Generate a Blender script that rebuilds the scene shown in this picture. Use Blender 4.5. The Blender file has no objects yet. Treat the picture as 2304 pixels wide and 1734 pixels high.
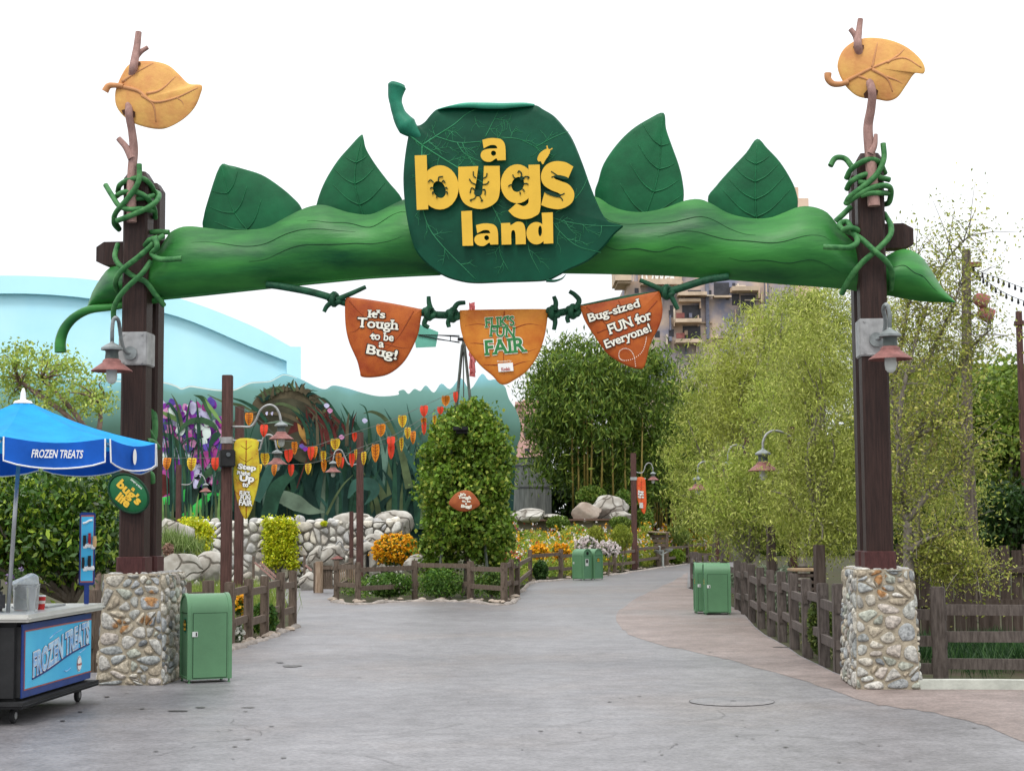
import bpy, bmesh, math, random
import numpy as np
from mathutils import Vector, Matrix
from mathutils.geometry import tessellate_polygon

random.seed(7)
RNG = np.random.default_rng(11)
scene = bpy.context.scene
COL = scene.collection
R_ = math.radians

# ------------------------------------------------------------------ camera
CAM_H = 1.9
F_PX, CX, CY = 3708.0, 1152.0, 867.0
PITCH = math.atan((1184.0 - CY) / F_PX)
ROLL = R_(-0.4)
cam_data = bpy.data.cameras.new("Camera")
cam = bpy.data.objects.new("Camera", cam_data)
COL.objects.link(cam)
scene.camera = cam
cam_data.sensor_width = 36.0
cam_data.lens = F_PX / 2304.0 * 36.0
cam_data.clip_end = 3000.0
CAM_R = Matrix.Rotation(math.pi / 2 + PITCH, 3, 'X') @ Matrix.Rotation(ROLL, 3, 'Z')
cam.matrix_world = Matrix.Translation((0, 0, CAM_H)) @ CAM_R.to_4x4()
scene.render.resolution_x, scene.render.resolution_y = 1024, 770

# ------------------------------------------------------------------ light
SUN_EL, SUN_AZ = R_(58), R_(200)      # azimuth: where the sun stands, clockwise from +Y
world = bpy.data.worlds.new("World")
scene.world = world
world.use_nodes = True
wn, wl = world.node_tree.nodes, world.node_tree.links
wn.clear()
w_out = wn.new("ShaderNodeOutputWorld")
w_bg = wn.new("ShaderNodeBackground")
w_bg.inputs[1].default_value = 0.1
w_sky = wn.new("ShaderNodeTexSky")
w_sky.sky_type = 'NISHITA'
w_sky.sun_disc = False
w_sky.sun_elevation = SUN_EL
w_sky.sun_rotation = SUN_AZ
w_mix = wn.new("ShaderNodeMixRGB")
w_tc = wn.new("ShaderNodeTexCoord")
w_noise = wn.new("ShaderNodeTexNoise")
w_noise.inputs["Scale"].default_value = 2.2
w_noise.inputs["Detail"].default_value = 5.0
w_ramp = wn.new("ShaderNodeValToRGB")
w_ramp.color_ramp.elements[0].position = 0.36
w_ramp.color_ramp.elements[0].color = (10.2, 10.5, 10.75, 1)
w_ramp.color_ramp.elements[1].position = 0.75
w_ramp.color_ramp.elements[1].color = (12.6, 12.8, 12.9, 1)
w_mix.inputs[0].default_value = 0.93      # thick bright cloud over the blue
wl.new(w_tc.outputs["Generated"], w_noise.inputs["Vector"])
wl.new(w_noise.outputs[0], w_ramp.inputs[0])
wl.new(w_sky.outputs[0], w_mix.inputs[1])
wl.new(w_ramp.outputs[0], w_mix.inputs[2])
# an overcast sky is brighter overhead than at the horizon
w_sep = wn.new("ShaderNodeSeparateXYZ"); w_el = wn.new("ShaderNodeMath"); w_el.operation = 'MULTIPLY_ADD'; w_el.use_clamp = False
w_el.inputs[1].default_value = 1.15; w_el.inputs[2].default_value = .93
w_mul = wn.new("ShaderNodeVectorMath"); w_mul.operation = 'SCALE'
wl.new(w_tc.outputs["Generated"], w_sep.inputs[0]); wl.new(w_sep.outputs[2], w_el.inputs[0])
wl.new(w_mix.outputs[0], w_mul.inputs[0]); wl.new(w_el.outputs[0], w_mul.inputs["Scale"])
wl.new(w_mul.outputs[0], w_bg.inputs[0])
wl.new(w_bg.outputs[0], w_out.inputs[0])

sun_data = bpy.data.lights.new("Sun", 'SUN')
sun_data.energy = 1.5
sun_data.angle = R_(14)
sun_data.color = (1.0, 0.965, 0.9)
sun = bpy.data.objects.new("Sun", sun_data)
COL.objects.link(sun)
_sd = Vector((math.sin(SUN_AZ) * math.cos(SUN_EL), math.cos(SUN_AZ) * math.cos(SUN_EL), math.sin(SUN_EL)))
sun.rotation_euler = _sd.to_track_quat('Z', 'Y').to_euler()
sun.location = _sd * 60

scene.view_settings.view_transform = 'Standard'
scene.view_settings.look = 'None'
scene.view_settings.exposure = 0.0
scene.view_settings.gamma = 1.0
scene.cycles.max_bounces = 6
scene.cycles.transparent_max_bounces = 8

# ------------------------------------------------------------------ pixel <-> world
def ray(u, v):
    return CAM_R @ Vector(((u - CX) / F_PX, (CY - v) / F_PX, -1.0))
ORI = Vector((0, 0, CAM_H))
def P(u, v, Y):                          # the point at world depth Y seen at (u, v)
    d = ray(u, v)
    return ORI + d * (Y / d.y)
def G(u, v, z=0.0):                      # the point on the ground
    d = ray(u, v)
    return ORI + d * ((z - CAM_H) / d.z)
def PX(Y):                               # pixels per metre at depth Y
    return F_PX / Y
class Plane:                             # upright plane; n points away from the camera
    def __init__(s, a, b):
        s.o = Vector((a[0], a[1], 0)); e = Vector((b[0] - a[0], b[1] - a[1], 0))
        s.ex = e.normalized(); s.n = Vector((-s.ex.y, s.ex.x, 0))
    def at(s, u, v, off=0.0):
        d = ray(u, v)
        return ORI + d * ((s.o + s.n * off - ORI).dot(s.n) / d.dot(s.n))
ZM = {'Z1': (0, 0, .42036), 'Z2': (700, 100, .48048), 'Z3': (1400, 0, .48060), 'Z4': (0, 700, .36029), 'Z5': (0, 1150, .35070),
      'Z6': (340, 800, .37237), 'Z7': (900, 850, .33034), 'Z8': (1450, 900, .50088), 'A1': (860, 160, .30027), 'A2': (0, 1150, .30038),
      'A3': (360, 860, .19218), 'A4': (640, 860, .19219), 'A5': (900, 640, .21614), 'A6': (1360, 560, .22604), 'A7': (2000, 500, .30040),
      'A8': (340, 1140, .20420), 'B1': (660, 1140, .15617), 'B2': (1140, 1000, .20418), 'B3': (1540, 1200, .21615), 'B4': (1950, 1150, .27023),
      'B5': (200, 340, .22827), 'B6': (1860, 320, .24024), 'B7': (0, 600, .31646), 'B8': (1440, 950, .25316), 'V': (0, 0, 1.04159)}
def Z(k, pts):                           # survey sheet coordinates -> photograph coordinates
    x0, y0, s = ZM[k]
    return [(x0 + p[0] * s, y0 + p[1] * s) + tuple(p[2:]) for p in pts]
def Z1p(k, x, y):
    x0, y0, s = ZM[k]
    return (x0 + x * s, y0 + y * s)

# ------------------------------------------------------------------ materials
MATS = {}
def M(name, col, rough=.65, var=.18, scale=6.0, bump=0.0, bscale=40.0, col2=None, metal=0.0, spec=.22, attr=False,
      stretch=(1, 1, 1), contrast=(.35, .65), transl=0.0, coat=0.0, detail=5.0):
    if name in MATS: return MATS[name]
    m = bpy.data.materials.new(name); m.use_nodes = True
    nt = m.node_tree; n = nt.nodes; l = nt.links
    b = n["Principled BSDF"]
    b.inputs["Roughness"].default_value = rough
    b.inputs["Metallic"].default_value = metal
    b.inputs["Specular IOR Level"].default_value = spec
    b.inputs["Coat Weight"].default_value = coat
    tc = n.new("ShaderNodeTexCoord"); mp = n.new("ShaderNodeMapping")
    mp.inputs["Scale"].default_value = stretch
    l.new(tc.outputs["Object"], mp.inputs["Vector"])
    nz = n.new("ShaderNodeTexNoise"); nz.inputs["Scale"].default_value = scale; nz.inputs["Detail"].default_value = detail
    nz.inputs["Roughness"].default_value = .6
    l.new(mp.outputs[0], nz.inputs["Vector"])
    rp = n.new("ShaderNodeValToRGB")
    rp.color_ramp.elements[0].position, rp.color_ramp.elements[1].position = contrast
    l.new(nz.outputs[0], rp.inputs[0])
    if attr:
        at = n.new("ShaderNodeAttribute"); at.attribute_name = "Col"
        mx = n.new("ShaderNodeMixRGB"); mx.blend_type = 'MULTIPLY'; mx.inputs[0].default_value = 1.0
        rp.color_ramp.elements[0].color = (1 - var, 1 - var, 1 - var, 1)
        rp.color_ramp.elements[1].color = (1 + var, 1 + var, 1 + var, 1)
        l.new(at.outputs["Color"], mx.inputs[1]); l.new(rp.outputs[0], mx.inputs[2])
        co = mx.outputs[0]
    else:
        c2 = col2 if col2 else tuple(c * (1 + var) for c in col)
        c1 = col if col2 else tuple(c * (1 - var) for c in col)
        rp.color_ramp.elements[0].color = (*c1, 1); rp.color_ramp.elements[1].color = (*c2, 1)
        co = rp.outputs[0]
    l.new(co, b.inputs["Base Color"])
    if bump:
        n2 = n.new("ShaderNodeTexNoise"); n2.inputs["Scale"].default_value = bscale; n2.inputs["Detail"].default_value = 6
        l.new(mp.outputs[0], n2.inputs["Vector"])
        bp = n.new("ShaderNodeBump"); bp.inputs["Strength"].default_value = bump; bp.inputs["Distance"].default_value = .02
        l.new(n2.outputs[0], bp.inputs["Height"]); l.new(bp.outputs[0], b.inputs["Normal"])
    if transl:
        t = n.new("ShaderNodeBsdfTranslucent"); l.new(co, t.inputs[0])
        ms = n.new("ShaderNodeMixShader"); ms.inputs[0].default_value = transl
        l.new(b.outputs[0], ms.inputs[1]); l.new(t.outputs[0], ms.inputs[2])
        l.new(ms.outputs[0], n["Material Output"].inputs[0])
    MATS[name] = m
    return m

# ------------------------------------------------------------------ mesh building
WLOC = {}
class MB:
    def __init__(s): s.v = []; s.f = []; s.m = []; s.c = []; s.cc = (1, 1, 1); s.use_c = False
    def add(s, vs, fs, mat=0, col=None):
        b = len(s.v)
        s.v += [tuple(x) for x in vs]; s.f += [tuple(i + b for i in f) for f in fs]; s.m += [mat] * len(fs)
        if col is not None: s.use_c = True
        s.c += [(col if col is not None else s.cc)] * len(vs)
    def box(s, c, size, rotz=0.0, mat=0, tilt=None, col=None):
        hx, hy, hz = size[0] / 2, size[1] / 2, size[2] / 2
        rm = Matrix.Rotation(rotz, 3, 'Z')
        if tilt: rm = rm @ tilt
        vs = [Vector(c) + rm @ Vector((x * hx, y * hy, z * hz)) for z in (-1, 1) for y in (-1, 1) for x in (-1, 1)]
        s.add(vs, [(0, 2, 3, 1), (4, 5, 7, 6), (0, 1, 5, 4), (2, 6, 7, 3), (0, 4, 6, 2), (1, 3, 7, 5)], mat, col)
    def bevbox(s, c, size, rotz=0.0, bev=.01, mat=0, tilt=None, col=None):
        bm = bmesh.new(); bmesh.ops.create_cube(bm, size=1.0)
        bmesh.ops.scale(bm, vec=size, verts=bm.verts)
        bmesh.ops.bevel(bm, geom=bm.edges[:], offset=bev, segments=2, affect='EDGES')
        rm = Matrix.Rotation(rotz, 3, 'Z')
        if tilt: rm = rm @ tilt
        bm.verts.index_update()
        s.add([Vector(c) + rm @ v.co for v in bm.verts], [[q.index for q in f.verts] for f in bm.faces], mat, col); bm.free()
    def bar(s, a, b, w, h, mat=0, up=(0, 0, 1)):        # rectangular bar from a to b
        a, b = Vector(a), Vector(b); d = (b - a).normalized()
        x = d.cross(Vector(up)).normalized() * w / 2; y = d.cross(x).normalized() * h / 2
        vs = [a - x - y, a + x - y, a + x + y, a - x + y, b - x - y, b + x - y, b + x + y, b - x + y]
        s.add(vs, [(0, 3, 2, 1), (4, 5, 6, 7), (0, 1, 5, 4), (1, 2, 6, 5), (2, 3, 7, 6), (3, 0, 4, 7)], mat)
    def tube(s, pts, r, n=8, mat=0, cap=True, col=None):
        pts = [Vector(p) for p in pts]; k = len(pts)
        rs = r if isinstance(r, (list, tuple)) else [r] * k
        vs = []; ref = None
        for i, p in enumerate(pts):
            t = (pts[min(i + 1, k - 1)] - pts[max(i - 1, 0)])
            t = t.normalized() if t.length > 1e-9 else Vector((0, 0, 1))
            if ref is None: ref = t.orthogonal().normalized()
            ref = (ref - t * ref.dot(t)); ref = ref.normalized() if ref.length > 1e-6 else t.orthogonal().normalized()
            bi = t.cross(ref)
            for j in range(n):
                a = 2 * math.pi * j / n
                vs.append(p + (ref * math.cos(a) + bi * math.sin(a)) * rs[i])
        fs = [(i * n + j, i * n + (j + 1) % n, (i + 1) * n + (j + 1) % n, (i + 1) * n + j) for i in range(k - 1) for j in range(n)]
        if cap: fs += [tuple(range(n - 1, -1, -1)), tuple((k - 1) * n + j for j in range(n))]
        s.add(vs, fs, mat, col)
    def lathe(s, prof, c=(0, 0, 0), n=20, mat=0, axis='Z', rot=None, cap=True):
        vs = []
        for (r, h) in prof:
            for j in range(n):
                a = 2 * math.pi * j / n
                q = Vector((r * math.cos(a), r * math.sin(a), h))
                if axis == 'Y': q = Vector((q.x, q.z, q.y))
                if axis == 'X': q = Vector((q.z, q.x, q.y))
                if rot: q = rot @ q
                vs.append(Vector(c) + q)
        k = len(prof)
        fs = [(i * n + j, i * n + (j + 1) % n, (i + 1) * n + (j + 1) % n, (i + 1) * n + j) for i in range(k - 1) for j in range(n)]
        if cap: fs += [tuple(range(n - 1, -1, -1)), tuple((k - 1) * n + j for j in range(n))]
        s.add(vs, fs, mat)
    def poly(s, pts, mat=0, back=None, col=None):       # flat polygon; back = vector for thickness
        pts = [Vector(p) for p in pts]
        tris = tessellate_polygon([pts]); k = len(pts)
        s.add(pts, tris, mat, col)
        if back is not None:
            b = Vector(back); q = [p + b for p in pts]
            s.add(q, [t[::-1] for t in tris], mat, col)
            s.add(pts + q, [(i, (i + 1) % k, k + (i + 1) % k, k + i) for i in range(k)], mat, col)
    def ribbon(s, pts, widths, nrm, mat=0):             # flat strip facing nrm
        pts = [Vector(p) for p in pts]; k = len(pts); vs = []
        for i, p in enumerate(pts):
            t = (pts[min(i + 1, k - 1)] - pts[max(i - 1, 0)]).normalized()
            x = t.cross(nrm).normalized() * widths[i] / 2
            vs += [p - x, p + x]
        s.add(vs, [(2 * i, 2 * i + 1, 2 * i + 3, 2 * i + 2) for i in range(k - 1)], mat)
    def build(s, name, mats, parent=None, smooth=False, loc=None, angle=None):
        if not isinstance(mats, (list, tuple)): mats = [mats]
        vs = np.array(s.v, dtype=np.float64).reshape(-1, 3)
        if parent is not None: off = WLOC[parent]
        elif loc is not None: off = Vector(loc)
        else:
            mn, mx = vs.min(0), vs.max(0); off = Vector(((mn[0] + mx[0]) / 2, (mn[1] + mx[1]) / 2, mn[2]))
        me = bpy.data.meshes.new(name)
        me.from_pydata((vs - np.array(off)).tolist(), [], s.f)
        for q in mats: me.materials.append(q)
        me.polygons.foreach_set("material_index", s.m)
        if smooth:
            me.polygons.foreach_set("use_smooth", [True] * len(s.f))
        if s.use_c:
            at = me.color_attributes.new("Col", 'FLOAT_COLOR', 'POINT')
            at.data.foreach_set("color", np.hstack([np.array(s.c), np.ones((len(s.c), 1))]).ravel())
        me.update()
        if smooth and angle is not None:
            me.set_sharp_from_angle(angle=R_(angle))
        o = bpy.data.objects.new(name, me); COL.objects.link(o)
        if parent is not None: o.parent = parent; WLOC[o] = off
        else: o.location = off; WLOC[o] = off
        return o

def tag(o, label=None, cat=None, group=None, kind=None):
    if label: o["label"] = label
    if cat: o["category"] = cat
    if group: o["group"] = group
    if kind: o["kind"] = kind
    return o
def thing(name, label, cat, loc=(0, 0, 0), group=None):
    o = bpy.data.objects.new(name, None); COL.objects.link(o); o.location = loc; o.empty_display_size = .2
    WLOC[o] = Vector(loc)
    return tag(o, label, cat, group)
def dup(root, loc, rotz=0.0, label=None, scale=None):
    r = root.copy(); COL.objects.link(r); r.location = loc; r.rotation_euler = (0, 0, rotz); WLOC[r] = Vector(loc)
    if scale: r.scale = (scale,) * 3
    if label: r["label"] = label
    for ch in list(root.children):
        c = ch.copy(); COL.objects.link(c); c.parent = r
        for g in list(ch.children):
            d = g.copy(); COL.objects.link(d); d.parent = c
    return r

def catmull(pts, n=6, closed=False):
    pts = [np.array(p, float) for p in pts]; k = len(pts); out = []
    rng = range(k) if closed else range(k - 1)
    for i in rng:
        p0 = pts[(i - 1) % k] if closed or i > 0 else 2 * pts[0] - pts[1]
        p1, p2 = pts[i], pts[(i + 1) % k]
        p3 = pts[(i + 2) % k] if closed or i + 2 < k else 2 * pts[k - 1] - pts[k - 2]
        for j in range(n):
            t = j / n
            out.append(.5 * ((2 * p1) + (p2 - p0) * t + (2 * p0 - 5 * p1 + 4 * p2 - p3) * t * t + (3 * p1 - p0 - 3 * p2 + p3) * t ** 3))
    if not closed: out.append(pts[-1])
    return [tuple(map(float, o)) for o in out]
def cat3(pts, n=6): return [Vector(p) for p in catmull([tuple(p) for p in pts], n)]
def ptube(mb, pl, pts, r, n=9, mat=0, sub=6):           # tube along surveyed points (u, v, offset) of a plane
    q = catmull([tuple(p) if len(p) > 2 else (p[0], p[1], 0.0) for p in pts], sub)
    k = len(q)
    rr = r if not isinstance(r, (list, tuple)) else [r[0] + (r[1] - r[0]) * i / (k - 1) for i in range(k)]
    mb.tube([pl.at(a, b, c) for a, b, c in q], rr, n, mat)

class Pillow:                                           # a swelling leaf blade traced on a plane
    def __init__(s, pl, pts, off, bulge, thick, center=None, sub=5, power=2.0):
        s.pl, s.off, s.bulge, s.thick, s.power = pl, off, bulge, thick, power
        s.pts = catmull(pts, sub, True)
        s.c = center or (sum(p[0] for p in pts) / len(pts), sum(p[1] for p in pts) / len(pts))
    def k(s, u, v):
        dx, dy = u - s.c[0], v - s.c[1]; best = 1e-6; n = len(s.pts)
        for i in range(n):
            ax, ay = s.pts[i][0] - s.c[0], s.pts[i][1] - s.c[1]
            bx, by = s.pts[(i + 1) % n][0] - s.c[0], s.pts[(i + 1) % n][1] - s.c[1]
            ex, ey = bx - ax, by - ay; den = dx * ey - dy * ex
            if abs(den) < 1e-9: continue
            t = (ax * ey - ay * ex) / den; q = (ax * dy - ay * dx) / den
            if t > 0 and -1e-6 <= q <= 1 + 1e-6: best = max(best, 1.0 / t)
        return min(best, 1.0)
    def h(s, k): return s.bulge * (1 - k ** s.power)
    def on(s, u, v, up=0.0): return s.pl.at(u, v, s.off - s.h(s.k(u, v)) - up)
    def mesh(s, mb, mat=0, back=0):
        ks = [1.0, .985, .93, .82, .66, .48, .3, .12]; n = len(s.pts)
        front = []; rear = []
        for j, k in enumerate(ks):
            h = s.h(k) if j else -s.thick / 2
            for p in s.pts:
                u, v = s.c[0] + (p[0] - s.c[0]) * k, s.c[1] + (p[1] - s.c[1]) * k
                front.append(s.pl.at(u, v, s.off - h)); rear.append(s.pl.at(u, v, s.off + (s.thick if j else s.thick / 2) + .3 * s.h(k) * (1 if j else 0)))
        fc = len(front); front.append(s.pl.at(s.c[0], s.c[1], s.off - s.h(0))); rear.append(s.pl.at(s.c[0], s.c[1], s.off + s.thick + .3 * s.h(0)))
        fs = []
        for j in range(len(ks) - 1):
            for i in range(n): fs.append((j * n + i, j * n + (i + 1) % n, (j + 1) * n + (i + 1) % n, (j + 1) * n + i))
        L = (len(ks) - 1) * n
        for i in range(n): fs.append((L + i, L + (i + 1) % n, fc))
        mb.add(front, fs, mat); mb.add(rear, [f[::-1] for f in fs], back)

# ------------------------------------------------------------------ lettering
_T = {}
SLAB = [False]
def text2d(s, bold=0.0, ext=0.0):
    key = (s, bold, ext, SLAB[0])
    if key in _T: return _T[key]
    c = bpy.data.curves.new("t", 'FONT'); c.body = s; c.size = 1.0; c.offset = bold; c.extrude = ext; c.resolution_u = 3
    c.align_x = 'CENTER'
    o = bpy.data.objects.new("t", c); me = o.to_mesh()
    vs = [tuple(v.co) for v in me.vertices]; fs = [tuple(f.vertices) for f in me.polygons]
    if SLAB[0]:                                        # square feet on every straight stem end
        cnt = {}
        for f in fs:
            for i in range(len(f)):
                e = tuple(sorted((f[i], f[(i + 1) % len(f)]))); cnt[e] = cnt.get(e, 0) + 1
        ctr = {}
        for f in fs:
            for i in range(len(f)):
                e = tuple(sorted((f[i], f[(i + 1) % len(f)])))
                if cnt[e] == 1: ctr[e] = sum(vs[k][1] for k in f) / len(f)
        for (a, b), cy in list(ctr.items()):
            if abs(vs[a][1] - vs[b][1]) < .004 and .05 < abs(vs[a][0] - vs[b][0]) < .21:
                y0 = vs[a][1]; sg = 1 if cy > y0 else -1; xm, dx = (vs[a][0] + vs[b][0]) / 2, abs(vs[a][0] - vs[b][0]) / 2
                w = dx + .058; k = len(vs); h = .085 + bold
                vs += [(xm - w, y0, .0006), (xm + w, y0, .0006), (xm + w, y0 + sg * h, .0006), (xm - w, y0 + sg * h, .0006)]; fs.append((k, k + 1, k + 2, k + 3))
    o.to_mesh_clear(); bpy.data.objects.remove(o); bpy.data.curves.remove(c)
    _T[key] = (vs, fs)
    return _T[key]
def letters(mb, at, s, cu, cv, w, h, rot=0.0, off=0.0, mat=0, bold=0.02, ext=0.0, shear=0.0, depth=1.0, warp=None, outline=None):
    """at(u, v, off) maps to the surface; (cu, cv, w, h) box in the surface's own coordinates (v downward)."""
    _sl = SLAB[0]; SLAB[0] = False; vs, _ = text2d(s, 0.0, 0.0); SLAB[0] = _sl
    x0, x1 = min(v[0] for v in vs), max(v[0] for v in vs); y0, y1 = min(v[1] for v in vs), max(v[1] for v in vs)
    ca, sa = math.cos(R_(rot)), math.sin(R_(rot))
    def put(bold, off, mat, ext):
        vs, fs = text2d(s, bold, ext); out = []
        for x, y, z in vs:
            a = (x - (x0 + x1) / 2) / (x1 - x0) * w; b = (y - (y0 + y1) / 2) / (y1 - y0) * h
            a += shear * b
            if warp: b += warp(a / w) * h
            out.append(at(cu + a * ca - b * sa, cv - (a * sa + b * ca), off - z * depth))
        mb.add(out, fs, mat)
    if outline: put(bold + outline[0], off, outline[1], ext); put(bold, off - .004, mat, ext)
    else: put(bold, off, mat, ext)

# ------------------------------------------------------------------ foliage
def leaf_object(name, c, size, cols, mat, parent=None, aspect=.45, droop=0.0, updir=None, flat=0.0, loc=None, axis=None, fold=True):
    c = np.asarray(c, float); n = len(c)
    a = RNG.normal(size=(n, 3))
    if droop: a[:, 2] -= droop * 1.5
    if updir is not None: a += np.array(updir) * 1.5
    if axis is not None: a = a * .45 + axis
    a /= np.linalg.norm(a, axis=1)[:, None] + 1e-9
    b = RNG.normal(size=(n, 3))
    if flat: b[:, 2] *= (1 - flat)
    b -= a * (a * b).sum(1)[:, None]; b /= np.linalg.norm(b, axis=1)[:, None] + 1e-9
    nn = np.cross(a, b)
    L = size * RNG.uniform(.65, 1.3, n)[:, None]; W = L * aspect
    off = np.array(WLOC[parent]) if parent is not None else np.array(loc if loc is not None else (c[:, 0].mean(), c[:, 1].mean(), c[:, 2].min()))
    p = c - off
    V = np.empty((n, 4, 3))
    V[:, 0] = p - a * L / 2; V[:, 1] = p + b * W / 2 + nn * W * .15; V[:, 2] = p + a * L / 2 - nn * L * .1; V[:, 3] = p - b * W / 2 + nn * W * .15
    me = bpy.data.meshes.new(name)
    me.vertices.add(4 * n); me.vertices.foreach_set("co", V.ravel())
    me.loops.add(4 * n); me.loops.foreach_set("vertex_index", np.arange(4 * n, dtype=np.int32))
    me.polygons.add(n); me.polygons.foreach_set("loop_start", np.arange(0, 4 * n, 4, dtype=np.int32))
    me.polygons.foreach_set("loop_total", np.full(n, 4, dtype=np.int32))
    me.materials.append(mat)
    me.update(calc_edges=True)
    at = me.color_attributes.new("Col", 'FLOAT_COLOR', 'POINT')
    C = np.ones((n, 4, 4)); C[:, :, :3] = np.asarray(cols)[:, None, :]
    at.data.foreach_set("color", C.ravel())
    o = bpy.data.objects.new(name, me); COL.objects.link(o)
    if parent is not None: o.parent = parent
    else: o.location = off
    WLOC[o] = Vector(off)
    return o
def leaf_cols(n, base, tip=None, jit=.22, tipshare=.2):
    base = np.array(base); c = base[None, :] * RNG.uniform(1 - jit, 1 + jit, n)[:, None]
    if tip is not None:
        k = RNG.random(n) < tipshare
        c[k] = np.array(tip)[None, :] * RNG.uniform(1 - jit, 1 + jit, k.sum())[:, None]
    return c
def in_ellipsoid(n, c, r, shell=.55):
    d = RNG.normal(size=(n, 3)); d /= np.linalg.norm(d, axis=1)[:, None]
    k = (shell ** 3 + (1 - shell ** 3) * RNG.random(n)) ** (1 / 3)
    return np.array(c)[None, :] + d * k[:, None] * np.array(r)[None, :]
def clumped(lobes, nclump, per, crad, base, tip, jit=.2, tipshare=.2, shell=.5):
    """leaves gathered in twig clumps spread through the lobes of a crown"""
    vol = np.array([r[0] * r[1] * r[2] for _, r in lobes]) ** .8; vol /= vol.sum()
    pts = []; cols = []; cents = []
    for (c, r), w in zip(lobes, vol):
        k = max(3, int(nclump * w))
        cc = in_ellipsoid(k, c, r, shell)
        cents.append(cc)
        for q in cc:
            m = int(per * RNG.uniform(.5, 1.4)) + 1
            rr = crad * RNG.uniform(.6, 1.4)
            pts.append(q[None, :] + RNG.normal(size=(m, 3)) * rr * np.array([1, 1, .65]))
            cols.append(leaf_cols(m, np.array(base) * RNG.uniform(.6, 1.36), tip, jit, tipshare))
    return np.vstack(pts), np.vstack(cols), np.vstack(cents)
def in_poly(poly, n):
    xs = [p[0] for p in poly]; ys = [p[1] for p in poly]; out = []
    while len(out) < n:
        x, y = random.uniform(min(xs), max(xs)), random.uniform(min(ys), max(ys))
        ins = False; j = len(poly) - 1
        for i in range(len(poly)):
            if (poly[i][1] > y) != (poly[j][1] > y) and x < (poly[j][0] - poly[i][0]) * (y - poly[i][1]) / (poly[j][1] - poly[i][1]) + poly[i][0]: ins = not ins
            j = i
        if ins: out.append((x, y))
    return out
def limb_tubes(mb, base, targets, r0, fork=.35, n=6, sway=.25, mat=0):
    base = Vector(base)
    for t in targets:
        t = Vector(t); d = t - base
        m1 = base + d * .35 + Vector((random.uniform(-1, 1), random.uniform(-1, 1), random.uniform(0, 1))) * d.length * sway * .3
        m2 = base + d * .7 + Vector((random.uniform(-1, 1), random.uniform(-1, 1), random.uniform(-.3, 1))) * d.length * sway * .3
        q = cat3([base, m1, m2, t], 4)
        mb.tube(q, [r0 * (1 - .85 * i / (len(q) - 1)) for i in range(len(q))], n, mat)

# ------------------------------------------------------------------ cobbles
def voronoi_cells(poly, n, aspect=1.0, relax=2, minr=0.0):
    """irregular stone outlines filling a 2-D polygon"""
    pts = [Vector(p) for p in in_poly(poly, n)]
    def clip(cell, a, nrm):
        out = []
        for i in range(len(cell)):
            p, q = cell[i], cell[(i + 1) % len(cell)]
            dp, dq = (p - a).dot(nrm), (q - a).dot(nrm)
            if dp <= 0: out.append(p)
            if (dp < 0 < dq) or (dq < 0 < dp): out.append(p + (q - p) * (dp / (dp - dq)))
        return out
    S = Vector((1, aspect))
    P0 = [Vector((p[0], p[1] * aspect)) for p in poly]
    pts = [Vector((p.x, p.y * aspect)) for p in pts]
    for it in range(relax + 1):
        cells = []
        for i, a in enumerate(pts):
            cell = P0[:]
            order = sorted((j for j in range(n) if j != i), key=lambda j: (pts[j] - a).length_squared)[:26]
            for j in order:
                cell = clip(cell, (a + pts[j]) / 2, pts[j] - a)
                if not cell: break
            cells.append(cell)
        if it < relax:
            pts = [(sum((p for p in c), Vector((0, 0))) / len(c)) * .6 + a * .4 if c else a for c, a in zip(cells, pts)]
    return [[Vector((p.x, p.y / aspect)) for p in c] for c in cells if len(c) >= 3]
def chaikin(c, k=2):
    for _ in range(k):
        o = []
        for i in range(len(c)):
            p, q = c[i], c[(i + 1) % len(c)]
            o += [p * .75 + q * .25, p * .25 + q * .75]
        c = o
    return c
def stone_face(mb, cells, at, gap, height, palette, mat=0, rough=.12):
    """at(x, y, out) -> world"""
    for c in cells:
        cen = sum(c, Vector((0, 0))) / len(c)
        rad = sum((p - cen).length for p in c) / len(c)
        if rad < gap * 1.2: continue
        sh = max(.3, 1 - gap / rad * random.uniform(.8, 1.6))
        c = chaikin([cen + (p - cen) * sh * random.uniform(1 - rough, 1 + rough * .3) for p in c], 2)
        n = len(c); h = height * random.uniform(.6, 1.25) * min(1.2, rad / (4 * gap) + .5)
        tx, ty = random.uniform(-.3, .3), random.uniform(-.3, .3)
        vs = []
        for k, z in ((1.0, -.25), (.99, .25), (.9, .62), (.72, .86), (.4, 1.0)):
            for p in c:
                q = cen + (p - cen) * k
                vs.append(at(q.x, q.y, h * z * (1 + (p - cen).x / rad * tx * .5 + (p - cen).y / rad * ty * .5)))
        vs.append(at(cen.x, cen.y, h * 1.02))
        fs = [(r * n + i, r * n + (i + 1) % n, (r + 1) * n + (i + 1) % n, (r + 1) * n + i) for r in range(4) for i in range(n)]
        fs += [(4 * n + i, 4 * n + (i + 1) % n, 5 * n) for i in range(n)]
        b = np.array(random.choice(palette)) * random.uniform(.8, 1.2)
        mb.add(vs, fs, mat, tuple(b))
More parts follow.
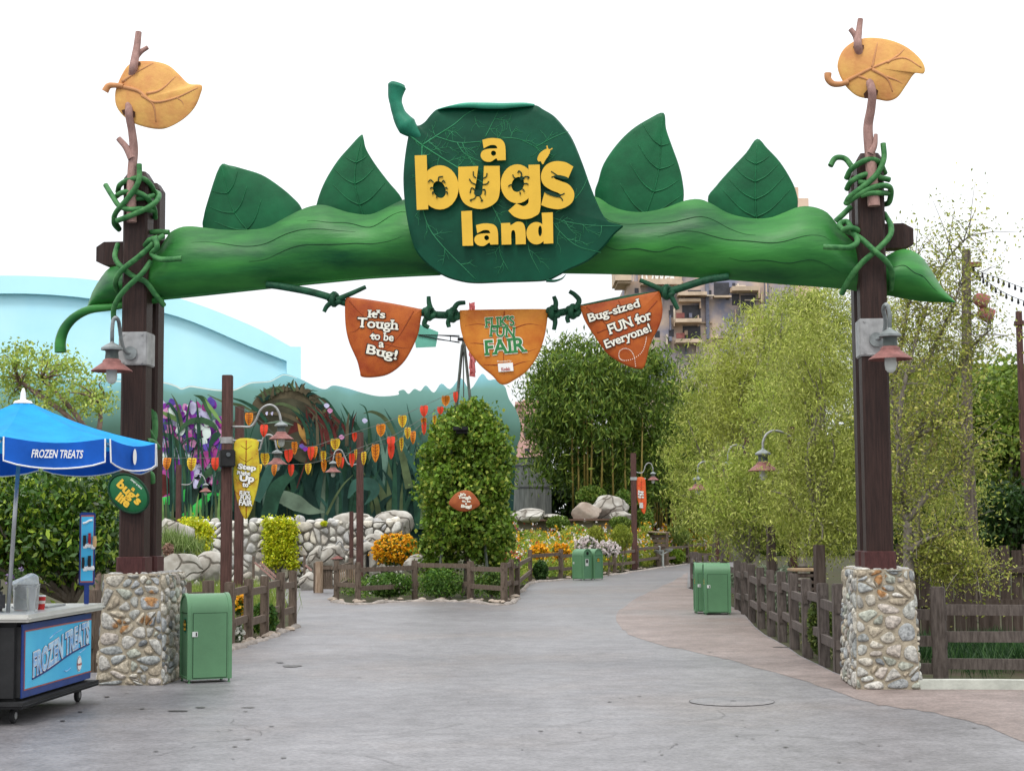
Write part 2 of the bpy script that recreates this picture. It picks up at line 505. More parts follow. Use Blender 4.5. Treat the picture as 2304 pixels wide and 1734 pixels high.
def boulder(name, label, cat, c, r, seed, mat, group=None, parent=None, squash=.75):
    rg = random.Random(seed)
    bm = bmesh.new(); bmesh.ops.create_icosphere(bm, subdivisions=4, radius=1.0)
    pl = [(Vector((rg.gauss(0, 1), rg.gauss(0, 1), rg.gauss(.2, .8))).normalized(), rg.uniform(.62, .92)) for _ in range(13)]
    ph = [rg.uniform(0, 6) for _ in range(6)]
    for v in bm.verts:
        d = v.co.normalized(); k = 1.0
        for nrm, lim in pl:
            q = d.dot(nrm)
            if q > lim * .98: k = min(k, lim / q + .02)
        k *= 1 + .035 * math.sin(5 * d.x + ph[0]) * math.sin(6 * d.y + ph[1]) + .02 * math.sin(13 * d.z + ph[2]) * math.sin(11 * d.x + ph[3])
        v.co = d * k
    for ax in range(3):
        lo, hi = min(v.co[ax] for v in bm.verts), max(v.co[ax] for v in bm.verts)
        for v in bm.verts: v.co[ax] = (v.co[ax] - lo) / (hi - lo) * 2 - 1
    mb = MB(); bm.verts.index_update()
    mb.add([Vector((c[0] + v.co.x * r[0], c[1] + v.co.y * r[1], c[2] + v.co.z * r[2])) for v in bm.verts], [[q.index for q in f.verts] for f in bm.faces])
    bm.free()
    o = mb.build(name, mat, parent, smooth=True, angle=38)
    if parent is None: tag(o, label, cat, group)
    return o

# ------------------------------------------------------------------ palette
def S(r, g, b, k=1.0):                                  # colour as seen -> surface colour
    f = lambda c: ((c / 255 + .055) / 1.055) ** 2.4 if c > 10 else c / 255 / 12.92
    return tuple(f(c) * k for c in (r, g, b))
m_soil = M('soil', (.06, .045, .03), .95, .4, 2.5, .6, 25, col2=(.045, .055, .02))
def paving(name, c1, c2, patch, plo, phi, rough):
    """poured and stamped concrete: broad cloudy tones, tinted patches, brushed streaks, fine grit"""
    m = M(name, c1, rough, .2, .45, .6, 5, stretch=(.9, 1.05, 1), contrast=(.32, .68), spec=.3, col2=c2, detail=10)
    n = m.node_tree.nodes; l = m.node_tree.links; b = n["Principled BSDF"]; src = b.inputs["Base Color"].links[0].from_socket
    tc = n.new("ShaderNodeTexCoord")
    def noise(sc, st, det, lo, hi):
        mp = n.new("ShaderNodeMapping"); mp.inputs["Scale"].default_value = st; nz = n.new("ShaderNodeTexNoise"); nz.inputs["Scale"].default_value = sc; nz.inputs["Detail"].default_value = det; nz.inputs["Roughness"].default_value = .62
        rp = n.new("ShaderNodeValToRGB"); rp.color_ramp.elements[0].position = lo; rp.color_ramp.elements[1].position = hi
        l.new(tc.outputs["Object"], mp.inputs[0]); l.new(mp.outputs[0], nz.inputs["Vector"]); l.new(nz.outputs[0], rp.inputs[0]); return rp.outputs[0]
    pm = noise(.16, (1, 1, 1), 8, plo, phi); mx = n.new("ShaderNodeMixRGB"); mx.inputs[2].default_value = (*patch, 1); l.new(pm, mx.inputs[0]); l.new(src, mx.inputs[1])
    out = mx.outputs[0]
    for sc, st, det, lo, hi, amt in ((.9, (1, 1, 1), 10, .36, .64, .09), (3.6, (1, 1, 1), 9, .36, .64, .13), (22, (1, 1, 1), 7, .34, .62, .24), (90, (1, 1, 1), 3, .3, .65, .16)):
        q = noise(sc, st, det, lo, hi); m2 = n.new("ShaderNodeMixRGB"); m2.blend_type = 'OVERLAY'; m2.inputs[0].default_value = amt; l.new(out, m2.inputs[1]); l.new(q, m2.inputs[2]); out = m2.outputs[0]
    l.new(out, b.inputs["Base Color"])
    return m
m_conc = paving('grey_concrete', (.142, .135, .142), (.188, .181, .190), (.168, .144, .136), .49, .70, .42)
m_brown = paving('brown_stamped_concrete', (.150, .116, .104), (.232, .186, .172), (.188, .172, .168), .50, .68, .55)
m_stain = M('damp_stain', (.075, .068, .068), .35, .3, 6)
m_stone = M('cobble', (1, 1, 1), .8, .42, 26, .6, 60, attr=True)
m_mortar = M('mortar', (.33, .285, .215), .95, .22, 14, .7, 50)
m_post = M('dark_stained_timber', (.019, .0095, .008), .5, .5, 5, .35, 30, stretch=(9, 9, .5), col2=(.042, .021, .017))
m_plinth = M('oxblood_timber', (.062, .022, .021), .55, .25, 8, .2, 30, stretch=(4, 4, 1))
m_steel = M('galvanised_steel', (.33, .33, .33), .5, .2, 8, .1, 30, metal=.35)
m_pod = M('pod_green', (.003, .058, .017), .40, .5, 1.3, .2, 14, stretch=(.4, 1, 2.0), contrast=(.34, .66), col2=(.042, .225, .040), spec=.25, detail=9)
m_poddark = M('pod_crease', (.006, .05, .014), .5, .2)
m_vine = M('vine_green', (.02, .11, .03), .5, .4, 9, .4, 30, col2=(.07, .22, .07))
m_vinedark = M('rope_green', (.006, .043, .02), .55, .4, 9, .4, 30, col2=(.015, .085, .04))
m_leafsign = M('sign_leaf_green', (.001, .038, .020), .5, .45, 1.6, .12, 12, contrast=(.3, .7), col2=(.004, .085, .043), spec=.18)
m_leafrim = M('sign_leaf_rim', (.035, .27, .17), .5, .2, 3)
m_stalk = M('sign_stalk_green', (.006, .10, .058), .5, .4, 3, col2=(.02, .20, .12))
m_vein = M('pale_vein', (.018, .18, .07), .5, .35, 5, col2=(.045, .25, .12))
m_yellow = M('sign_yellow', (.69, .42, .045), .45, .05, 3)
m_bug = M('cutout_dark_green', (.004, .035, .016), .6, .2)
m_panel = M('panel_leaf_green', (.002, .060, .022), .45, .45, 2.0, .15, 12, contrast=(.3, .7), col2=(.008, .135, .048))
m_gold = M('golden_leaf', (.56, .245, .085), .55, .2, 3.0, .25, 20, contrast=(.36, .64), col2=(.68, .39, .11), detail=8)
m_goldv = M('golden_vein', (.50, .235, .10), .55, .15, 4)
m_twig = M('pink_brown_twig', (.27, .155, .135), .75, .3, 7, .4, 30, stretch=(3, 3, 1), col2=(.38, .23, .20))
m_hole = M('leaf_hole', (.08, .035, .02), .8, .2)
m_white = M('white_paint', (.78, .78, .76), .5, .04)
m_black = M('black_paint', (.012, .012, .013), .5, .2)
m_rail = M('weathered_rail_wood', (.095, .070, .053), .85, .35, 6, .5, 40, stretch=(5, 5, .8), col2=(.165, .125, .098))
m_railgrey = M('grey_rail_wood', (.072, .058, .051), .85, .35, 6, .5, 40, stretch=(5, 5, .8), col2=(.145, .12, .107))
m_pole = M('brown_red_pole', (.085, .042, .036), .7, .3, 6, .2, 30, stretch=(6, 6, .5))
m_lampshade = M('faded_red_enamel', (.225, .098, .088), .6, .3, 9)
m_lampgrey = M('lamp_grey_metal', (.23, .25, .25), .45, .25, 9, metal=.3)
m_lampdark = M('lamp_dark_metal', (.07, .085, .08), .5, .25, 9)
m_glass = M('frosted_glass', (.55, .58, .55), .25, .08, 4)
m_can = M('can_green', (.088, .205, .102), .42, .13, 1.6, .05, 30, spec=.4, detail=8)
m_canin = M('can_side_green', (.085, .20, .11), .45, .08, 3)
m_gap = M('shadow_gap', (.01, .03, .015), .8, .1)
m_sticker = M('grey_sticker', (.55, .57, .55), .5, .1)

# ------------------------------------------------------------------ ground and paths
mb = MB()
mb.add([(-900, -60, -.06), (900, -60, -.06), (900, 2200, -.06), (-900, 2200, -.06)], [(0, 1, 2, 3)])
tag(mb.build('ground', m_soil, loc=(0, 0, 0)), kind='structure')
fence_r = [(1548, 1322), (1560, 1326), (1569, 1331), (1600, 1345), (1652, 1366), (1676, 1382), (1686, 1394), (1698, 1408), (1720, 1426),
           (1746, 1440), (1773, 1455), (1800, 1474), (1838, 1492), (1876, 1511)]
path = [(-30, -6), (-30, 22.3)] + [tuple(G(*p)[:2]) for p in [(200, 1512), (386, 1517), (450, 1476), (512, 1461), (560, 1446), (597, 1434), (633, 1421),
        (668, 1409), (662, 1380), (640, 1345), (560, 1328), (560, 1322), (760, 1322), (742, 1351), (805, 1357), (870, 1352), (933, 1350), (1000, 1350), (1058, 1352), (1134, 1358), (1168, 1344), (1172, 1331),
        (1193, 1311), (1262, 1303), (1310, 1301), (1383, 1291), (1434, 1283), (1483, 1276), (1545, 1267), (1650, 1264), (1650, 1282)] + fence_r +
        [(1900, 1520), (2000, 1535), (2072, 1541), (2304, 1546)]]
path += [(30, path[-1][1] + .2), (30, -6)]
mb = MB(); mb.poly([Vector((x, y, 0)) for x, y in path], back=(0, 0, -.12))
tag(mb.build('walkway', m_conc, loc=(0, 0, 0)), kind='structure')
curve = catmull([(1548, 1288), (1505, 1312), (1437, 1344), (1388, 1380), (1401, 1414), (1450, 1441), (1595, 1473), (1670, 1493), (1800, 1528), (1886, 1556),
                 (1976, 1584), (2076, 1599), (2201, 1626), (2304, 1668), (2480, 1730)], 5)
bp = [G(u, v + random.uniform(-2.5, 2.5), .003) for u, v in curve] + [G(u, v, .004) for u, v in [(2480, 1553), (2304, 1548), (2072, 1543), (2000, 1537), (1900, 1522)] + [(a - 2, b + 1) for a, b in fence_r[::-1]]]
mb = MB(); mb.poly(bp)
tag(mb.build('brown_paving', m_brown, loc=(0, 0, 0)), kind='structure')
# rough paving lip along the feet of the fences
mb = MB()
for seg in ([(505, 1466), (560, 1450), (597, 1438), (633, 1424), (672, 1411)], [(742, 1354), (805, 1360), (870, 1355), (933, 1353), (1000, 1353), (1058, 1355), (1134, 1361), (1170, 1346)],
            [(1172, 1333), (1193, 1313), (1262, 1305), (1383, 1293), (1434, 1285), (1545, 1269)]):
    q = [G(*p) for p in catmull(seg, 5)]
    rr = [random.uniform(.05, .11) for _ in q]
    mb.tube([p + Vector((random.uniform(-.05, .05), random.uniform(-.05, .08), -.02)) for p in q], rr, 7)
tag(mb.build('paving_edge', M('rough_edge', (.27, .235, .21), .9, .3, 5, .8, 20), loc=(0, 0, 0), smooth=True), kind='structure')
# kerb at the right
a, b = G(2066, 1529, .11), G(2304, 1530, .11); d = (b - a).normalized()
kp = [a, a + d * .9 + Vector((0, .03, 0)), b, b + d * 6]
mb = MB()
mb.poly([p for p in kp] + [p + Vector((0, .16, 0)) for p in kp[::-1]], back=(0, 0, -.2))
kerb = tag(mb.build('kerb', M('pale_kerb', (.44, .45, .40), .8, .12, 5, .3, 30), loc=(kp[0].x, kp[0].y, 0)), kind='structure')
# manhole cover
mc = G(*Z1p('Z8', 392, 1352), .004); rx = 188 * .50088 / PX(mc.y)
mh = thing('manhole_cover', 'large round manhole cover flush in the grey paving', 'manhole', (mc.x, mc.y, .004))
mb = MB()
mb.lathe([(rx * .985, .003), (rx, .0035)], mc, 56, cap=False)
mb.lathe([(.001, .004), (.035, .0045)], mc + Vector((.02, .03, 0)), 8, cap=False)
mb.build('rim', M('manhole_rim', (.075, .072, .072), .7, .2), mh)
mb = MB(); mb.lathe([(.001, .002), (rx * .985, .002)], mc, 56, cap=False)
mb.build('plate', m_conc, mh)
# damp stains on the ground near the cart
mb = MB()
for u, v, w, h in [(655, 1497, 60, 5), (630, 1489, 22, 3), (400, 1598, 55, 4), (450, 1590, 30, 3), (180, 1600, 12, 3), (320, 1593, 14, 2), (560, 1590, 40, 2), (240, 1566, 16, 3), (140, 1620, 14, 3), (1960, 1470, 60, 3), (1760, 1455, 50, 2)]:
    q = [G(u + math.cos(t) * w / 2 * random.uniform(.6, 1.1), v + math.sin(t) * h / 2 * random.uniform(.6, 1.1), .0075) for t in [i * math.pi / 6 for i in range(12)]]
    mb.poly(q)
rc_ = random.Random(31)                                # hairline cracks and gum spots
for _ in range(26):
    u, v = rc_.uniform(300, 1900), rc_.uniform(1400, 1720)
    g = G(u, v, .0078); a = rc_.choice((0, .3, -.4, 1.2, 2.6)) + rc_.uniform(-.3, .3); q = [g]
    for _k in range(rc_.randint(4, 10)):
        a += rc_.uniform(-.5, .5); q.append(q[-1] + Vector((math.cos(a), math.sin(a), 0)) * rc_.uniform(.08, .22))
    mb.ribbon(q, [.007 * rc_.uniform(.4, 1.2) for _k in q], Vector((0, 0, 1)))
for _ in range(60):
    g = G(rc_.uniform(250, 2200), 1320 + 400 * rc_.random() ** .7, .0076); r = rc_.uniform(.012, .03)
    mb.poly([g + Vector((r * math.cos(t) * rc_.uniform(.7, 1.2), r * math.sin(t) * rc_.uniform(.7, 1.2), 0)) for t in [i * math.pi / 4 for i in range(8)]])
tag(mb.build('paving_stains', m_stain, loc=(0, 0, 0)), kind='structure')

# ------------------------------------------------------------------ stone piers
SK = R_(4.0)
EX, EY = Vector((math.cos(SK), -math.sin(SK), 0)), Vector((math.sin(SK), math.cos(SK), 0))
STONES = [(.34, .33, .30), (.29, .30, .29), (.42, .39, .33), (.44, .41, .35), (.33, .28, .21), (.19, .20, .205), (.31, .32, .27), (.37, .33, .29), (.36, .36, .33), (.45, .43, .39), (.40, .35, .27), (.31, .32, .32), (.35, .34, .31)]
def pier(o, wb, wt, db, dt, h, label, rust, seed):
    random.seed(seed)
    mb = MB(); t = (wb - wt) / 2; td = (db - dt) / 2
    def pt(x, y, z): return o + EX * x + EY * y + Vector((0, 0, z))
    g = .007
    vs = [pt(g, g, -.05), pt(wb - g, g, -.05), pt(wb - g, db - g, -.05), pt(g, db - g, -.05), pt(t + g, td + g, h), pt(wb - t - g, td + g, h), pt(wb - t - g, db - td - g, h), pt(t + g, db - td - g, h)]
    mb.add(vs, [(0, 1, 5, 4), (1, 2, 6, 5), (2, 3, 7, 6), (3, 0, 4, 7), (4, 5, 6, 7)], 1)
    faces = [(wb, t, lambda x, z, q: pt(x, td * z / h + .01 - q, z)), (db, td, lambda x, z, q: pt(wb - t * z / h - .01 + q, x, z)), (db, td, lambda x, z, q: pt(t * z / h + .01 - q, x, z)), (wb, t, lambda x, z, q: pt(x, db - td * z / h - .01 + q, z))]
    for fi, (w, tt, at) in enumerate(faces):
        poly = [(0, 0), (w, 0), (w - tt, h), (tt, h)]
        cells = voronoi_cells(poly, int(56 * w / .8), 1.35, 0)
        stone_face(mb, cells, at, .0115, .027, STONES, 0, .2)
    top = voronoi_cells([(t, td), (wb - t, td), (wb - t, db - td), (t, db - td)], 26, 1, 1)
    stone_face(mb, top, lambda x, y, q: pt(x, y, h - .005 + q * .35), .02, .05, [(.42, .4, .36), (.36, .35, .33)], 0)
    c = np.array(mb.c); v = np.array(mb.v)
    for (cx, cz, r, k) in rust:                       # rust-stained stones
        q = pt(cx, 0, cz); dd = np.abs((v - np.array(q)) @ np.array(EX)) / r + np.abs(v[:, 2] - cz) / r + np.abs((v - np.array(q)) @ np.array(EY)) / .25
        c[dd < 1] = np.array((.36, .19, .08)) * k
    mb.c = [tuple(x) for x in c]
    ob = mb.build('stone_pier', [m_stone, m_mortar], loc=tuple(pt(wb / 2, db / 2, 0)), smooth=True, angle=60)
    return tag(ob, label, 'pier', 'cobblestone piers under the timber gate')
oL = G(366, 1541) - EX * .84; oR = G(1926, 1551)
HL, HR = 1.35, 1.375
pier(oL, .84, .72, 1.27, 1.13, HL, 'cobblestone pier with rust stained stones beside the green bin and the treats cart', [(.68, 1.05, .13, 1.0), (.62, .78, .1, .75), (.3, .72, .12, .8)], 3)
pier(oR, .745, .65, 1.35, 1.2, HR, 'cobblestone pier at the end of the white kerb, carrying bare posts', [(.30, 1.3, .13, .8), (.33, 1.12, .09, .9)], 5)
random.seed(21)

# ------------------------------------------------------------------ timber gate
PW = .315
def postpos(u, o, inset):                              # front-face centre of a post on its pier
    q = o + EY * inset; pl = Plane(q, q + EX)
    return pl.at(u, 1300)
pL = postpos(293, oL, .17); pR = postpos(1982.5, oR, .17); pL.z = pR.z = 0
gate = thing('timber_gate', 'tall dark brown timber gateway on two stone piers carrying the leafy arch', 'gate', tuple((pL + pR) / 2))
def post_mesh(c, z0, z1, w, cap=.09):
    mb = MB(); h = w / 2; b = .028
    prof = [(-h + b, -h), (h - b, -h), (h, -h + b), (h, h - b), (h - b, h), (-h + b, h), (-h, h - b), (-h, -h + b)]
    ring = lambda k, z: [c + EX * x * k + EY * (y * k) + Vector((0, 0, z)) for x, y in prof]
    vs = ring(1, z0) + ring(1, z1 - cap) + ring(.68, z1)
    fs = [(i, (i + 1) % 8, 8 + (i + 1) % 8, 8 + i) for i in range(8)] + [(8 + i, 8 + (i + 1) % 8, 16 + (i + 1) % 8, 16 + i) for i in range(8)] + [tuple(range(16, 24))]
    mb.add(vs, fs)
    return mb
POSTY = {}
for side, (p0, v_top, v_top2, H) in enumerate(((pL, 384, 410, HL), (pR, 342, 378, HR))):
    for k, (dy, vt) in enumerate(((PW / 2, v_top), (PW / 2 + .53, v_top2))):
        c = p0 + EY * dy
        zt = P(CX + (c.x / c.y) * F_PX, vt, c.y - PW / 2).z
        o = post_mesh(c, H - .02, zt, PW).build('post', m_post, gate)
        mbp = post_mesh(c, H - .01, H + .22, PW + .05, .02); mbp.build('plinth', m_plinth, o)
GP = Plane(pL, pR)
# crossbeam behind the pod with pointed ends
mb = MB()
ends = [((214, 535), -1), ((2052, 535), 1)]
zc = (GP.at(240, 574, .5).z + GP.at(2020, 532, .5).z) / 2
aL, aR = GP.at(225, 574, .5), GP.at(2050, 532, .5)
aL.z = GP.at(232, 574, .5).z; aR.z = GP.at(2030, 534, .5).z
hb, wb_ = .15, .13
dv = (aR - aL).normalized(); up = Vector((0, 0, 1)); nn = GP.n
ringpts = lambda p, k: [p + up * hb * sy * k + nn * wb_ * sx * k for sx, sy in ((-1, -1), (1, -1), (1, 1), (-1, 1))]
vs = ringpts(aL - dv * .02, .62) + ringpts(aL + dv * .10, 1) + ringpts(aR - dv * .10, 1) + ringpts(aR + dv * .02, .62)
fs = [(r * 4 + i, r * 4 + (i + 1) % 4, r * 4 + 4 + (i + 1) % 4, r * 4 + 4 + i) for r in range(3) for i in range(4)] + [(3, 2, 1, 0), (12, 13, 14, 15)]
mb.add(vs, fs); mb.build('crossbeam', m_post, gate)

# ------------------------------------------------------------------ the long green pod
top = [(196, 690), (206, 660), (222, 632), (244, 604), (270, 597), (330, 580), (362, 556), (378, 527), (404, 512), (430, 509), (458, 512), (504, 517), (555, 517), (601, 511), (643, 489), (689, 467), (727, 461), (768, 473),
       (790, 479), (830, 483), (862, 471), (892, 456), (915, 448), (1000, 440), (1150, 432), (1280, 434), (1341, 443), (1373, 462), (1406, 474), (1449, 477), (1496, 468), (1539, 452), (1573, 448), (1602, 459), (1640, 480), (1688, 491), (1731, 490), (1765, 478),
       (1799, 465), (1832, 466), (1861, 478), (1880, 500), (1900, 525), (1940, 560), (1985, 578), (2000, 572), (2020, 563), (2044, 561), (2073, 577), (2097, 610), (2121, 649), (2150, 679)]
bot = [(196, 693), (260, 685), (340, 677), (450, 666), (600, 650), (768, 633), (844, 626), (988, 619), (1150, 615), (1296, 616), (1400, 618), (1500, 621), (1640, 630), (1760, 640), (1890, 650), (2001, 666), (2073, 678), (2150, 681)]
def yat(c, x):
    for (a, b), (p, q) in zip(c, c[1:]):
        if a <= x <= p: return b + (q - b) * (x - a) / (p - a + 1e-9)
    return c[-1][1]
topd = catmull(top, 6); botd = catmull(bot, 8)
pod = thing('pod_garland', 'long wavy green leaf pod spanning the gateway between the posts', 'pod decoration', tuple(GP.at(1150, 620, .4)))
mb = MB(); NX, NT = 190, 22
PODY = .42
def podpt(x, t, pr=0.0):                               # t: 0 top .. 1 bottom on the front face
    a, b = yat(topd, x), yat(botd, x); hgt = max(b - a, .5)
    y = a + (b - a) * t
    bul = (.30 * min(1, hgt / 100)) * math.sin(math.pi * min(max(t, .02), .98)) ** .75 + .02
    return GP.at(x, y, PODY - bul - pr)
vs = []
for i in range(NX + 1):
    x = 196.5 + (2149.5 - 196.5) * i / NX
    a, b = yat(topd, x), yat(botd, x); hgt = max(b - a, .5)
    for j in range(NT):
        if j < 15: vs.append(podpt(x, j / 14))
        else:
            t = 1 - (j - 14) / 8
            vs.append(GP.at(x, a + (b - a) * t, PODY + .02 + .12 * min(1, hgt / 100) * math.sin(math.pi * t)))
fs = [(i * NT + j, i * NT + (j + 1) % NT, (i + 1) * NT + (j + 1) % NT, (i + 1) * NT + j) for i in range(NX) for j in range(NT)] + [tuple(range(NT)), tuple(NX * NT + j for j in range(NT - 1, -1, -1))]
mb.add(vs, fs)
# creases that follow the wave of the rim
def crease(x0, x1, t0, t1, r=.0045, wob=.025):
    q = [podpt(x0 + (x1 - x0) * i / 26, t0 + (t1 - t0) * i / 26 + wob * math.sin(i * .55 + x0), .001) for i in range(27)]
    mb.tube(q, [r * (.25 + math.sin(math.pi * min(1, max(0, i / 26)))) for i in range(27)], 6, 1)
for args in [(430, 800, .22, .3), (560, 905, .5, .46), (690, 920, .2, .16), (1345, 1700, .2, .24), (1480, 1870, .42, .36), (1350, 1560, .6, .62), (1640, 1890, .66, .7), (2005, 2110, .3, .5)]:
    crease(*args)
mb.build('pod', [m_pod, m_poddark], pod, smooth=True, angle=50)
mb = MB()
ptube(mb, GP, [(a, b, .3) for a, b in Z('B7', [(1160, 235), (1000, 252), (800, 285), (640, 305), (530, 360), (460, 440), (430, 530), (431, 608)])], [.035, .076], 14, 0, 6)
mb.build('stem', m_pod, pod, smooth=True, angle=50)
mb = MB()                                              # thin rib along the lower edge
mb.tube([GP.at(x, yat(botd, x) - 3, PODY - .06) for x in range(330, 1000, 20)], .022, 8)
mb.build('lower_rib', m_pod, pod, smooth=True)

# ------------------------------------------------------------------ the big leaf sign
SIGN_OFF = -.12
body = Z('A1', [(230, 405), (205, 455), (187, 530), (168, 660), (158, 800), (165, 950), (185, 1100), (215, 1240), (260, 1360), (350, 1460), (470, 1540), (600, 1580), (720, 1592), (900, 1585), (1100, 1580), (1240, 1570), (1330, 1530), (1400, 1490), (1550, 1420),
                (1660, 1320), (1740, 1225), (1806, 1161), (1735, 1152), (1670, 1100), (1620, 1010), (1560, 860), (1500, 690), (1430, 520), (1370, 430), (1290, 340), (1210, 290), (1140, 255), (1000, 266), (870, 276), (640, 270), (480, 276), (410, 287), (360, 332), (320, 380), (275, 408)])
sgn = thing('leaf_sign', 'huge dark green leaf signboard with raised yellow letters at the middle of the arch', 'sign', tuple(GP.at(1128, 630, -.1)))
SG = Pillow(GP, body, SIGN_OFF, .05, .06, Z1p('A1', 850, 900), 5, 3.0)
mb = MB(); SG.mesh(mb)
mb.build('leaf', m_leafsign, sgn, smooth=True, angle=50)
mb = MB()
ptube(mb, GP, [(*q, SIGN_OFF + .03) for q in Z('A1', [(300, 500), (215, 425), (150, 355), (115, 280), (102, 200), (112, 125), (112, 85)])], [.2, .2], 14, 0, 6)
# thickness along the stem follows the photographed outline
q = catmull([(*a, SIGN_OFF + .03) for a in Z('A1', [(330, 520), (215, 440), (146, 360), (112, 280), (98, 200), (108, 130), (118, 95)])], 6)
rads = np.interp(np.linspace(0, 1, len(q)), [0, .22, .42, .58, .74, .88, 1], [.02, .125, .085, .078, .098, .118, .09])
mb = MB(); mb.tube([GP.at(*p) for p in q], list(rads), 16)
mb.build('stalk', m_stalk, sgn, smooth=True, angle=60)
mb = MB()                                              # the pale turned-over lip at the top
lip = Z('A1', [(410, 287), (480, 275), (640, 270), (760, 277), (900, 278), (1010, 268), (1140, 257)])
lip2 = Z('A1', [(440, 276), (520, 256), (620, 237), (760, 236), (900, 239), (1060, 236), (1143, 247)])
l1, l2 = catmull(lip, 6), catmull(lip2, 6); vs = []
for i, (a, b) in enumerate(zip(l1, l2)):
    w = math.sin(math.pi * i / (len(l1) - 1)) ** .5
    vs += [GP.at(a[0], a[1], SIGN_OFF + .03), GP.at(a[0], a[1] + 1.5, SIGN_OFF - .09 * w), GP.at((a[0] + b[0]) / 2, (a[1] * .45 + b[1] * .55), SIGN_OFF - .13 * w), GP.at(b[0], b[1], SIGN_OFF + .02), GP.at(b[0], b[1] + 1, SIGN_OFF + .07)]
mb.add(vs, [(i * 5 + j, (i + 1) * 5 + j, (i + 1) * 5 + j + 1, i * 5 + j + 1) for i in range(len(l1) - 1) for j in range(4)])
mb.build('turned_lip', m_leafrim, sgn, smooth=True)
mb = MB()                                              # torn curl at the lower edge
cu = catmull(Z('A1', [(1230, 1568), (1290, 1572), (1345, 1555), (1376, 1524)]), 6)
mb.tube([GP.at(a, b, SIGN_OFF) for a, b in cu], [.022 * (1 - .85 * i / (len(cu) - 1)) for i in range(len(cu))], 8)
mb.build('curl', m_leafsign, sgn, smooth=True)
# veins
mb = MB()
def vein(pts, w0, w1, lift=.004, sub=5):
    q = catmull(pts, sub); k = len(q)
    mb.tube([SG.on(a, b, lift - .5 * (w0 + (w1 - w0) * i / (k - 1))) for i, (a, b) in enumerate(q)], [w0 + (w1 - w0) * i / (k - 1) for i in range(k)], 5, 0)
mains = [[(190, 470), (300, 556), (430, 640), (560, 720), (760, 840), (1000, 960), (1250, 1090), (1500, 1150), (1790, 1163)], [(300, 556), (400, 490), (540, 400), (620, 330), (700, 285)],
         [(300, 556), (295, 700), (300, 900), (310, 1050), (360, 1190), (470, 1330), (620, 1480), (700, 1560)], [(400, 490), (560, 535), (720, 530), (900, 505), (1020, 510), (1150, 570), (1290, 640)],
         [(760, 840), (820, 1000), (900, 1180), (880, 1350), (950, 1500)], [(1000, 960), (1080, 1130), (1100, 1340), (1180, 1510)], [(1250, 1090), (1330, 1200), (1460, 1310), (1640, 1360)],
         [(1300, 1060), (1400, 1000), (1490, 900), (1540, 800)], [(1150, 570), (1280, 500), (1400, 450)], [(770, 500), (830, 380), (870, 300)], [(560, 535), (620, 620), (760, 690)]]
mains_px = [Z('A1', p) for p in mains]
for i, p in enumerate(mains_px): vein(p, .011 if i < 3 else .006, .003)
rv = random.Random(4)
def sub_veins(p, depth, ln):
    q = catmull(p, 4)
    for i in range(2, len(q) - 2, rv.choice((2, 3, 3))):
        dx, dy = q[i + 1][0] - q[i - 1][0], q[i + 1][1] - q[i - 1][1]
        a = math.atan2(dy, dx) + rv.choice((-1, 1)) * rv.uniform(.6, 1.2); L = ln * rv.uniform(.5, 1.2)
        pts = [q[i]]
        for k in range(3):
            a += rv.uniform(-.45, .45)
            pts.append((pts[-1][0] + math.cos(a) * L / 3, pts[-1][1] + math.sin(a) * L / 3))
        pts = [t for t in pts if SG.k(*t) < .93]
        if len(pts) < 3: continue
        vein(pts, .0045 if depth else .003, .0015, .003, 3)
        if depth: sub_veins(pts, depth - 1, ln * .55)
for p in mains_px: sub_veins(p, 1, 44)
mb.build('veins', m_vein, sgn, smooth=True)

# ------------------------------------------------------------------ raised letters
def curve_solid(mb, splines, at, off, ext, mat=0):
    """2-D outline with true holes -> solid letter"""
    cu = bpy.data.curves.new("c", 'CURVE'); cu.dimensions = '2D'; cu.fill_mode = 'BOTH'; cu.extrude = ext
    for sp in splines:
        s = cu.splines.new('POLY'); s.points.add(len(sp) - 1); s.use_cyclic_u = True
        for p, (x, y) in zip(s.points, sp): p.co = (x, -y, 0, 1)
    o = bpy.data.objects.new("c", cu); me = o.to_mesh()
    vs = [at(v.co.x, -v.co.y, off - v.co.z) for v in me.vertices]; fs = [tuple(f.vertices) for f in me.polygons]
    o.to_mesh_clear(); bpy.data.objects.remove(o); bpy.data.curves.remove(cu)
    mb.add(vs, fs, mat)
def soft(pts, n=5):                                    # points with a third value are sharp corners
    out = []; k = len(pts)
    st = next((i for i, p in enumerate(pts) if len(p) > 2), None)
    if st is None: return catmull(pts, n, True)
    pts = pts[st:] + pts[:st] + [pts[st]]; run = [pts[0][:2]]
    for p in pts[1:]:
        run.append(p[:2])
        if len(p) > 2:
            out += catmull(run, n)[:-1] if len(run) > 2 else [run[0]]
            run = [p[:2]]
    return out
def ell(cx, cy, rx, ry, rot=0, n=28, a0=0, a1=360):
    c, s = math.cos(R_(rot)), math.sin(R_(rot))
    return [(cx + rx * math.cos(t) * c - ry * math.sin(t) * s, cy + rx * math.cos(t) * s + ry * math.sin(t) * c) for t in [R_(a0 + (a1 - a0) * i / n) for i in range(n)]]
K = 1
A_ = [(750, 516, K), (800, 504), (845, 503), (895, 515), (921, 560), (926, 668, K), (864, 670, K), (853, 655), (812, 680), (765, 674), (738, 640), (748, 602), (790, 584), (864, 580, K), (850, 558), (810, 556), (760, 580, K)]
A_h = ell(834, 616, 19, 20, -30, 16)
L_ = [(592, 1050), (672, 1046), (682, 1308), (602, 1310)]
a2 = lambda p: (690 + (p[0] - 737) * (182 / 191), 1142 + (p[1] - 503) * (168 / 177)) + tuple(p[2:])
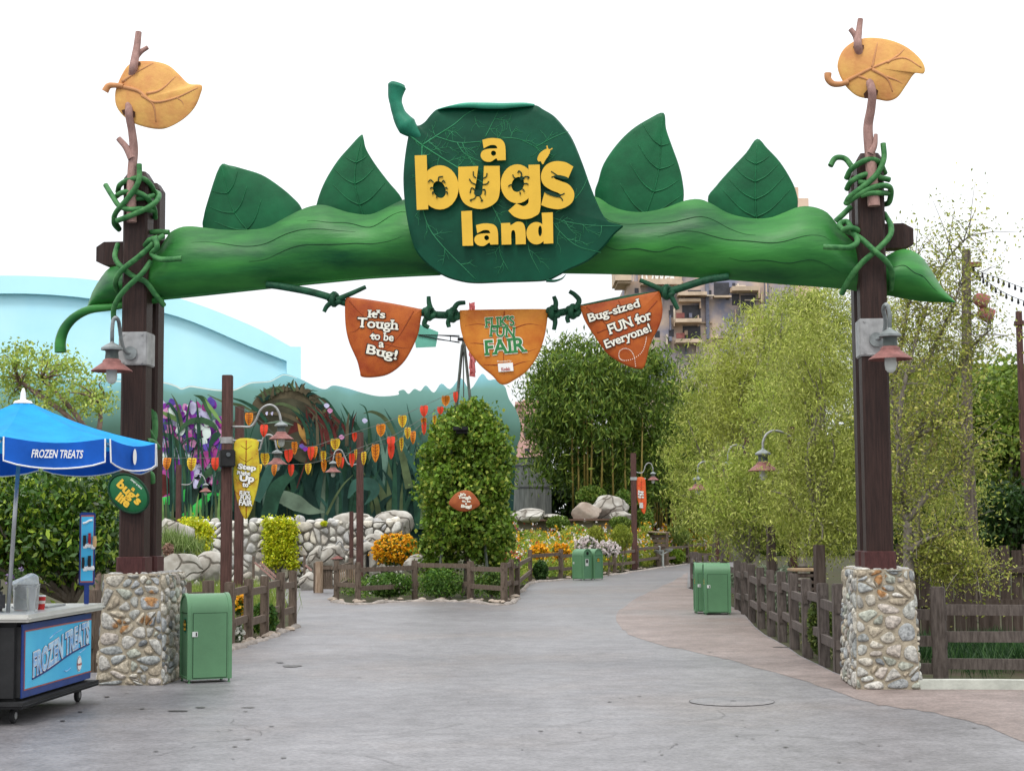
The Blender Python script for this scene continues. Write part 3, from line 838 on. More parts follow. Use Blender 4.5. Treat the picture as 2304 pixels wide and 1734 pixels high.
N_ = [(890, 1140, K), (957, 1137, K), (962, 1156, K), (1010, 1129), (1056, 1140), (1073, 1195), (1076, 1297, K), (1000, 1299, K), (997, 1215), (984, 1192), (967, 1210), (968, 1299, K), (895, 1301, K)]
U_ = [(570, 718, K), (720, 713, K), (706, 820), (694, 880), (690, 920), (716, 940), (746, 922), (752, 880), (757, 820), (762, 711, K), (880, 711, K), (882, 890), (850, 985), (740, 1034), (620, 995), (574, 890)]
S_ = [(1432, 716, K), (1394, 803, K), (1330, 783), (1290, 784), (1292, 806), (1340, 826), (1400, 852), (1439, 915), (1418, 990), (1335, 1034), (1250, 1026), (1190, 1004, K), (1217, 908, K), (1270, 934), (1325, 945), (1340, 930), (1316, 912), (1262, 890), (1206, 848), (1190, 780), (1222, 710), (1290, 677), (1370, 683)]
GH = [(1097, 960, K), (1093, 990), (1060, 1012), (1005, 992, K), (944, 1047, K), (990, 1090), (1060, 1110), (1140, 1090), (1186, 1020), (1180, 701, K), (1096, 703, K)]
FLY = [(1162, 660), (1174, 626), (1196, 602), (1232, 582), (1252, 586), (1258, 604), (1244, 636), (1222, 668), (1206, 698), (1196, 692), (1188, 676), (1172, 678)]
pieces = [
    ([soft(A_), A_h], 0), ([[p[:2] for p in L_]], 0), ([soft([a2(p) for p in A_]), [a2(p) for p in A_h]], 0), ([soft(N_)], 0),
    ([ell(1155, 1215, 75, 84), ell(1183, 1198, 14, 40, 0, 16)], 0), ([[(1195, 1062), (1278, 1058), (1282, 1291), (1210, 1294)]], .003),
    ([ell(432, 872, 141, 166), ell(428, 888, 46, 66, -20, 22)], 0), ([[(243, 633), (333, 630), (345, 1036), (259, 1041)]], .003),
    ([soft(U_)], .005), ([ell(1012, 845, 124, 146), ell(1016, 850, 46, 58, 20, 22)], .002), ([soft(GH)], .006), ([soft(S_)], .009), ([soft(FLY)], .003)]
mb = MB()
atA = lambda x, y, o: GP.at(*Z1p('A1', x, y), o)
LO = SIGN_OFF - .105
for sp, d in pieces: curve_solid(mb, sp, atA, LO - d, .022)
def tubeA(pts, r, off, mat=0):
    q = catmull(pts, 4); mb.tube([atA(x, y, off) for x, y in q], r, 5, mat)
tubeA([(1240, 585), (1236, 570), (1233, 560)], .008, LO); tubeA([(1250, 592), (1266, 588), (1276, 580)], .008, LO)
LF = LO - .034
for leg in [[(385, 835), (362, 815), (343, 832)], [(420, 825), (425, 795), (455, 790)], [(445, 835), (460, 820), (472, 840)], [(385, 880), (368, 872), (360, 884)], [(395, 915), (378, 905), (378, 925)], [(420, 935), (408, 935), (408, 952)], [(465, 880), (480, 872), (488, 884)], [(470, 905), (486, 905), (488, 925)],
            [(702, 800), (684, 785), (682, 752)], [(700, 850), (670, 835), (652, 808)], [(700, 895), (670, 875), (658, 915)], [(755, 805), (780, 790), (785, 765)], [(752, 850), (785, 845), (798, 826)], [(745, 890), (770, 890), (770, 928)], [(705, 930), (690, 955), (660, 965), (668, 975)], [(728, 930), (740, 955), (752, 970), (738, 974)],
            [(1035, 800), (1045, 770), (1025, 748), (1015, 765)], [(1050, 805), (1075, 790), (1100, 795), (1090, 808)], [(1000, 805), (985, 795), (978, 776)], [(975, 850), (955, 855), (944, 866)], [(1060, 845), (1080, 842), (1095, 850)], [(1045, 880), (1060, 890), (1065, 905)], [(1030, 905), (1035, 915), (1032, 925)],
            [(1315, 785), (1290, 768), (1266, 752)], [(1305, 795), (1285, 790), (1268, 796)], [(1325, 930), (1350, 925), (1366, 915)], [(1325, 940), (1345, 955), (1352, 972)]]:
    tubeA(leg, .0075, LF, 1)
curve_solid(mb, [ell(717, 912, 30, 22, 0, 18)], atA, LF + .002, .002, 1)
curve_solid(mb, [ell(1048, 803, 18, 14, 0, 14)], atA, LF + .002, .002, 1)
curve_solid(mb, [ell(1345, 795, 52, 12, 12, 18)], atA, LF - .004, .002, 1)
curve_solid(mb, [ell(1275, 922, 62, 14, 18, 18)], atA, LF - .004, .002, 1)
mb.build('lettering', [m_yellow, m_bug], sgn)

# ------------------------------------------------------------------ four plain leaf panels standing in the pod
def leaf_panel(pts, label, veins, cen, off=.5):
    b = GP.at(cen[0], max(p[1] for p in pts), off)
    t = thing('standing_leaf', label, 'leaf decoration', tuple(b), 'painted leaves standing up out of the pod')
    pw = Pillow(GP, pts, off, .05, .04, cen, 4, 2.5)
    mb = MB(); pw.mesh(mb); mb.build('leaf_blade', m_panel, t, smooth=True, angle=50)
    mb = MB()
    for v in veins:
        q = catmull(v, 5); k = len(q)
        q = [a for a in q if pw.k(*a) < .985]; k = len(q)
        if k > 2: mb.tube([pw.on(a[0], a[1], .002) for a in q], [.012 * (1 - .7 * i / k) for i in range(k)], 5)
    mb.build('veins', m_panelvein, t, smooth=True)
m_panelvein = M('panel_vein', (.010, .12, .045), .5, .3, 4)
def auto_veins(base, tip, n, spread, bow=.1):
    bx, by = base; tx, ty = tip; out = [[base, ((bx + tx) / 2 + (ty - by) * bow, (by + ty) / 2 - (tx - bx) * bow), tip]]
    mid = catmull(out[0], 10)
    for i in range(1, n + 1):
        p = mid[int(len(mid) * i / (n + 1.3))]
        for s in (-1, 1):
            dx, dy = tx - bx, ty - by; L = math.hypot(dx, dy); dx, dy = dx / L, dy / L
            w = spread * (1 - .35 * i / n)
            out.append([p, (p[0] + (dx * .5 - s * dy * .9) * w * .55, p[1] + (dy * .5 + s * dx * .9) * w * .55), (p[0] + (dx * .9 - s * dy * 1.1) * w, p[1] + (dy * .9 + s * dx * 1.1) * w)])
    return out
leaf_panel(Z('Z1', [(1120, 1330), (1085, 1215), (1090, 1160), (1110, 1080), (1175, 892), (1230, 886), (1300, 903), (1400, 935), (1480, 985), (1560, 1050), (1616, 1118), (1620, 1220), (1560, 1330), (1330, 1360)]),
           'low broad dark green leaf panel with a blunt top, nearest the left post', auto_veins(Z1p('Z1', 1380, 1300), Z1p('Z1', 1190, 900), 3, 60), Z1p('Z1', 1330, 1130))
leaf_panel(Z('Z2', [(20, 830), (25, 750), (60, 650), (120, 550), (180, 480), (235, 423), (247, 445), (258, 490), (300, 560), (360, 640), (425, 722), (430, 800), (360, 850), (180, 850)]),
           'dark green leaf panel with a tip leaning right, directly left of the big sign', auto_veins(Z1p('Z2', 250, 830), Z1p('Z2', 236, 435), 3, 60), Z1p('Z2', 230, 670))
leaf_panel([(1352, 520), (1338, 441), (1346, 407), (1358, 369), (1387, 326), (1421, 292), (1459, 268), (1493, 254), (1499, 290), (1513, 331), (1527, 370), (1536, 408), (1538, 452), (1520, 520), (1430, 530)],
           'tallest dark green leaf panel with a sharp tip, directly right of the big sign', auto_veins((1440, 520), (1490, 262), 4, 70, -.06), (1440, 410))
leaf_panel(Z('Z3', [(400, 938), (440, 870), (510, 790), (580, 715), (631, 650), (680, 695), (740, 760), (790, 840), (815, 900), (822, 965), (790, 1080), (620, 1120), (460, 1060)]),
           'broad dark green leaf panel with a central point, nearest the right post', auto_veins(Z1p('Z3', 630, 1080), Z1p('Z3', 631, 665), 4, 75, .02), Z1p('Z3', 625, 890))

# ------------------------------------------------------------------ twigs with golden leaves on top of the posts
def twig_thing(label, main, rads, forks, off, offs):
    b = GP.at(main[0][0], main[0][1], off)
    t = thing('twig', label, 'twig', tuple(b), 'twigs lashed to the post tops')
    mb = MB(); q = catmull(main, 6)
    oo = np.interp(np.linspace(0, len(offs) - 1, len(q)), range(len(offs)), offs)
    mb.tube([GP.at(x, y, float(o_)) for (x, y), o_ in zip(q, oo)], list(np.interp(np.linspace(0, 1, len(q)), np.linspace(0, 1, len(rads)), rads)), 10)
    mb.build('branch', m_twig, t, smooth=True, angle=60)
    for f, r in forks:
        mb = MB(); q = catmull(f, 5)
        mb.tube([GP.at(x, y, off - .01) for x, y in q], list(np.linspace(r[0], r[1], len(q))), 9)
        mb.build('side_shoot', m_twig, t, smooth=True, angle=60)
    return t
twig_thing('crooked pinkish brown twig tied to the post top by the blue building', Z('Z1', [(705, 1190), (703, 1050), (708, 900), (716, 800), (706, 700), (690, 600), (700, 480), (715, 360), (733, 250), (742, 172)]),
           [.062, .062, .058, .055, .05, .05, .052, .055, .045, .04], [(Z('Z1', [(705, 850), (675, 790), (634, 742)]), (.05, .036)), (Z('Z1', [(728, 310), (755, 278), (792, 254)]), (.036, .028))], -.12, [-.09, -.09, -.09, -.10, -.16, -.26, -.04, -.25, -.14, -.12])
twig_thing('crooked pinkish brown twig tied to the post top by the telephone pole', Z('Z3', [(1178, 965), (1170, 850), (1162, 740), (1152, 640), (1152, 580), (1166, 500), (1168, 420), (1130, 310), (1103, 215), (1108, 150), (1115, 90)]),
           [.075, .07, .066, .06, .058, .054, .05, .048, .05, .04, .034], [(Z('Z3', [(1162, 720), (1182, 680), (1188, 628)]), (.045, .022)), (Z('Z3', [(1103, 215), (1092, 170), (1068, 136)]), (.04, .03))], -.14, [-.09, -.09, -.09, -.09, -.10, -.18, -.27, -.04, -.26, -.16, -.14])
def golden(label, pts, cen, stem, veins, holes, off):
    t = thing('golden_leaf', label, 'leaf decoration', tuple(GP.at(cen[0], cen[1], off)), 'golden leaves speared on the twigs')
    pw = Pillow(GP, pts, off, .075, .02, cen, 5, 1.7)
    mb = MB(); pw.mesh(mb); mb.build('leaf_blade', m_gold, t, smooth=True, angle=60)
    mb = MB(); q = catmull(stem, 5)
    mb.tube([GP.at(a, b, off - .03) for a, b in q], list(np.linspace(.03, .045, len(q))), 10)
    mb.build('stalk', m_goldv, t, smooth=True, angle=60)
    for v, w in veins:
        mb = MB(); q = catmull(v, 6); k = len(q)
        mb.tube([pw.on(a, b, -.006) for a, b in q], [w * (1 - .65 * i / k) for i in range(k)], 8)
        mb.build('vein', m_goldv, t, smooth=True)
    for h in holes:
        mb = MB(); mb.poly([pw.on(a, b, .014) for a, b in h]); mb.build('hole', m_hole, t)
golden('golden leaf speared on the twig with a short straight stalk and an upturned tip', Z('Z1', [(616, 500), (628, 455), (655, 395), (690, 347), (750, 328), (830, 330), (900, 350), (955, 395), (1010, 448), (1079, 457), (1072, 510), (1040, 580), (980, 640), (900, 684), (840, 692), (765, 678), (700, 652), (648, 608), (620, 560)]),
       Z1p('Z1', 800, 520), Z('Z1', [(660, 462), (610, 457), (580, 462), (562, 490)]),
       [(Z('Z1', [(625, 460), (740, 488), (820, 546), (940, 525), (1060, 470)]), .03), (Z('Z1', [(655, 440), (720, 395), (820, 340)]), .024), (Z('Z1', [(785, 503), (860, 482), (940, 412)]), .024), (Z('Z1', [(760, 510), (820, 560), (836, 655)]), .024), (Z('Z1', [(950, 525), (975, 545), (985, 575)]), .014)],
       [Z('Z1', [(650, 590), (690, 580), (724, 600), (722, 630), (700, 625), (660, 615)]), Z('Z1', [(690, 352), (720, 340), (752, 332), (750, 350), (700, 362)])], -.19)
golden('golden leaf speared on the twig with a hooked stalk, drooping tip at the far right', Z('Z3', [(1008, 300), (1030, 240), (1075, 200), (1130, 180), (1190, 178), (1260, 190), (1330, 220), (1390, 270), (1416, 315), (1410, 346), (1370, 345), (1330, 400), (1290, 455), (1245, 474), (1190, 466), (1110, 455), (1060, 420), (1035, 385), (1015, 345)]),
       Z1p('Z3', 1200, 320), Z('Z3', [(1060, 385), (1020, 395), (985, 392), (964, 370), (963, 343)]),
       [(Z('Z3', [(1030, 392), (1100, 355), (1180, 315), (1310, 272), (1400, 318)]), .028), (Z('Z3', [(1170, 318), (1182, 260), (1195, 200)]), .02), (Z('Z3', [(1240, 295), (1290, 260), (1320, 232)]), .02), (Z('Z3', [(1170, 325), (1240, 370), (1265, 430)]), .024), (Z('Z3', [(1235, 360), (1280, 375), (1310, 392)]), .018), (Z('Z3', [(1100, 355), (1150, 375), (1185, 405)]), .02)],
       [Z('Z3', [(1130, 440), (1150, 418), (1180, 410), (1198, 425), (1195, 445), (1160, 460), (1135, 462)]), Z('Z3', [(1078, 222), (1100, 232), (1130, 232), (1132, 212), (1100, 205)])], -.17)

# ------------------------------------------------------------------ vines wound round the posts
def vine_thing(label, paths, loc, r=.034):
    t = thing('vine_lashing', label, 'vine', tuple(loc), 'vine lashings on the gate posts')
    for p in paths:
        mb = MB(); ptube(mb, GP, p, r, 10, 0, 6); mb.build('vine_strand', m_vine, t, smooth=True, angle=60)
vine_thing('knotted green vine lashing at the top of the post next to the blue building', [Z('B5', p) for p in (
    [(497, 130, -.12), (492, 290, -.15), (420, 420, -.17), (320, 540, -.14), (265, 610, -.04), (250, 680, .1), (300, 770, .25)], [(165, 335, .05), (235, 450, -.05), (300, 540, -.1), (400, 575, -.14), (520, 570, -.1), (640, 590, .15)],
    [(275, 688, -.12), (400, 640, -.17), (560, 570, -.16), (660, 500, -.06), (692, 430, .1), (640, 395, .3)], [(285, 400, .15), (310, 330, .0), (420, 275, -.12), (540, 275, -.07), (620, 350, .1), (650, 450, .28)],
    [(265, 450, .05), (330, 410, -.08), (450, 400, -.12), (560, 450, -.07), (640, 560, .12), (655, 660, .28)], [(430, 470, -.05), (540, 460, -.05), (640, 440, .1)], [(250, 640, .0), (252, 720, .12), (300, 775, .25)])], GP.at(296, 500, 0))
vine_thing('green vine tied in a crossing loop round the post by the blue building', [Z('B5', p) for p in (
    [(735, 835, -.02), (660, 880, -.1), (600, 945, -.13), (480, 1050, -.13), (330, 1170, -.12), (265, 1280, -.02), (280, 1400, .25)], [(285, 920, .15), (258, 1050, .0), (330, 1150, -.05), (450, 1240, -.05), (560, 1290, -.03), (660, 1420, .06), (740, 1520, .2)],
    [(610, 1085, -.06), (520, 1210, -.13), (380, 1340, -.15), (290, 1450, -.12), (245, 1560, -.04), (245, 1665, .02)], [(590, 880, -.06), (650, 865, -.17), (672, 950, -.2), (620, 1010, -.12), (690, 1062, -.2), (790, 1068, -.24), (916, 1058, -.24)],
    [(610, 800, .15), (700, 795, .12), (790, 800, .12)], [(555, 930, .0), (600, 880, -.12), (680, 850, -.1)])], GP.at(296, 700, 0))
vine_thing('knotted green vine lashing with a hooked free end on the post by the telephone pole', [Z('B6', p) for p in (
    [(529, 12, -.12), (535, 160, -.14), (470, 300, -.16), (350, 410, -.16), (220, 510, -.1), (180, 575, .0)], [(35, 222, .12), (70, 160, .15), (115, 142, .16), (180, 160, .16), (235, 230, .12)], [(185, 340, .06), (230, 255, -.04), (340, 180, -.12), (430, 160, -.13), (500, 200, -.06), (545, 290, .12)],
    [(188, 440, .06), (230, 370, -.05), (340, 310, -.1), (430, 300, -.1), (500, 330, -.08), (588, 352, -.02)], [(180, 575, -.03), (320, 480, -.15), (450, 420, -.16), (560, 408, -.12), (602, 450, .0), (585, 560, .12), (530, 585, .25)], [(230, 600, .12), (150, 680, .12), (85, 740, .12)], [(320, 500, -.14), (400, 478, -.16), (500, 475, -.13), (580, 478, .02)], [(300, 370, -.07), (380, 380, -.09), (470, 350, -.1)])], GP.at(1965, 470, 0))
vine_thing('green vine tied in a crossing loop round the post by the telephone pole', [Z('B6', p) for p in (
    [(540, 670, .2), (600, 780, .02), (590, 880, -.06), (480, 1000, -.12), (330, 1130, -.12), (220, 1270, -.04), (140, 1420, .12)], [(235, 850, -.06), (330, 910, -.12), (450, 1020, -.17), (560, 1120, -.12), (612, 1230, .0), (600, 1380, .2)],
    [(-30, 980, -.24), (100, 985, -.26), (210, 985, -.25), (280, 945, -.2), (280, 890, -.15), (235, 840, -.1)], [(150, 825, -.08), (220, 800, -.16), (290, 825, -.1), (230, 850, -.06), (130, 800, -.05), (130, 760, .0), (190, 745, .03), (230, 800, -.1)])], GP.at(1965, 660, 0))
vine_thing('short green vine curling up the back post above the oval sign', [Z('Z4', p) for p in ([(930, 560, .6), (965, 660, .55), (965, 780, .5), (940, 850, .45)], [(905, 712, .2), (940, 770, .35), (970, 830, .5)], [(915, 812, .15), (950, 815, .25), (985, 850, .4)], [(905, 1000, .3), (945, 1020, .35), (950, 1070, .4)])], GP.at(340, 1030, .3), .04)

# ------------------------------------------------------------------ hanging rope vine with knots and the three leaf banners
RO = .26
rope = thing('hanging_vine', 'dark green knotted vine rope slung beneath the pod holding three banners', 'vine', tuple(GP.at(1132, 706, RO)))
mb = MB(); ptube(mb, GP, [(a, b, RO) for a, b in [(600, 640), (636, 645), (700, 657), (753, 672), (786, 683), (880, 695), (955, 704), (1000, 709), (1132, 707), (1238, 706), (1291, 697), (1397, 675), (1478, 662), (1516, 653), (1586, 631), (1640, 622)]], .046, 12)
mb.build('main_stem', m_vinedark, rope, smooth=True)
for (k, c, tails) in (('Z2', (108, 1193), [[(120, 1195), (190, 1165), (256, 1135)], [(105, 1200), (75, 1225), (60, 1252)]]), ('Z2', (553, 1258), [[(560, 1240), (552, 1210), (550, 1180)], [(540, 1280), (530, 1310), (550, 1325)]]), ('Z2', (664, 1266), [[(660, 1255), (685, 1215), (722, 1208)], [(655, 1275), (642, 1300), (646, 1323)]]),
                      ('Z2', (1134, 1256), [[(1140, 1245), (1146, 1210), (1137, 1180)], [(1135, 1270), (1143, 1300), (1137, 1336)]]), ('Z2', (1226, 1250), [[(1235, 1240), (1255, 1200), (1235, 1172), (1210, 1156)], [(1215, 1265), (1200, 1280), (1205, 1302)]]), ('A6', (620, 430), [[(600, 420), (480, 365), (352, 310)], [(660, 460), (690, 520), (730, 602)]])):
    cu, cv = Z1p(k, *c); mb = MB(); rk = .05
    q = [GP.at(cu + 11 * math.cos(a) + 3 * math.sin(3 * a), cv + 9 * math.sin(a), RO - .01 - .05 * math.sin(2 * a)) for a in [i * math.pi / 9 for i in range(19)]]
    mb.tube(q, .036, 9)
    q = [GP.at(cu + 5 * math.cos(a), cv + 12 * math.sin(a), RO - .03 + .07 * math.cos(a)) for a in [i * math.pi / 9 for i in range(19)]]
    mb.tube(q, .036, 9)
    for tl in tails: ptube(mb, GP, [(*p, RO - .05) for p in Z(k, tl)], [.036, .026], 9)
    mb.build('knot', m_vinedark, rope, smooth=True, angle=60)
m_ban1 = M('rust_banner', (.26, .038, .010), .5, .4, 3.2, .2, 10, contrast=(.32, .68), col2=(.47, .12, .018), detail=7)
m_ban2 = M('amber_banner', (.44, .105, .014), .5, .3, 3.0, .2, 10, contrast=(.32, .68), col2=(.64, .25, .032), detail=7)
m_banv = M('banner_vein', (.26, .05, .012), .6, .3, 5)
m_cream = M('cream_letters', (.74, .72, .62), .6, .05)
m_letg = M('green_letters', (.03, .19, .055), .6, .1)
m_dark = M('dark_brown_outline', (.03, .016, .012), .6, .1)
BO = .20
def banner(label, pts, cen, mat, veins, words, n_outline=m_dark):
    t = thing('leaf_banner', label, 'banner', tuple(GP.at(cen[0], max(p[1] for p in pts), BO)), 'leaf shaped banners on the hanging vine')
    pw = Pillow(GP, pts, BO, .035, .02, cen, 5, 3)
    mb = MB(); pw.mesh(mb); mb.build('leaf_sheet', mat, t, smooth=True, angle=60)
    mb = MB()
    for v in veins:
        q = [a for a in catmull(v, 5) if pw.k(*a) < .97]; k = len(q)
        if k > 2: mb.tube([pw.on(a[0], a[1], -.004) for a in q], [.011 * (1 - .7 * i / k) for i in range(k)], 5)
    mb.build('veins', m_banv, t, smooth=True)
    mb = MB()
    for (s, x, y, w, h, rot, mi, ol, extra) in words:
        u, v = Z1p('Z2', x, y); sc = ZM['Z2'][2]
        letters(mb, lambda a, b, o: GP.at(a, b, o), s, u, v, w * sc, h * sc, rot, BO - .042, mi, .022 if mi != 3 else .0, 0, 0, 1, None, ol)
    return t, pw, mb
SLAB[0] = True
t, pw, mb = banner('rust orange leaf banner with five cream lines, hanging furthest from the telephone pole', Z('Z2', [(163, 1192), (185, 1184), (350, 1207), (505, 1237), (518, 1245), (512, 1300), (495, 1375), (440, 1480), (370, 1540), (300, 1558), (238, 1556), (228, 1530), (215, 1480), (180, 1400), (163, 1330), (158, 1250)]), Z1p('Z2', 330, 1370), m_ban1,
       [Z('Z2', [(180, 1200), (280, 1330), (300, 1540)]), Z('Z2', [(480, 1250), (400, 1380), (290, 1480)]), Z('Z2', [(250, 1300), (210, 1340), (175, 1350)]), Z('Z2', [(340, 1400), (420, 1420), (460, 1420)])],
       [("It's", 308, 1262, 76, 36, -3, 0, (.06, 2), 0), ("Tough", 311, 1314, 186, 58, -4, 0, (.06, 2), 0), ("to be", 333, 1367, 106, 36, -5, 0, (.06, 2), 0), ("a", 329, 1406, 22, 24, -4, 0, (.06, 2), 0), ("Bug!", 331, 1446, 142, 56, -12, 0, (.06, 2), 0)])
mb.build('lettering', [m_cream, m_letg, m_dark], t)
t, pw, mb = banner('amber leaf banner with green letters and a small white card, hanging lowest in the middle', Z('Z2', [(697, 1252), (712, 1244), (900, 1240), (1095, 1239), (1106, 1248), (1105, 1300), (1090, 1380), (1060, 1460), (1010, 1530), (950, 1572), (910, 1592), (880, 1586), (850, 1552), (790, 1500), (730, 1420), (700, 1330)]), Z1p('Z2', 905, 1390), m_ban2,
       [Z('Z2', [(905, 1250), (900, 1400), (905, 1580)]), Z('Z2', [(900, 1350), (800, 1310), (710, 1320)]), Z('Z2', [(900, 1420), (790, 1400), (735, 1400)]), Z('Z2', [(900, 1500), (830, 1500), (800, 1500)]), Z('Z2', [(905, 1350), (1010, 1310), (1095, 1320)]), Z('Z2', [(905, 1440), (1000, 1440), (1070, 1420)]), Z('Z2', [(905, 1520), (980, 1490), (1040, 1480)])],
       [("FLIK'S", 884, 1297, 134, 46, 4, 1, (.03, 0), 0), ("FUN", 896, 1345, 112, 48, -3, 1, (.04, 0), 0), ("FAIR", 908, 1412, 184, 66, 5, 1, (.045, 0), 0), ("Presented by", 905, 1483, 66, 10, 2, 3, None, 0)])
cv = Z('Z2', [(874, 1494), (944, 1489), (948, 1528), (878, 1533)])
mb.poly([GP.at(a, b, BO - .041) for a, b in cv], 4)
u, v = Z1p('Z2', 911, 1519); letters(mb, lambda a, b, o: GP.at(a, b, o), 'Kodak', u, v, 40 * .48, 14 * .48, 4, BO - .046, 5, .02)
mb.build('lettering', [m_cream, m_letg, m_dark, m_cream, m_white, M('card_red', (.40, .03, .03), .6, .1)], t)
t, pw, mb = banner('rust orange leaf banner with three slanting cream lines and a dotted loop', Z('Z2', [(1262, 1228), (1280, 1222), (1450, 1191), (1615, 1158), (1634, 1160), (1646, 1250), (1630, 1320), (1590, 1400), (1562, 1505), (1530, 1518), (1470, 1500), (1390, 1450), (1330, 1370), (1280, 1290)]), Z1p('Z2', 1470, 1320), m_ban1,
       [Z('Z2', [(1290, 1230), (1420, 1350), (1530, 1510)]), Z('Z2', [(1440, 1200), (1480, 1280), (1500, 1440)]), Z('Z2', [(1620, 1200), (1540, 1300), (1500, 1420)]), Z('Z2', [(1340, 1350), (1400, 1330), (1440, 1350)])],
       [("Bug-sized", 1419, 1251, 246, 50, 17, 0, (.06, 2), 0), ("FUN for", 1492, 1299, 208, 46, 20, 0, (.06, 2), 0), ("Everyone!", 1484, 1370, 226, 52, 21, 0, (.06, 2), 0)])
dots = catmull(Z('A6', [(418, 880), (405, 950), (370, 1030), (290, 1090), (200, 1110), (150, 1085), (150, 1020), (200, 990), (260, 1010), (295, 1070), (310, 1165)]), 9)
for a, b in dots[::2]: mb.lathe([(.001, -.001), (.006, 0)], GP.at(a, b, BO - .042), 6, 0, 'Y', None, True)
mb.build('lettering', [m_cream, m_letg, m_dark], t)

SLAB[0] = False
# ------------------------------------------------------------------ lamps
def lamp_head(parent, hang, s=1.0, shade=None, glass=None):
    h = Vector(hang); sz = lambda pr: [(a * s, b * s) for a, b in pr]
    mb = MB(); mb.lathe(sz([(.018, .03), (.028, 0), (.085, -.03), (.132, -.065), (.132, -.09), (.09, -.095)]), h, 20)
    mb.build('cap', m_lampgrey, parent, smooth=True, angle=40)
    mb = MB(); mb.lathe(sz([(.085, -.095), (.078, -.12), (.085, -.20)]), h, 16); mb.build('collar', m_lampdark, parent, smooth=True, angle=40)
    mb = MB(); mb.lathe(sz([(.085, -.20), (.11, -.22), (.115, -.245), (.25, -.345), (.252, -.355), (.24, -.35), (.10, -.255), (.08, -.215)]), h, 24, 0, cap=False)
    mb.build('lamp_shade', shade or m_lampshade, parent, smooth=True, angle=40)
    mb = MB(); mb.lathe(sz([(.066, -.30), (.069, -.42), (.06, -.47), (.035, -.50), (.002, -.512)]), h, 16); mb.build('bulb_glass', glass or m_glass, parent, smooth=True, angle=50)
def gate_lamp(label, plate, flange, arm, head, o, off):
    t = thing('gate_lamp', label, 'lamp', tuple(GP.at(*flange, off)), 'gooseneck lamps on the gate posts')
    mb = MB()
    c = [GP.at(u, v, off - .012) for u, v in plate]
    w = (c[1] - c[0]).length; hh = (c[3] - c[0]).length; mid = (c[0] + c[2]) / 2
    cx = o + EY * (PW / 2); cx.z = mid.z
    mb.bevbox(cx, (PW + .05, PW + .05, hh), -SK, .012)
    for sx in (-.12, .12):
        for sz in (-.42, .42): mb.lathe([(.001, 0), (.014, .0), (.014, .012), (.001, .012)], cx + EX * sx - EY * (PW / 2 + .037) + Vector((0, 0, sz * hh)), 8, 0, 'Y', None, True)
    mb.build('mounting_plate', m_steel, t)
    fl = GP.at(*flange, -.03)
    mb = MB(); mb.lathe([(.085, -.02), (.085, .0), (.055, .012)], fl + Vector((0, -.012, 0)), 16, 0, 'Y'); mb.build('flange', m_lampgrey, t, smooth=True, angle=40)
    hg = GP.at(*head, -.42)
    q = catmull(arm, 6); n = len(q)
    mb = MB(); mb.tube([GP.at(a, b, -.04 - .38 * min(1, i / (n * .7))) for i, (a, b) in enumerate(q)] + [hg], .024, 10); mb.build('arm', m_lampgrey, t, smooth=True)
    lamp_head(t, hg + Vector((0, 0, .0)))
gate_lamp('gooseneck lamp with faded red shade on the post beside the treats cart', [(266, 746), (337, 746), (337, 821), (266, 821)], Z1p('B7', 928, 615), Z('B7', [(928, 615), (885, 595), (862, 520), (850, 430), (842, 385), (825, 362), (806, 380), (798, 440)]), Z1p('B7', 797, 540), pL, -.02)
gate_lamp('gooseneck lamp with faded red shade on the post by the willowy trees', [(1929, 716), (2000, 716), (2000, 800), (1929, 800)], Z1p('Z3', 1188, 1590), Z('Z3', [(1188, 1590), (1222, 1565), (1232, 1500), (1222, 1450), (1230, 1428), (1242, 1430), (1252, 1470)]), Z1p('Z3', 1252, 1540), pR, -.02)

# ------------------------------------------------------------------ oval sign on the post by the cart
m_ovalg = M('oval_sign_green', (.012, .11, .04), .4, .2, 4)
c0 = Z1p('Z4', 803, 1138); k0 = ZM['Z4'][2]
ob = GP.at(c0[0], c0[1] + 45, -.07)
t = thing('oval_sign', 'dark green oval sign with yellow lettering tilted on the post', 'sign', tuple(ob))
pw = Pillow(GP, [(c0[0] + x * k0, c0[1] + y * k0) for x, y in ell(0, 0, 138, 106, 42, 24)], -.07, .03, .05, c0, 2, 4)
mb = MB(); pw.mesh(mb); mb.build('board', m_ovalg, t, smooth=True, angle=50)
mb = MB()
ring = catmull([(c0[0] + x * k0, c0[1] + y * k0) for x, y in ell(0, 0, 138, 106, 42, 24)], 3, True)
mb.tube([GP.at(a, b, -.075) for a, b in ring + ring[:1]], .014, 6); mb.build('rim', m_bug, t, smooth=True)
mb = MB(); atg = lambda a, b, o: GP.at(a, b, o)
for s, x, y, w, h, r, b_ in (("bug's", 805, 1135, 178, 70, -44, .045), ("life", 772, 1178, 86, 52, -38, .045), ("a", 832, 1112, 22, 18, -40, .03)):
    letters(mb, atg, s, *Z1p('Z4', x, y), w * k0, h * k0, r, -.105, 0, b_)
letters(mb, atg, "DISNEY & PIXAR", *Z1p('Z4', 852, 1078), 92 * k0, 11 * k0, -42, -.105, 1, .01)
mb.build('lettering', [m_yellow, m_white], t)

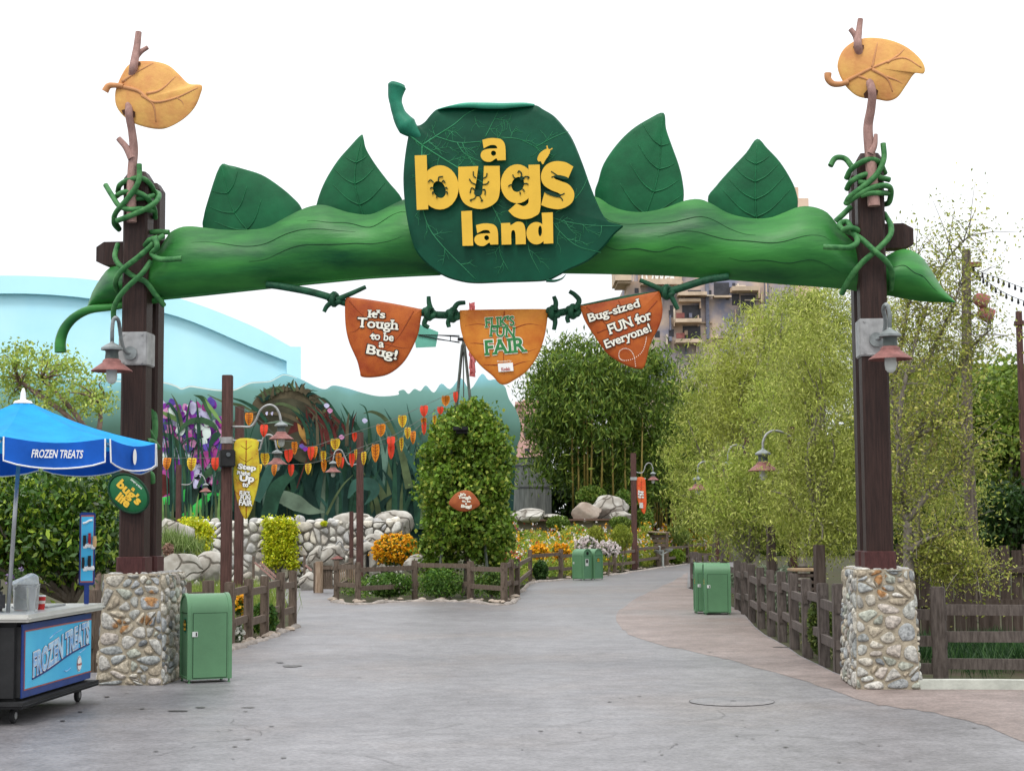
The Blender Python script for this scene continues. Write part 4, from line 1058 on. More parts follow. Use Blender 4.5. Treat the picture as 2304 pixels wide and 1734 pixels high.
# ------------------------------------------------------------------ litter bins
def bin_thing(name, label, loc, rotz, side='flap', first=None):
    t = thing(name, label, 'bin', (0, 0, 0), 'green litter bins')
    L, W, H, r = .56, .44, 1.10, .22; z0 = .045
    def arch(inset=0, n=14):
        w = W / 2 - inset
        return [(-w, z0 + inset), (w, z0 + inset)] + [(w * math.cos(a), H - r + (r - inset) * math.sin(a)) for a in [math.pi * i / n for i in range(n + 1)]]
    a = arch(); k = len(a)
    mb = MB(); e = .028                                 # shell: arch swept along the length, with raised end hoops
    secs = [(-L / 2, 0), (-L / 2, 1.0), (-L / 2 + .045, 1.0), (-L / 2 + .048, .985), (L / 2 - .048, .985), (L / 2 - .045, 1.0), (L / 2, 1.0)]
    cz = (H + z0) / 2
    ringp = lambda x, s: [Vector((x, y * s, cz + (z - cz) * (s if z > cz else 1))) for y, z in a]
    vs = []
    for x, s in secs[1:]: vs += ringp(x, s)
    n = len(secs) - 1
    mb.add(vs, [(i * k + j, i * k + (j + 1) % k, (i + 1) * k + (j + 1) % k, (i + 1) * k + j) for i in range(n - 1) for j in range(k)])
    for sx in (-1, 1):                                   # recessed end walls inside a hoop
        ib = arch(.03)
        o_ = [Vector((sx * L / 2, y, z)) for y, z in a]; i_ = [Vector((sx * L / 2, y, z)) for y, z in ib]; d_ = [Vector((sx * (L / 2 - .02), y, z)) for y, z in ib]
        mb.add(o_ + i_ + d_, [(j, (j + 1) % k, k + (j + 1) % k, k + j) for j in range(k)] + [(k + j, k + (j + 1) % k, 2 * k + (j + 1) % k, 2 * k + j) for j in range(k)])
    sh = mb.build('shell', m_can, t, smooth=True, angle=35)
    for sx in (-1, 1):
        ib = arch(.03); mb = MB()
        lo = [(-W / 2 + .03, z0 + .03), (W / 2 - .03, z0 + .03), (W / 2 - .03, H - r - .03), (-W / 2 + .03, H - r - .03)]
        mb.poly([Vector((sx * (L / 2 - .021), y, z)) for y, z in lo]); mb.build('end_panel', m_canin, t)
        mb = MB(); hi = [(W / 2 - .034, H - r - .02)] + [((W / 2 - .034) * math.cos(q), H - r - .02 + (r - .02) * math.sin(q)) for q in [math.pi * i / 14 for i in range(15)]] + [(-W / 2 + .034, H - r - .02)]
        mb.poly([Vector((sx * (L / 2 - .012), y, z)) for y, z in hi]); fl = mb.build('flap', m_canin, t)
        if side == 'round':
            mb = MB(); mb.lathe([(.001, 0), (.062, .0)], (sx * (L / 2 - .008), .0, H - .16), 20, 0, 'X'); mb.build('hole', m_black, fl)
            mb = MB(); mb.box((sx * (L / 2 - .018), -.02, .62), (.004, .15, .24)); mb.build('notice', m_sticker, t)
            mb = MB(); mb.box((sx * (L / 2 - .015), -.02, .66), (.004, .09, .12)); mb.build('pictogram', m_black, t)
        else:
            mb = MB(); mb.lathe([(.001, 0), (.095, .0)], (sx * (L / 2 - .019), 0, .70), 24, 0, 'X'); mb.lathe([(.001, 0), (.083, .0)], (sx * (L / 2 - .017), 0, .70), 24, 1, 'X')
            for s, dz, w, h in (("bug's", .012, .115, .05), ("land", -.04, .09, .035), ("a", .055, .02, .02)):
                letters(mb, lambda x, y, o: Vector((sx * (L / 2 - .013), x * sx, .70 + dz - y)), s, 0, 0, w, h, 0, 0, 2, .05)
            em = mb.build('emblem', [m_leafrim, m_ovalg, m_yellow], t); em.scale = (1, 1, 1)
    for sy in (-1, 1):                                   # doors with a thin gap all round
        mb = MB(); g = .003
        mb.box((.0, sy * (W / 2 + .001), .46), (.43, .004, .80), 0, 1)
        mb.bevbox((.0, sy * (W / 2 + .004), .46), (.43 - 2 * g * 2, .008, .80 - 2 * g * 2), 0, .002, 0)
        mb.build('door', [m_can, m_gap], t)
        mb = MB(); mb.bevbox((-.19 * 1, sy * (W / 2 + .012), .60), (.07, .012, .065), 0, .004, 0); mb.box((-.175, sy * (W / 2 + .019), .60), (.014, .004, .045), 0, 1); mb.build('latch', [m_sticker, m_black], t)
    for sx in (-1, 1):
        for sy in (-1, 1):
            mb = MB(); mb.lathe([(.02, 0), (.02, .01), (.012, .012), (.012, .06)], (sx * (L / 2 - .03), sy * (W / 2 - .03), 0), 10); mb.build('foot', m_can, t)
    mb = MB(); mb.box((0, 0, .052), (L - .02, W - .02, .01)); mb.build('base_plate', m_gap, t)
    t.location = loc; t.rotation_euler = (0, 0, rotz); WLOC[t] = Vector(loc)
    return t
def bin_at(u, v, rot, dx, dy):                         # corner (dx, dy in half sizes) stands at the pixel
    g = G(u, v); m = Matrix.Rotation(rot, 3, 'Z') @ Vector((dx * .28, dy * .22, 0))
    return (g.x - m.x, g.y - m.y, 0)
flapbin = bin_thing('litter_bin', 'nearest large green litter bin with round yellow emblem, against the stone pier', bin_at(421, 1537.5, R_(24), -1, -1), R_(24))
dup(flapbin, bin_at(1586, 1383, R_(-1), -1, -1), R_(-1), 'green litter bin in front of its twin beside the rail fence and brown paving')
b3 = bin_at(1586, 1383, R_(-1), -1, -1); dup(flapbin, (b3[0] - .14, b3[1] + .54, 0), R_(-1), 'green litter bin standing half hidden behind its twin beside the rail fence')
rec = bin_thing('recycling_bin', 'green recycling bin with a round black hole near the flower bed', bin_at(1313, 1305, R_(-47), 1, -1), R_(-47), 'round')
b4 = bin_at(1313, 1305, R_(-47), 1, -1)
dup(flapbin, (b4[0] + .47 * math.cos(R_(38)) + .03, b4[1] + .47 * math.sin(R_(38)), 0), R_(-47), 'green litter bin with a yellow emblem beside the recycling bin at the flower bed')

# ------------------------------------------------------------------ frozen treats cart
m_cartblue = M('cart_dark_blue', (.018, .045, .20), .35, .15, 4)
m_cyan = M('cart_cyan', (.045, .40, .72), .35, .25, 1.2, 0, 40, col2=(.10, .55, .80), contrast=(.3, .7))
m_counter = M('counter_white', (.55, .54, .50), .3, .06, 4)
m_steelb = M('brushed_steel', (.42, .43, .44), .3, .1, 9, metal=.7)
m_rubber = M('rubber_black', (.02, .02, .021), .7, .2)
m_crimson = M('thin_red_line', (.40, .12, .10), .5, .1)
m_lblue = M('letter_pale_blue', (.55, .74, .86), .45, .35, 9, col2=(.10, .32, .70))
m_navy = M('navy_outline', (.03, .04, .16), .5, .1)
w1, w2 = G(30, 1627), G(171, 1579.5)
CE = Vector((w2.x - w1.x, w2.y - w1.y, 0)).normalized()           # along the long face, away from the camera
CN = Vector((CE.y, -CE.x, 0))                                     # out of the long face (to the right)
CO = Vector((w1.x, w1.y, 0)) + CN * .10 - CE * .16                # near lower corner of the long face
CPl = Plane(CO + CE * 2.25, CO); CPl.n = -CN; CPl.o = CO.copy()
ct = thing('treats_cart', 'blue frozen treats vending cart with white counter and black castors', 'cart', tuple(CO + CE * 1.1 - CN * .5))
CL = (CPl.at(205, 1374) - CO).dot(CE); CZ1 = CPl.at(48, 1399).z; CZ0 = .21
crot = math.atan2(CE.y, CE.x)
def cpt(a, out, z): return CO + CE * a + CN * out + Vector((0, 0, z))
CW = 1.15
mb = MB(); mb.bevbox(cpt(CL / 2, -CW / 2, (CZ0 + CZ1) / 2), (CL, CW, CZ1 - CZ0), crot, .05); mb.build('cart_body', m_rubber, ct, smooth=True, angle=40)
mb = MB(); mb.bevbox(cpt(CL / 2 + .03, -CW / 2 + .02, CZ1 + .04), (CL + .20, CW + .22, .075), crot, .03); mb.build('counter', m_counter, ct, smooth=True, angle=40)
mb = MB(); mb.bevbox(cpt(CL / 2, -CW / 2 + .02, CZ0 - .015), (CL + .22, CW + .16, .06), crot, .028); mb.build('bumper', m_rubber, ct, smooth=True, angle=40)
mb = MB(); mb.box(cpt(CL / 2 + .01, .006, (CZ0 + CZ1) / 2 + .01), (CL - .10, .02, CZ1 - CZ0 - .07), crot, 0)
fx0, fx1, fz0, fz1 = .12, CL - .07, CZ0 + .13, CZ1 - .10
mb.box(cpt((fx0 + fx1) / 2, .018, (fz0 + fz1) / 2), (fx1 - fx0 + .03, .006, fz1 - fz0 + .03), crot, 1)
mb.box(cpt((fx0 + fx1) / 2, .0235, (fz0 + fz1) / 2), (fx1 - fx0, .006, fz1 - fz0), crot, 2)
sp = mb.build('side_panel', [m_cartblue, m_crimson, m_cyan], ct)
mb = MB(); fw = fx1 - fx0; fh = fz1 - fz0
atc = lambda x, y, o: cpt(fx0 + x * fw, .029 - o, fz1 - y * fh)
wave = lambda x: .26 * math.sin((x) * math.pi * .95) * .0 + (.42 * x + .16 * math.sin(2.6 * x * math.pi * .5))
def wave_word(s, x, y, w, h, mi, bold, outl, off):
    letters(mb, atc, s, x, y, w, h, 0, off, mi, bold, 0, 0, 1, None, outl)
def letters_wave(s, x0, x1, hgt, mi, bold, off, drop=0):
    vs, fs = text2d(s, bold, 0.0); a0, _ = text2d(s, 0.0, 0.0)
    xa, xb = min(v[0] for v in a0), max(v[0] for v in a0); ya, yb = min(v[1] for v in a0), max(v[1] for v in a0); out = []
    for x, y, z in vs:
        t = (x - xa) / (xb - xa); X = x0 + (x1 - x0) * t
        base = .84 - .30 * X - .16 / (1 + math.exp(-9 * (X - .47))) + .03 * X * X + drop
        hh = hgt * (1.0 - .02 * X)
        out.append(atc(X, base - (y - ya) / (yb - ya) * hh, off))
    mb.add(out, fs, mi)
for s, a, b in (("FROZEN", .10, .53), ("TREATS", .57, .955)):
    letters_wave(s, a, b, .40, 1, .085, -.001, .012); letters_wave(s, a, b, .40, 3, .06, -.003); letters_wave(s, a, b, .40, 0, .03, -.005)
sw = [(X, .90 - .30 * X - .16 / (1 + math.exp(-9 * (X - .47))) + .03 * X * X) for X in [.09 + .87 * i / 24 for i in range(25)]]
mb.tube([atc(x, y - .012, -.002) for x, y in sw], .010, 5, 1); mb.tube([atc(x, y - .018, -.006) for x, y in sw], .004, 5, 4)
for rr, mi, oo in ((.085, 3, -.001), (.077, 2, -.003), (.070, 5, -.005)): mb.poly([atc(.80 + rr / fw * math.cos(a), .80 + rr / fh * math.sin(a), oo) for a in [i * math.pi / 14 for i in range(28)]], mi)
letters(mb, atc, 'Nestlé', .80, .81, .07, .05, 0, -.007, 4, .03)
for pts in ([(.33, .2), (.42, .12), (.52, .07)], [(.2, .42), (.24, .46), (.3, .45)], [(.56, .86), (.6, .88), (.66, .84)], [(.8, .6), (.86, .56), (.9, .53)]):
    mb.tube([atc(x, y, -.001) for x, y in catmull(pts, 5)], .005, 5, 0)
mb.build('lettering', [m_lblue, m_navy, m_cartblue, m_white, m_crimson, m_white], sp)
# end facing the camera: blue strip, steel door with vents
mb = MB(); mb.box(cpt(-.008, -.32, (CZ0 + CZ1) / 2), (.02, .22, CZ1 - CZ0 - .05), crot, 0); mb.build('end_strip', m_cartblue, ct)
mb = MB(); mb.box(cpt(-.02, -.72, (CZ0 + CZ1) / 2 - .02), (.03, .55, CZ1 - CZ0 - .1), crot, 0)
for i in range(12): mb.box(cpt(-.045, -.72, CZ0 + .05 + i * .033), (.03, .5, .012), crot, 1)
mb.box(cpt(-.04, -.5, .68), (.02, .06, .14), crot, 2); mb.build('end_door', [m_steelb, m_white, m_lblue], ct)
for a, out in ((.16, -.10), (CL - .12, -.10), (.16, -CW + .1), (CL - .12, -CW + .1)):
    c = cpt(a, out, 0); mb = MB()
    mb.lathe([(.02, -.02), (.068, -.022), (.078, -.014), (.078, .014), (.068, .022), (.02, .02)], c + Vector((0, 0, .078)), 20, 0, 'X', Matrix.Rotation(crot - math.pi / 2, 3, 'Z'))
    w_ = mb.build('castor', m_rubber, ct, smooth=True, angle=40)
    mb = MB(); mb.lathe([(.001, -.026), (.035, -.026), (.035, .026), (.001, .026)], c + Vector((0, 0, .078)), 14, 0, 'X', Matrix.Rotation(crot - math.pi / 2, 3, 'Z')); mb.bar(c + Vector((0, 0, .09)), c + Vector((0, 0, .19)), .03, .06, 0); mb.build('fork', m_steel, w_)
CTOP = CZ1 + .0775
# umbrella
ub = cpt(.42, -.27, CTOP); apex = P(52, 903, ub.y)
um = thing('umbrella', 'bright blue eight sided vending umbrella with white edged flaps above the cart', 'umbrella', tuple(ub))
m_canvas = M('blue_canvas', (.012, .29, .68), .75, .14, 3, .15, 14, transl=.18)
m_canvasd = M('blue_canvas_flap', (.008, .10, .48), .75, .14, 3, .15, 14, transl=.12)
tip = apex + Vector((0, 0, .02)); foot = ub.copy()
mb = MB(); mb.tube([foot, foot + (tip - foot) * .9], .021, 12); mb.build('pole', m_steelb, um, smooth=True)
Rr = 1.34; hz = -.45; a0 = R_(-90 + 8)
mb = MB(); mbf = MB(); mbt = MB(); ax = tip.copy()
rim = []
for i in range(8):
    a = a0 + i * math.pi / 4
    rim.append(ax + Vector((math.cos(a) * Rr, math.sin(a) * Rr, hz)))
for i in range(8):
    p, q = rim[i], rim[(i + 1) % 8]; rows = []
    for k in range(7):
        s = .07 + .93 * k / 6
        row = []
        for j in range(9):
            t = j / 8; e = p + (q - p) * t
            pt = ax + (e - ax) * s; pt.z -= .05 * math.sin(math.pi * t) * s + .10 * math.sin(math.pi * s) * .55
            row.append(pt)
        rows.append(row)
    vs = [x for r in rows for x in r]
    mb.add(vs, [(k * 9 + j, k * 9 + j + 1, k * 9 + j + 10, k * 9 + j + 9) for k in range(6) for j in range(8)])
    top_ = rows[-1]; out = ((p + q) / 2 - ax); out.z = 0; out.normalize()
    fl = []; edge = []
    for k in range(5):
        for j in range(9):
            t = .03 + .94 * j / 8; e = p + (q - p) * t
            b0 = top_[j]; d = .245 * k / 4 * (1 - .12 * abs(2 * t - 1) ** 6)
            w = e + Vector((0, 0, top_[j].z - e.z - d)) + out * (.012 * k / 4 * math.sin(t * 9 + i)) 
            fl.append(w)
    mbf.add(fl, [(k * 9 + j, k * 9 + j + 1, k * 9 + j + 10, k * 9 + j + 9) for k in range(4) for j in range(8)])
    edge = [fl[9 * k] for k in range(5)] + [fl[36 + j] for j in range(1, 9)] + [fl[9 * k + 8] for k in range(3, -1, -1)]
    mbt.tube([x + out * .004 for x in edge], .008, 5)
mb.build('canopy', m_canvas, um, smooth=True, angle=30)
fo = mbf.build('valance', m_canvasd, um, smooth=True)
mbt.build('white_piping', m_white, fo)
mb = MB()
p, q = rim[0], rim[1]; out = ((p + q) / 2 - ax); out.z = 0; out.normalize(); L_w = (q - p).length; dq = (q - p).normalized()
letters(mb, lambda x, y, o: p + dq * x + Vector((0, 0, -.05 - y)) + out * .022, 'FROZEN TREATS', L_w * .52, .105, L_w * .47, .075, 0, 0, 0, .02, 0, .15)
p2, q2 = rim[1], rim[2]; o2 = ((p2 + q2) / 2 - ax); o2.z = 0; o2.normalize()
mb.build('lettering', m_white, fo); mb = MB()
mb.poly([(p2 + q2) / 2 + Vector((0, 0, -.155)) + o2 * .02 + (q2 - p2).normalized() * .07 * math.cos(a) * .55 + Vector((0, 0, .08 * math.sin(a))) for a in [i * math.pi / 8 for i in range(16)]])
mb.build('oval_emblem', m_white, fo)
mb = MB(); mb.lathe([(.10, -.01), (.085, .012), (.03, .03), (.028, .09), (.012, .14), (.002, .15)], ax + Vector((0, 0, -.03)), 14); mb.build('finial', m_white, um, smooth=True, angle=40)
mb = MB()
for i in range(8): mb.bar(ax + Vector((0, 0, -.16)), rim[i] + Vector((0, 0, -.05)), .014, .014)
mb.build('ribs', m_steelb, um)
# menu board
mt = cpt(CL - .10, -.12, CTOP)
me_ = thing('menu_board', 'tall narrow cyan picture board on a blue pole at the far end of the cart', 'menu board', tuple(mt))
mu0, mu1 = Z1p('A2', 594, 8), Z1p('A2', 706, 552); zt, zb = P(*mu0, mt.y).z, P(*mu1, mt.y).z
wB = (mu1[0] - mu0[0]) / PX(mt.y); xm = P((mu0[0] + mu1[0]) / 2, 1300, mt.y).x; bc = Vector((xm, mt.y, (zt + zb) / 2)); MR = R_(12)
mb = MB(); mb.bevbox(Vector((xm, mt.y + .0, CTOP + (zb - CTOP) / 2 + .03)), (.055, .04, zb - CTOP + .06), MR, .006); mb.build('pole', m_cartblue, me_)
mb = MB(); mb.bevbox(bc, (wB * 1.02, .05, zt - zb), MR, .012); mb.build('frame', m_cartblue, me_)
mm = Matrix.Rotation(MR, 3, 'Z')
def bp_(x, y, o=0.0): return bc + mm @ Vector((x * wB, -.027 - o, y * (zt - zb)))
mb = MB(); mb.poly([bp_(-.42, -.46), bp_(.42, -.46), bp_(.42, .46), bp_(-.42, .46)], 0)
mb.poly([bp_(-.39, -.44, .003), bp_(.39, -.44, .003), bp_(.39, .44, .003), bp_(-.39, .44, .003)], 1)
mb.tube([bp_(x, y, .005) for x, y in ((-.3, .35), (-.1, .36), (.1, .385), (.32, .395))], .012, 5, 2)
for (x, y, w, h, mi) in ((-.17, .11, .11, .055, 3), (.15, .14, .10, .08, 4), (.48, .10, .14, .06, 5), (-.24, -.19, .10, .085, 3), (.16, -.17, .12, .06, 3)):
    mb.lathe([(.02, -.06), (w * wB * .9, -.055), (w * wB, 0), (w * wB * .8, .05), (.02, .06)], bp_(x, y, .02), 12, mi)
for (x, y) in ((-.12, .03), (.12, .04), (.38, .02), (-.1, -.28), (.12, -.27), (.34, -.27)): mb.lathe([(.02, -.02), (.028, 0), (.02, .03)], bp_(x, y, .012), 8, 2)
mb.build('picture_panel', [m_crimson, m_cyan, m_white, m_rubber, M('lolly_red', (.38, .015, .03), .35, .1), M('cone_tan', (.62, .40, .19), .6, .15)], me_)
# things on the counter
def on_counter(u, v, out=None):
    pl = ray(u, v); p = ORI + pl * ((CTOP - CAM_H) / pl.z); return p
def at_cart(a, o): return cpt(a, o, CTOP)
q = at_cart(.50, -.20)
tb = thing('ice_tub', 'clear plastic tub of ice bags standing by the umbrella pole', 'tub', tuple(q + CE * .3))
m_clear = M('clear_plastic', (.75, .77, .77), .2, .1, 6); m_clear.node_tree.nodes['Principled BSDF'].inputs['Transmission Weight'].default_value = .75
q3 = at_cart(.80, -.22)
mb = MB(); mb.lathe([(.12, 0), (.14, .26), (.145, .27), (.135, .262), (.115, .012)], q3, 20, 0, cap=False); mb.build('bowl', m_clear, tb, smooth=True, angle=40)
boulder('ice_bag', None, None, (q3.x, q3.y, q3.z + .25), (.14, .14, .13), 4, M('ice_bag', (.50, .52, .50), .35, .25, 14, .6, 20), parent=tb)
q2 = at_cart(1.0, -.13)
def cup(loc, label):
    t = thing('drink_cup', label, 'cup', tuple(loc), 'red drink cups on the cart counter')
    mb = MB(); mb.lathe([(.036, 0), (.047, .13), (.049, .134)], loc, 18); mb.lathe([(.04, .05), (.0455, .09)], loc + Vector((0, 0, .002)), 18, 1, cap=False)
    mb.build('cup_wall', [M('cup_red', (.50, .03, .03), .4, .15, 12), M('cup_white', (.62, .55, .52), .4, .1)], t, smooth=True, angle=40)
    mb = MB(); mb.lathe([(.05, .133), (.05, .14), (.04, .147)], loc, 18); mb.build('lid', m_white, t, smooth=True, angle=40)
cup(q2, 'red drink cup nearest the counter edge'); cup(at_cart(1.12, -.26), 'red drink cup set further back behind the first cup')
nb = at_cart(.30, -.16)
nd = thing('napkin_box', 'clear stack of plastic cups beside the umbrella pole', 'cup stack', tuple(at_cart(.56, -.08)))
mb = MB(); mb.lathe([(.04, 0), (.052, .24), (.054, .25)], at_cart(.56, -.08), 16); mb.build('cups', m_clear, nd, smooth=True, angle=40)
nd.name = 'cup_stack'
rg = thing('cash_register', 'dark grey cash register cut by the photo edge', 'cash register', tuple(at_cart(.55, -.62)))
rc = at_cart(.55, -.60)
mb = MB(); mb.bevbox(rc + Vector((0, 0, .10)), (.36, .40, .20), crot, .03); mb.build('case', M('register_grey', (.08, .08, .085), .5, .1), rg, smooth=True, angle=40)
mb = MB(); mb.bevbox(rc + Vector((0, 0, .25)) + CE * .06, (.10, .34, .18), crot, .02); mb.build('display', m_rubber, rg, smooth=True, angle=40)
tr = thing('steel_tray', 'flat steel tray lying on the cart counter', 'tray', tuple(at_cart(1.55, -.34)))
mb = MB(); mb.bevbox(at_cart(1.55, -.34) + Vector((0, 0, .011)), (.6, .4, .02), crot, .006); mb.build('plate', m_steelb, tr)

# ------------------------------------------------------------------ the pale blue hall and its painted wall
def facing(Y): return Plane((-1, Y), (1, Y))
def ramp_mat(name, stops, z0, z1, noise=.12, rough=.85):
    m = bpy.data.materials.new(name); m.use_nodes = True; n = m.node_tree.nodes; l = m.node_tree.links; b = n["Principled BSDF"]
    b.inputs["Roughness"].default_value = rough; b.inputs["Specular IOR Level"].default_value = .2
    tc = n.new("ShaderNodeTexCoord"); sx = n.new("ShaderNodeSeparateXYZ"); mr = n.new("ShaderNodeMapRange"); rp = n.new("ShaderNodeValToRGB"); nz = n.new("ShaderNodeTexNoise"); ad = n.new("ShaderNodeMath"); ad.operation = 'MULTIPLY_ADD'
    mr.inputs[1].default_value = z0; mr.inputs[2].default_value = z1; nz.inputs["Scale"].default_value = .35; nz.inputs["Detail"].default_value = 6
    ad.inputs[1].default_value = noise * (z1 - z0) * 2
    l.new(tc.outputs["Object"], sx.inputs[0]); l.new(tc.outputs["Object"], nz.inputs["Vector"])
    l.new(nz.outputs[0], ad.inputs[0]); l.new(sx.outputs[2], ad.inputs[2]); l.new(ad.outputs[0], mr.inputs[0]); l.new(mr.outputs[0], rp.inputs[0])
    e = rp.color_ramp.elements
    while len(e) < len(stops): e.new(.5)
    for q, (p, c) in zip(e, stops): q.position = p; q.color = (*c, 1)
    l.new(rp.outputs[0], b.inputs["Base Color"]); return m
m_hall = M('hall_blue', (.47, .82, .96), .8, .06, .25, col2=(.55, .88, .97))
m_hallband = M('hall_band', (.52, .87, .98), .8, .03, .4)
HY = 82.0; HPL = facing(HY)
hall = thing('blue_hall', 'large pale blue hall with a gently arched parapet rising behind the painted wall', 'building', tuple(P(300, 1180, HY)))
top_e = catmull([(-160, 632), (-60, 622), (0, 620), (100, 622), (225, 632), (400, 670), (560, 730), (655, 780)], 5) + [(677, 780), (677, 1240)]
mb = MB(); mb.poly([HPL.at(u, v) for u, v in top_e + [(-160, 1240)]], 0, back=(-2.4, 14, 0))
mb.build('wall', m_hall, hall)
mb = MB()                                              # raised band along the arch
inner = catmull([(-160, 676), (-60, 662), (0, 660), (100, 662), (225, 675), (400, 712), (560, 778), (645, 812)], 5)
outer = catmull([(-160, 632), (-60, 622), (0, 620), (100, 622), (225, 632), (400, 670), (560, 730), (655, 780)], 5)
fr = outer + [(677, 780), (677, 1235), (645, 1235)] + inner[::-1]
mb.poly([HPL.at(u, v, -.35) for u, v in fr], 0, back=(-.06, .345, 0)); mb.build('parapet_band', m_hallband, hall)
# the mural
MY = 76.0; MPL = facing(MY)
ridge = Z('V', [(-110, 800), (200, 815)]) + Z('Z6', [(70, 157), (180, 195), (240, 180), (370, 200), (500, 202), (600, 160), (720, 150), (800, 108), (900, 140), (1000, 190), (1055, 202), (1100, 180), (1180, 195), (1280, 225), (1380, 245), (1490, 237)]) + \
    Z('A5', [(-15, 1112), (40, 1095), (90, 1137), (150, 1085), (213, 1107), (270, 1050), (352, 1124), (430, 1030), (520, 1088), (610, 985), (655, 990), (735, 1088), (850, 930), (920, 992), (1000, 990), (1090, 1060), (1112, 1120), (1140, 1200), (1210, 1310), (1252, 1450), (1247, 1600), (1225, 1665)]) + [(1160, 1040), (1155, 1150), (1152, 1220)]
rd = catmull(ridge, 4)
MZ = P(700, 1200, MY).z; zt, zb = MPL.at(600, 840).z - MZ, MPL.at(600, 1170).z - MZ
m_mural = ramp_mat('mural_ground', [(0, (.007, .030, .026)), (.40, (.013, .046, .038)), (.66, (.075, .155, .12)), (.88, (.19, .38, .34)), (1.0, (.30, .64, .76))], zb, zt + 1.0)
mural = thing('mural_wall', 'long scenic wall painted with giant grass blades and purple flowers', 'mural', tuple(P(700, 1200, MY)))
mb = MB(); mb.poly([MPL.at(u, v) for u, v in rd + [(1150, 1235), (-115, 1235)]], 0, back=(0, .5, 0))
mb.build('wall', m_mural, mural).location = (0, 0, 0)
pal = dict(dk=M('paint_dark_green', (.018, .06, .035), .85, .35, 1.5), md=M('paint_mid_green', (.036, .088, .04), .85, .35, 1.2), ol=M('paint_olive', (.072, .10, .045), .85, .35, 1.2), lt=M('paint_light_green', (.14, .25, .075), .85, .35, 1.2), br=M('paint_bright_green', (.05, .50, .09), .85, .3, 1.2),
           pu=M('paint_purple', (.22, .035, .33), .85, .4, 1.4), pi=M('paint_pink', (.58, .25, .45), .85, .35, 1.4), vi=M('paint_violet', (.12, .07, .38), .85, .4, 1.4), la=M('paint_lavender', (.50, .48, .68), .85, .3, 1.4), mg=M('paint_magenta', (.38, .06, .26), .85, .35, 1.3),
           bn=M('paint_brown', (.085, .07, .042), .85, .4, 1.0), bd=M('paint_umber', (.050, .048, .030), .85, .5, .9), mr=M('paint_maroon', (.075, .016, .014), .85, .4, 1.2), go=M('paint_ochre', (.40, .22, .06), .85, .35, 1.2), gg=M('paint_grey_green', (.12, .17, .12), .85, .35, .8), wh=M('paint_pale', (.66, .76, .72), .85, .1, 1), nt=M('paint_night_green', (.010, .036, .028), .85, .35, .8), tl=M('paint_teal', (.03, .085, .065), .85, .35, .8), sl=M('paint_slate', (.12, .21, .165), .85, .3, .8))
keys = list(pal); mur = MB(); LAY = [0]
def off_():
    LAY[0] += 1
    return -.012 - LAY[0] * .0018
def stroke(pts, w, mi, sub=7):
    q = catmull(pts, sub); k = len(q); o = off_()
    ww = np.interp(np.linspace(0, 1, k), np.linspace(0, 1, len(w)), w)
    L, R = [], []
    for i in range(k):
        dx, dy = q[min(i + 1, k - 1)][0] - q[max(i - 1, 0)][0], q[min(i + 1, k - 1)][1] - q[max(i - 1, 0)][1]
        d = math.hypot(dx, dy) + 1e-6; nx, ny = -dy / d * ww[i] / 2, dx / d * ww[i] / 2
        L.append(MPL.at(q[i][0] + nx, q[i][1] + ny, o)); R.append(MPL.at(q[i][0] - nx, q[i][1] - ny, o))
    mur.add(L + R, [(i, i + 1, k + i + 1, k + i) for i in range(k - 1)], keys.index(mi))
def blob(pts, mi, sub=5):
    o = off_(); mur.poly([MPL.at(u, v, o) for u, v in catmull(pts, sub, True)], keys.index(mi))
rm = random.Random(12)
def rblade(x, y0, y1, mi, w, lean): stroke([(x, y0), (x + lean * .15, y0 + (y1 - y0) * .4), (x + lean * .5, y0 + (y1 - y0) * .75), (x + lean, y1)], [w, w * .9, w * .6, .5], mi)
# distant pale blades, then darker nearer ones
for i in range(60): x = rm.uniform(300, 1140); rblade(x, 1170, rm.uniform(930, 1030), 'sl', rm.uniform(8, 16), rm.uniform(-60, 60))
for i in range(60): x = rm.uniform(540, 1150); rblade(x, 1185, rm.uniform(920, 1060), rm.choice(('gg', 'tl', 'md', 'tl')), rm.uniform(12, 26), rm.uniform(-70, 70))
for i in range(110): x = rm.uniform(560, 1130); rblade(x, 1190, rm.uniform(980, 1110), rm.choice(('dk', 'tl', 'dk', 'nt', 'nt', 'ol')), rm.uniform(8, 24), rm.uniform(-50, 50))
# purple blossoms on the left
for i in range(420):
    x, y = rm.gauss(430, 50), rm.gauss(990, 62)
    if not (360 < x < 500 and 905 < y < 1100): continue
    mi = rm.choice(('pu', 'pi', 'vi', 'la', 'mg', 'pi', 'la', 'pu', 'wh')); r = rm.uniform(5, 12); a0_ = rm.uniform(0, 6)
    blob([(x + r * rm.uniform(.5, 1.3) * math.cos(a0_ + t), y + r * rm.uniform(.6, 1.5) * math.sin(a0_ + t)) for t in (0, 1, 2.1, 3.1, 4.2, 5.2)], mi, 3)
blob(Z('A3', [(20, 1040), (130, 1080), (190, 1180), (190, 1290), (90, 1340), (20, 1330)]), 'mg'); blob(Z('A3', [(20, 1080), (110, 1130), (150, 1260), (60, 1320), (20, 1320)]), 'mr')
blob(Z('A3', [(130, 950), (230, 900), (260, 1050), (190, 1180), (130, 1050)]), 'pu'); blob(Z('A3', [(470, 850), (560, 800), (590, 900), (520, 1010), (470, 960)]), 'mg'); blob(Z('A3', [(500, 730), (570, 720), (590, 780), (530, 800)]), 'vi')
